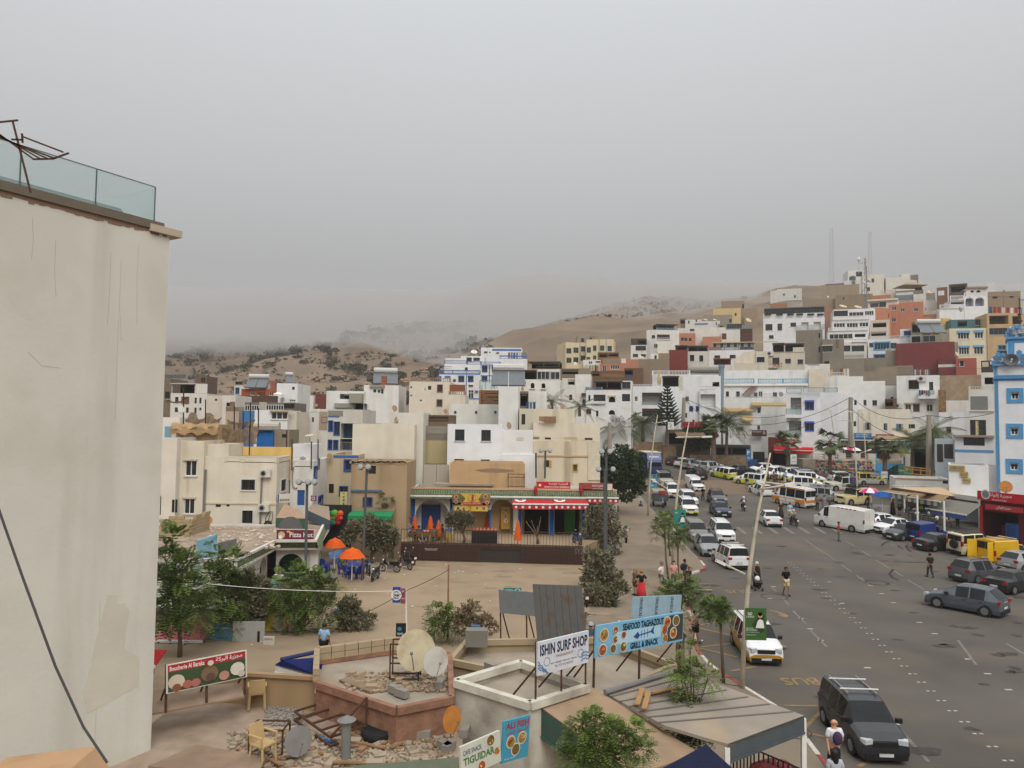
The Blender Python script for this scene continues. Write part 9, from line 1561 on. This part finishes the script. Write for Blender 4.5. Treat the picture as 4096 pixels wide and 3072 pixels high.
# -- near white building on the left
K=at(cD,366,525,19);K=V((K.x,K.y,0));wv=V((.492,.87,0)).normalized();A0=K-wv*16;FN=Face(A0,wv,cD);ro=E('white_building','near white rendered building with cracked, patched plaster and a glass roof rail','house',K-wv*3);NW=mat('stained_render',(212,209,198),.92,0,.05,.5,.18,9,.45,(160,154,138),patch=.3,pcol=(196,190,174),pscale=.35);zt=FN.map(366,508)[1]
b=MB();WF(b,FN,0,16,0,zt,[]);E1=V((-wv.y,wv.x,0));b.py([K+Z3*0,K+E1*8,K+E1*8+Z3*zt,K+Z3*zt]);b.py([A0+Z3*zt,K+Z3*zt,K+E1*8+Z3*zt,A0+E1*8+Z3*zt]);b.obj('wall',NW,ro)
z1=FN.map(340,497)[1];z2=FN.map(340,480)[1];FX(MB(),FN,0,z1,15.8,z2,-.6,.06).obj('roof_beam',PT((110,100,86)),ro);FX(MB(),FN,15.4,zt-.02,16.3,zt+.16,-.5,.1).obj('broken_cornice',PS((190,176,156),.4),ro);b=MB();rr=RD(3)
for i in RG(70):u=8+i*.113;FX(b,FN,u,zt-.02-rr.u(0.,.07),u+.12,z1+.02,-.1,.012)
b.obj('crumbled_edge',PT((140,110,90)),ro);MB().pr([FN.map(*q)for q in ((232,1285),(252,1285),(252,1305),(268,1302),(280,1320),(270,1370),(268,1400),(300,1420),(300,1480),(210,1530),(188,1540),(180,1490),(195,1440),(205,1390))],FN.fr(),.006).obj('plaster_patch',mat('beige_patch',(203,198,181),.95,0,.06,1,.2,9),ro)
b=MB()
for q in ((240,545,236,640,232,700),(262,560,258,660,262,735),(120,520,118,590,121,640),(300,530,296,600,296,700),(70,470,72,520,68,560),(256,690,250,850,248,910),(216,1300,214,1400,205,1600),(60,760,90,790,130,795)):b.tu([FN.P(*FN.map(q[k],q[k+1]),0.)for k in (0,2,4)],.005,4)
b.obj('crack',PT((178,172,156)),ro)
for i,(a,e)in EN(((8.2,10.2),(10.23,12.4),(12.43,14.1),(14.13,15.65))):FX(MB(),FN,a,z2,e,z2+.95,-.17,-.15).obj('glass_pane',RGL,ro)
b=MB();p=FN.P(15.65,z2,-.16);q=p+E1*6;b.py([p,q,q+Z3*.95,p+Z3*.95]);b.obj('glass_pane',RGL,ro);b=MB()
for u in (10.2,12.4,14.1,15.65):b.bar(FN.P(u,z2,-.16),FN.P(u,z2+.95,-.16),.025)
b.bar(FN.P(8,z2+.95,-.16),FN.P(15.65,z2+.95,-.16),.02);b.obj('glass_edge',PT((60,90,86)),ro)
h=z2+.32;BRS('pipe_frame','grey pipe frame lying behind the glass roof rail','frame',[(FN.P(9,h,-.9),FN.P(15.2,h,-.9))]+[(FN.P(u,h,-.9),FN.P(u,h,-2.8))for u in (9.6,11.5,13,14.6)]+[(FN.P(u,z2-.1,-.9),FN.P(u,h,-.9))for u in (10,12.8,15.2)],.07,PT((104,116,120)))
R_=lambda x,y:at(cT,x,y,14.5);BRS('antenna','rusty television antenna sticking over the glass rail','antenna',[(R_(265,800),R_(110,185)),(R_(-40,195),R_(155,175)),(R_(190,290),R_(195,370))]+[(R_(-40,270+i*14),R_(290+i*62,512-i*2))for i in RG(4)]+[(R_(200,318),R_(545,450)),(R_(285,512),R_(455,508)),(R_(455,508),R_(595,458)),(R_(100,340),R_(200,345))],.03,RU)
b=MB();b.tu([at(cD,x,y,13.2)for x,y in ((-20,1040),(0,1108),(50,1250),(120,1440),(180,1570),(232,1648))],.022,8);TH(b,'cable','thick dark cable hanging in front of the near white wall','cable',PT((70,70,72)));b=MB();p=at(cD,120,1665,13.4);b.hx([p+V(q)for q in ((-1.2,-.5,-1),(1.2,-.5,-1),(1.2,.5,-1),(-1.2,.5,-1),(-1.2,-.5,.02),(.5,-.5,.22),(.45,.5,.22),(-1.2,.5,0))]);TH(b,'brick_ledge','crumbling brick ledge at the foot of the near white wall','ledge',PS((186,150,116),.5))
# -- foreground roofs
o3=lambda c,x,y,z:oz(c,x,y,z)
def BLO(name,lb,cat,P,z0,z1,m,par=0,pm=N_,t=.16):
 n=len(P);P=[V((p[0],p[1],0))for p in P];ro=E(name,lb,cat,sum(P,V((0,0,0)))/n);MB().py([p+Z3*z1 for p in P]).obj('roof',pm or CO_,ro);b=MB()
 for p,q in zip(P,P[1:]+P[:1]):b.py([p+Z3*z0,q+Z3*z0,q+Z3*(z1+par),p+Z3*(z1+par)]);b.bar(p+Z3*(z1+par-.1),q+Z3*(z1+par-.1),t,.2)if par else N_
 b.obj('wall',m,ro);return ro
PINK=mat('pink_screed',(160,141,124),.95,0,.16,1.5,.3,12,patch=.6,pcol=(140,122,102),pscale=1.1)
BLO('snack_shop','low shop with a littered pink-tan roof in the foreground','shop',[(-9.8,14.5),(-.9,14.5),(-1.2,19.9),(-1.6,20.8),(-6,23),(-9.8,22.6)],0,2.3,CO_,0,PINK)
b=MB();p,q=V((-9.8,22.4,2.3)),V((-5.6,21.6,2.3));b.py([p,q,q+Z3*.95,p+Z3*.85]);b.bar(p+Z3*.85,q+Z3*.95,.18,.1);TH(b,'roof_wall','tan rendered wall at the back of the littered roof','wall',PS((158,132,100),.4))
U_=[(-5.5,21.3),(-2.9,19.45),(-1.53,20.25),(-1.9,24.),(-3.7,24.5),(-6,23.3)];r=BLO('stucco_shop','higher shop roof with rough red stucco walls and two big dishes','shop',U_,0,3.05,mat('red_stucco',(142,104,84),.95,0,.25,3,.9,9,.4),.22);BM=PS((164,146,118),.3)
for (p,q)in ((U_[5],U_[4]),(U_[0],U_[5])):
 p,q=V((*p,3.2)),V((*q,3.2));n=int((q-p).length/.4)
 for j in RG(2):
  for i in RG(n):b=MB();s_=(q-p)/n;b.bar(p+s_*(i+.02)+Z3*(.1+.2*j),p+s_*(i+.97)+Z3*(.1+.2*j),.17,.185);b.obj('block',BM,r)
KW_=[(.56,19.3),(2.2,20.65),(.37,22.6),(-1.48,20.9)];BLO('white_kiosk','white-walled kiosk roof under the surf shop sign','kiosk',KW_,0,3.15,mat('weathered_whitewash',(206,200,186),.92,0,.08,1,.3,10,.4,patch=.8,pcol=(140,131,120),pscale=.7),.35,N_,.2)
BLO('plaza_ruin','roofless tan block enclosure behind the kiosk','wall',[(.6,23),(2.4,21.2),(5.4,24.2),(3.6,27),(-1.5,26.5),(-1.9,24.4)],0,2.5,BM,.45)
def SH_(name,lb,cat,P,m,drop=0,dm=N_,i0=0,i1=1,th=.05):
 ro=E(name,lb,cat,P[0]-Z3*2);b=MB();b.py(P);b.py([p-Z3*th for p in P]);[b.py([p,q,q-Z3*th,p-Z3*th])for p,q in zip(P,P[1:]+P[:1])];b.obj('canopy',m,ro)
 if drop:b=MB();b.py([P[i0],P[i1],P[i1]-Z3*drop,P[i0]-Z3*drop]);b.bar(P[i0]-Z3*drop,P[i1]-Z3*drop,.05);b.obj('valance',dm or m,ro)
 return ro
SH_('awning','dusty tan awning with a faded green side, below the surf shop sign','awning',[o3(cG,745,1105,3.3),o3(cG,1590,1720,2.6),o3(cG,2160,1530,2.6),o3(cG,1215,952,3.3)],mat('dusty_canvas',(156,132,106),.95,0,.12,1,.2,10,patch=.3,pcol=(120,106,90),pscale=.6),.75,mat('faded_green_canvas',(66,92,82),.9,0,.2,1))
r=SH_('canopy','wide flat dusty grey canopy roof with loose planks on it','canopy',[o3(cG,1340,1010,3.2),o3(cH,415,830,3.2),o3(cH,880,960,3.15),o3(cH,1550,1205,3.),o3(cH,890,1450,3.),o3(cH,690,1395,3.),o3(cH,340,1290,3.05)],mat('dusty_grey_sheet',(146,136,124),.93,0,.12,.8,.2,10,patch=.5,pcol=(168,146,116),pscale=.7),.45,PT((78,86,90)),4,3,.08);MB().tu([o3(cG,1340,1005,3.28),o3(cH,415,825,3.28)],.08,8).obj('rolled_edge',PT((120,118,118)),r);b=MB();[b.bar(o3(cG,1340,1010,3.21).lerp(o3(cH,340,1290,3.06),t),o3(cH,415,830,3.21).lerp(o3(cH,1550,1205,3.01),t),.05,.03)for t in (.12,.28,.44,.6,.76,.92)];b.obj('sheet_seam',PT((112,106,100)),r)
for p in ((1540,1230),(880,1480)):b=MB();q=o3(cH,*p,2.9);b.bar(V((q.x,q.y,0)),q,.12);b.obj('post',WP,r)
for a in ((105,1110,150,972),(165,1145,205,1000),(230,1005,470,965),(400,1000,610,1025)):b=MB();b.bar(o3(cH,*a[:2],3.27),o3(cH,*a[2:],3.27),.14,.04);TH(b,'plank','yellowish loose plank on the flat grey canopy','plank',PT((170,128,80)),gp_='planks on the grey canopy')
SH_('awning','navy awning at the bottom edge beside the flat grey canopy','awning',[o3(cH,250,1700,2.7),o3(cH,700,1455,2.9),o3(cH,930,1660,2.7),o3(cH,900,1800,2.6)],CLO((34,38,60)));PAR('dark red parasol cut by the bottom edge',cH,1320,1600,21.5,250,[(112,54,54)],.35)
P=[o3(cH,x,y,0)for x,y in ()];A,B_,C_=gz(cH,1010,1900,SG),gz(cH,1200,1640,SG),gz(cH,1600,1880,SG);A,B_,C_=V((5.6,20.6,SG)),V((7.2,21.9,SG)),V((8.9,19.6,SG));BRS('iron_railing','black iron railing under the grey canopy edge','railing',[(p.lerp(q,i/n)+Z3*(.1),p.lerp(q,i/n)+Z3*1.1)for p,q,n in ((A,B_,12),(B_,C_,18))for i in RG(n+1)]+[(p+Z3*1.1,q+Z3*1.1)for p,q in ((A,B_),(B_,C_))],.035,BK)
SH_('awning','open navy shop awning with a white front bar beside the stucco shop','awning',[o3(cF,165,765,2.7),o3(cF,560,870,3.),o3(cF,580,700,3.15),o3(cF,230,725,2.95)],CLO((30,40,92)),.25,WP);b=MB();b.tu([o3(cF,215,722,2.95),o3(cF,780,600,2.95)],.07,8);TH(b,'awning_roll','rolled navy awning behind the open navy one','awning',NAVY)
r=SH_('canopy','rusty corrugated canopy under the butcher board','canopy',[o3(cB,1250,1200,3.),o3(cB,2110,1040,3.),o3(cB,2080,920,3.15),o3(cB,1290,990,3.15)],mat('corrugated_tan',(140,118,98),.9,0,.2,2,patch=.5,pcol=(112,92,78)));SH_('canopy','ribbed tan roof sheet at the bottom edge beside the near wall','canopy',[o3(cB,1280,1640,2.5),o3(cB,1700,1455,2.5),o3(cB,2300,1560,2.5),o3(cB,2200,1760,2.5)],MATS['corrugated_tan']);SH_('gutter','green-grey metal gutter along the bottom of the littered roof','gutter',[o3(cF,840,1640,2.4),o3(cF,1800,1560,2.4),o3(cF,1830,1660,2.4),o3(cF,840,1720,2.4)],PT((96,102,84)))
def qs(lb,c,bl,br,tl,d0,d1,col,name='shop_sign',leg=0):
 r,P=QB_(name,lb,'sign',at(c,*bl,d0),at(c,*br,d1),N_,at(c,*tl,d0),.06,PT(col))
 for u in (.01,.5,.99)if leg else ():b=MB();p=P.P(u,0)-P.n*.1;b.bar(p+P.uy*P.h,p-Z3*leg,.05);b.bar(p+P.uy*.2,p-P.n*.9-Z3*leg,.04);b.obj('post',RU,r)
 return r,P
TX=lambda P,*L:[P.tx(t,*z[:4],PT(z[4]),z[5]if len(z)>5 else.01,len(z)>6)for t,*z in L]
r,P=qs('white ISHIN SURF SHOP sign with blue waves',cG,(757,865),(1197,745),(757,575),19.4,20.6,(206,210,216),leg=.75);TX(P,('ISHIN SURF SHOP',.04,.56,.97,.9,(30,32,74),.03),('- TAGHAZOUT -',.3,.42,.72,.5,(150,70,50)),('RENT - BOARDS - WETSUITS - LESSONS',.24,.25,.75,.29,(50,50,70)),('Tel: +212 6 62 40 24 21',.32,.13,.68,.2,(170,70,50)))
for u in (.17,.83):P.ring(u,.36,.13,.015,PT((60,90,130)))
for k in RG(3):P.line([(x/14*.2,(.42-.1*k)*(1-x/14)+.02*sin(x*1.4))for x in RG(15)],.035,PT((92,132,176)));P.line([(1-x/14*.16,.1+.1*k+.03*x/14*8*(1-x/14)+.02*sin(x*1.4))for x in RG(15)],.035,PT((92,132,176)))
P.dn(r)
r,P=qs('long blue SEAFOOD TAGHAZOUT grill and snack sign with food pictures',cG,(1253,712),(2012,560),(1255,432),20.9,23.4,(120,178,208),leg=.9);P.rc(.2,.3,.72,.7,PT((170,206,222)));P.up();TX(P,('SEAFOOD TAGHAZOUT',.28,.7,.75,.93,(24,24,26),.03),('GRILL & SNACK',.37,.07,.69,.27,(24,24,26),.03));BD=PT((30,74,150));P.py([(.4,.45),(.45,.6),(.47,.46),(.45,.36)],BD);P.line([(.46,.47),(.6,.53)],.04,BD);P.py([(.59,.52),(.64,.72),(.63,.55),(.64,.42)],BD);[P.line([(.49+.035*i,.36),(.49+.035*i,.64)],.02,BD)for i in RG(3)];P.rc(.8,.08,.99,.95,PT((66,62,54)));P.up();[food(P,u,v,q,i)for i,(u,v,q)in EN(((.08,.68,.22),(.2,.78,.13),(.2,.48,.13),(.29,.58,.13),(.07,.22,.2),(.18,.2,.16),(.29,.2,.18),(.79,.75,.2),(.76,.5,.18),(.87,.35,.2),(.9,.75,.2),(.77,.22,.15)))];P.dn(r)
r,P=qs('pale blue board printed SKYBOND behind the seafood sign',cG,(1575,360),(1990,330),(1578,182),25,27,(150,176,190));P2=Panel(P.o,P.uy,-P.ux,P.h,P.w);P2.n=P.n;TX(P2,*[('SKYBOND',.05,-u-.06,.95,-u,(30,44,70))for u in (.12,.44,.76)]);P2.dn(r)
r,P=qs('grey back of a large metal billboard with a teal edge',cQ,(1078,1300),(1550,1345),(1075,1100),31,29.5,(122,126,128),'billboard',1.9);P.rc(.965,0,1,1,PT((30,130,140)));P.dn(r);F=Face(at(cQ,1100,1130,33),V((1,0,0)),cQ);sgn('teal wash sign with a round arrow over the grey billboard',cQ,(1110,1085,1265,1128),33,(30,116,110),(('WASH',.1,.2,.5,.8,(206,216,212)),('O',.62,.05,.95,.95,(206,216,212))))
ro=E('metal_fence','row of rusty grey metal panels behind the kiosk','fence',at(cQ,1590,1560,26));A,B_=at(cQ,1380,1560,26.3),at(cQ,1812,1600,25)
for i in RG(7):b=MB();p,q=A.lerp(B_,i/7+.005),A.lerp(B_,(i+1)/7-.005);z=2.05;b.bar(p+Z3*z/2,q+Z3*z/2,.04,z);b.obj('panel',mat('rusty_grey_panel',(112,112,110),.8,.1,.15,2,patch=.4,pcol=(110,72,54),pscale=2),ro)
r,P=qs('butcher board Boucherie Al Baraka with pictures of cattle',cB,(1437,1020),(2135,872),(1415,775),19.6,20.8,(206,202,190),leg=.5);P.rc(.02,.03,.98,.72,PT((56,76,44)));P.rc(.02,.72,.98,.97,PT((164,34,44)));P.up();TX(P,('Boucherie Al Baraka',.04,.76,.46,.92,(222,218,208),.02),('مجزرة البركة',.6,.75,.94,.94,(222,218,208),.02,1))
for u,v,q,cl in ((.12,.35,.26,(196,180,160)),(.12,.15,.14,(130,80,56)),(.25,.2,.15,(166,96,84)),(.35,.2,.15,(170,100,90)),(.52,.42,.28,(120,92,70)),(.53,.3,.15,(90,70,56)),(.7,.25,.17,(180,130,110)),(.87,.4,.24,(206,198,186)),(.92,.2,.12,(190,176,160)),(.53,.8,.1,(206,196,180))):P.dc(u,v,q,PT(cl),12,1.1);P.up()
P.dn(r)
r,P=qs('turquoise ALI FISH sign with pictures of fish',cG,(443,1625),(672,1555),(445,1265),17.6,18.2,(66,150,176));TX(P,('ALI FISH',.08,.78,.95,.94,(176,36,48),.03),('السمك الطري',.08,.62,.92,.75,(176,40,50),.01,1),('06 61 24 75',.1,.06,.5,.1,(210,214,216)));[food(P,u,v,.16,60+i)for i,(u,v)in EN(((.3,.47),(.72,.5),(.5,.26)))];P.dn(r)
r,P=qs('white CAFE SNACK TIGUIDAR sign with sandwich pictures',cG,(100,1760),(443,1600),(85,1482),16.7,17.5,(200,198,184));TX(P,('CAFE SNACK',.06,.68,.52,.84,(50,90,120)),('TIGUIDAR',.06,.36,.84,.6,(70,120,66),.03));food(P,.75,.82,.2,81);food(P,.9,.4,.14,83);food(P,.5,.15,.18,82);P.dn(r)
# dishes and clutter
for a in (('huge beige dish leaning on the stucco shop roof',cF,1390,640,21.8,172,dB,-12,12),('white dish with rust scars in front of the huge beige one',cF,1545,735,20.8,120,mat('rust_scarred_dish',(190,186,176),.7,0,.1,3,patch=.55,pcol=(128,88,72),pscale=1.5),35,10),('orange dish at the foot of the white kiosk',cF,1685,1240,18.7,112,dO,52,8),('grey-tan dish nearest the bottom left on the littered roof',cF,360,1425,18.4,122,dG,40,12)):dsh(*a)
f=lambda x,y,z=2.32:o3(cF,x,y,z);a,b_,c_,d_=f(330,1260),f(640,1490),f(950,1385),f(560,1185);up=Z3*.28;BRS('bed_frame','rusty bed-like iron frame with mesh on the littered roof','frame',[(p+h_,q+h_)for h_ in (up*.2,up)for p,q in ((a,b_),(b_,c_),(c_,d_),(d_,a))]+[(a.lerp(b_,t)+up,d_.lerp(c_,t)+up)for t in (.25,.5,.75)]+[(c_+up,c_+up*3.6),(b_+up,c_+up*3.6)],.05,RU);p=f(1290,880,3.1);BRS('iron_stand','rusty three-tier iron stand before the big dishes','stand',[(p+V((x,y,0)),p+V((x,y,1.05)))for x in (-.42,.42)for y in (-.25,.25)]+[(p+V((-.42,y,z)),p+V((.42,y,z)))for y in (-.25,.25)for z in (.05,.5,1.05)],.04,RU);p=f(115,1500);BRS('wire_cage','rusty brown wire cage on the littered roof','cage',[(p+V((x,y,z)),p+V((x2,y2,z2)))for x,y,z,x2,y2,z2 in [(s,t,0,s,t,.6)for s in (-.42,.42)for t in (-.3,.3)]+[(-.42,t,z,.42,t,z)for t in (-.3,.3)for z in (0,.6)]+[(s,-.3,z,s,.3,z)for s in (-.42,.42)for z in (0,.6)]],.04,RU)
b=MB();p=f(775,1590);b.la([(.12,0),(.12,.95),(.24,.97),(.02,1.08)],12,MTR(p));TH(b,'vent_pipe','grey chimney vent with a conical cap on the littered roof','vent',PT((120,120,116)));b=MB();b.tu([f(455,1365),f(865,1515)],.05,8);TH(b,'blue_pipe','bright blue plastic pipe on the littered roof','pipe',PT((50,104,168)));b=MB();p=f(1040,1400);b.la([(.2,.02),(.38,0.),(.42,.12),(.38,.26),(.2,.24)],18,MTR(p));TH(b,'tyre','old tyre with a cement lump on the littered roof','tyre',RUBBER,True);b=MB();p=f(1905,600,2.95);b.box(p+Z3*.28,(.75,.45,.56));TH(b,'air_conditioner','old grey air conditioner on the enclosure wall behind the dishes','air conditioner',PT((120,116,108)));b=MB();b.bar(f(790,880,3.1),f(1050,980,3.1),.6,.06);TH(b,'door_panel','brown door panel lying on the stucco shop roof','door panel',PT((130,108,86)))
for x,y,yw,l in ((510,1200,200,'tipped tan'),(1090,1620,60,'pale')):p=o3(cA if 0 else cF,5 if yw==200 else 60,1130 if yw==200 else 1600,2.35);CH_(l+' plastic chair thrown on the littered roof',p,yw,(186,158,112),N_)
rr=RD(6)
for i,(x,y,z)in EN(((1200,1010,3.1),(1260,1040,3.1),(1590,960,3.1),(1010,1420,2.32),(1440,1400,2.32),(1380,1380,2.32),(1810,1370,2.32),(1630,1500,2.32),(1665,1510,2.32),(2030,810,3.2))):b=MB();p=f(x,y,z);b.box(p+Z3*.1,(.42,.2,.2),MRO(rr.u(0,3),3,'Z'));TH(b,'cement_block','loose grey cement block left on the foreground roofs','block',GY_,gp_='loose cement blocks')
for i in RG(16):b=MB();p=f(rr.u(-200,1300),rr.u(1350,1640));b.bar(p+Z3*.05,p+V((rr.u(-1,1),rr.u(-.4,.4),.12)),.1,.04);TH(b,'plank','weathered board lying in the rubbish on the littered roof','plank',WO,gp_='boards on the littered roof')
for lb,m,n,R4 in (('roof_rubble',PS((160,146,126),.2),1100,(-250,1700,1340,1650,2.32)),('roof_debris',WO,260,(-200,1700,1330,1650,2.32)),('gravel',GY_,300,(80,400,1130,1290,2.32)),('roof_rubble',PS((160,140,116),.2),420,(780,1700,830,1000,3.08))):
 b=MB()
 for _ in RG(n):p=f(rr.u(*R4[:2]),rr.u(*R4[2:4]),R4[4]);s_=rr.u(.015,.055)*(2.2 if rr.random()<.06 else 1)if lb!='gravel' else.03;b.box(p+Z3*s_*.4,(s_*rr.u(1,4),s_*1.5,s_),Euler((rr.u(-.3,.3),0,rr.u(0,6))).to_matrix())
 o=b.obj(lb,m);o['kind']='stuff'
 # plaza odds and ends: closed parasols, open parasols, tagines, surfboards, market panels
for x,y,t,h in ((75,720,440,'leftmost'),(350,700,440,'second from the left'),(490,810,510,'third from the left, in front'),(1330,660,405,'behind the tagines'),(1595,660,370,'before the second arch'),(1860,900,500,'right of the white ladder')):p=oz(cQ2,x,y+70,TZ);q=at(cQ2,x,t,p.y);b=MB();L=q.z-p.z;b.la([(.03,0),(.03,L*.2),(.3,L*.22),(.24,L*.5),(.13,L*.85),(.09,L*.9),(.02,L)],9,MTR(p));TH(b,'closed_parasol',f'closed orange parasol on the terrace, {h}','parasol',CLO((206,92,34)))
PAR('open orange parasol over the blue tables',cA2,690,820,48,230,[(214,92,34)],.62);PAR('open orange parasol partly behind the arcade edge',cA2,390,650,51.5,190,[(206,88,34)],.62)
p=oz(cQ2,1285,925,TZ);b=MB();b.box(p+Z3*.5,(1.95,.7,1.));TH(b,'stall','black barred stall table holding tagine pots','stall',BK)
for i in RG(14):b=MB();b.la([(.11,0),(.13,.06),(.12,.07),(.03,.19),(.03,.22),(.001,.23)],10,MTR(p+V((-.85+.28*(i%7),-.2+.35*(i//7),1.))));TH(b,'tagine','small clay tagine pot on the black stall','tagine',PT((166,92,66)),gp_='tagines on the stall')
for i in RG(9):x=1070+i*34;p=gz(cA,x,1240,SG);b=MB();b.pr([(-.2,0),(.2,0),(.26,.9),(.16,1.6),(0,1.95),(-.16,1.6),(-.26,.9)],(p,V((1,0,0)),V((0,.15,1)),V((0,-1,.1))),.06);TH(b,'surfboard',('yellow','white','cream','white','orange','white','white','amber','pale blue')[i]+' surfboard upright in the rack behind the spreading jacaranda','surfboard',PT(((206,190,60),(214,212,206),(206,196,160),(212,212,210),(206,110,40),(210,210,206),(206,206,200),(210,140,30),(150,176,190))[i]),gp_='surfboards in the rack')
for lb,q,y,col,tx in (('blue surf lesson panel behind the big jacaranda',(560,1185,755,1390),35.5,(84,146,182),(('SURF LESSONS',.15,.82,.9,.9,(220,224,226)),('Contact Us',.3,.4,.8,.5,(30,60,100)),('+212 630-210136',.2,.2,.9,.28,(30,60,100)))),('grey mural panel with a black surfer figure',(755,1160,1030,1430),35.3,(160,160,156),(('SURF',.1,.7,.4,.8,(110,110,110)),('I',.78,.2,.86,.7,(24,24,26)),('0',.86,.08,.97,.4,(214,214,210)))),('chalk board with surf pictures on legs',(1022,1290,1115,1435),34.9,(196,190,176),(('100',.1,.1,.5,.22,(40,40,40)),('RENTAL',.1,.8,.9,.92,(60,66,66)))),('framed poster stand left of the small olive',(1605,1045,1700,1205),40,(150,160,186),(('PIZZA',.15,.75,.85,.9,(190,50,50)),))):sgn(lb,cA,q,y,col,tx)
for lb,q,y,cl in (('pink and red awning behind the big jacaranda',(170,1110,575,1330),36,(186,110,112)),('dark red awning edge beside the near wall',(80,1400,190,1540),30,(150,36,40))):F=Face(at(cA,q[0],q[3],y),V((1,0,0)),cA);AWN(lb,F,F.rc(*q),cl,.3,1.)
HS('market_stalls','dim line of market stalls behind the jacarandas',cA,-50,1000,1050,38.5,0,2,(90,84,80),[('o',60,1150,540,1420,1.5)],b0=0,cat='stall')
# -- tidy up the scratch scene
for o_ in list(TS.collection.objects):bpy.data.objects.remove(o_,do_unlink=True)
bpy.data.scenes.remove(TS)
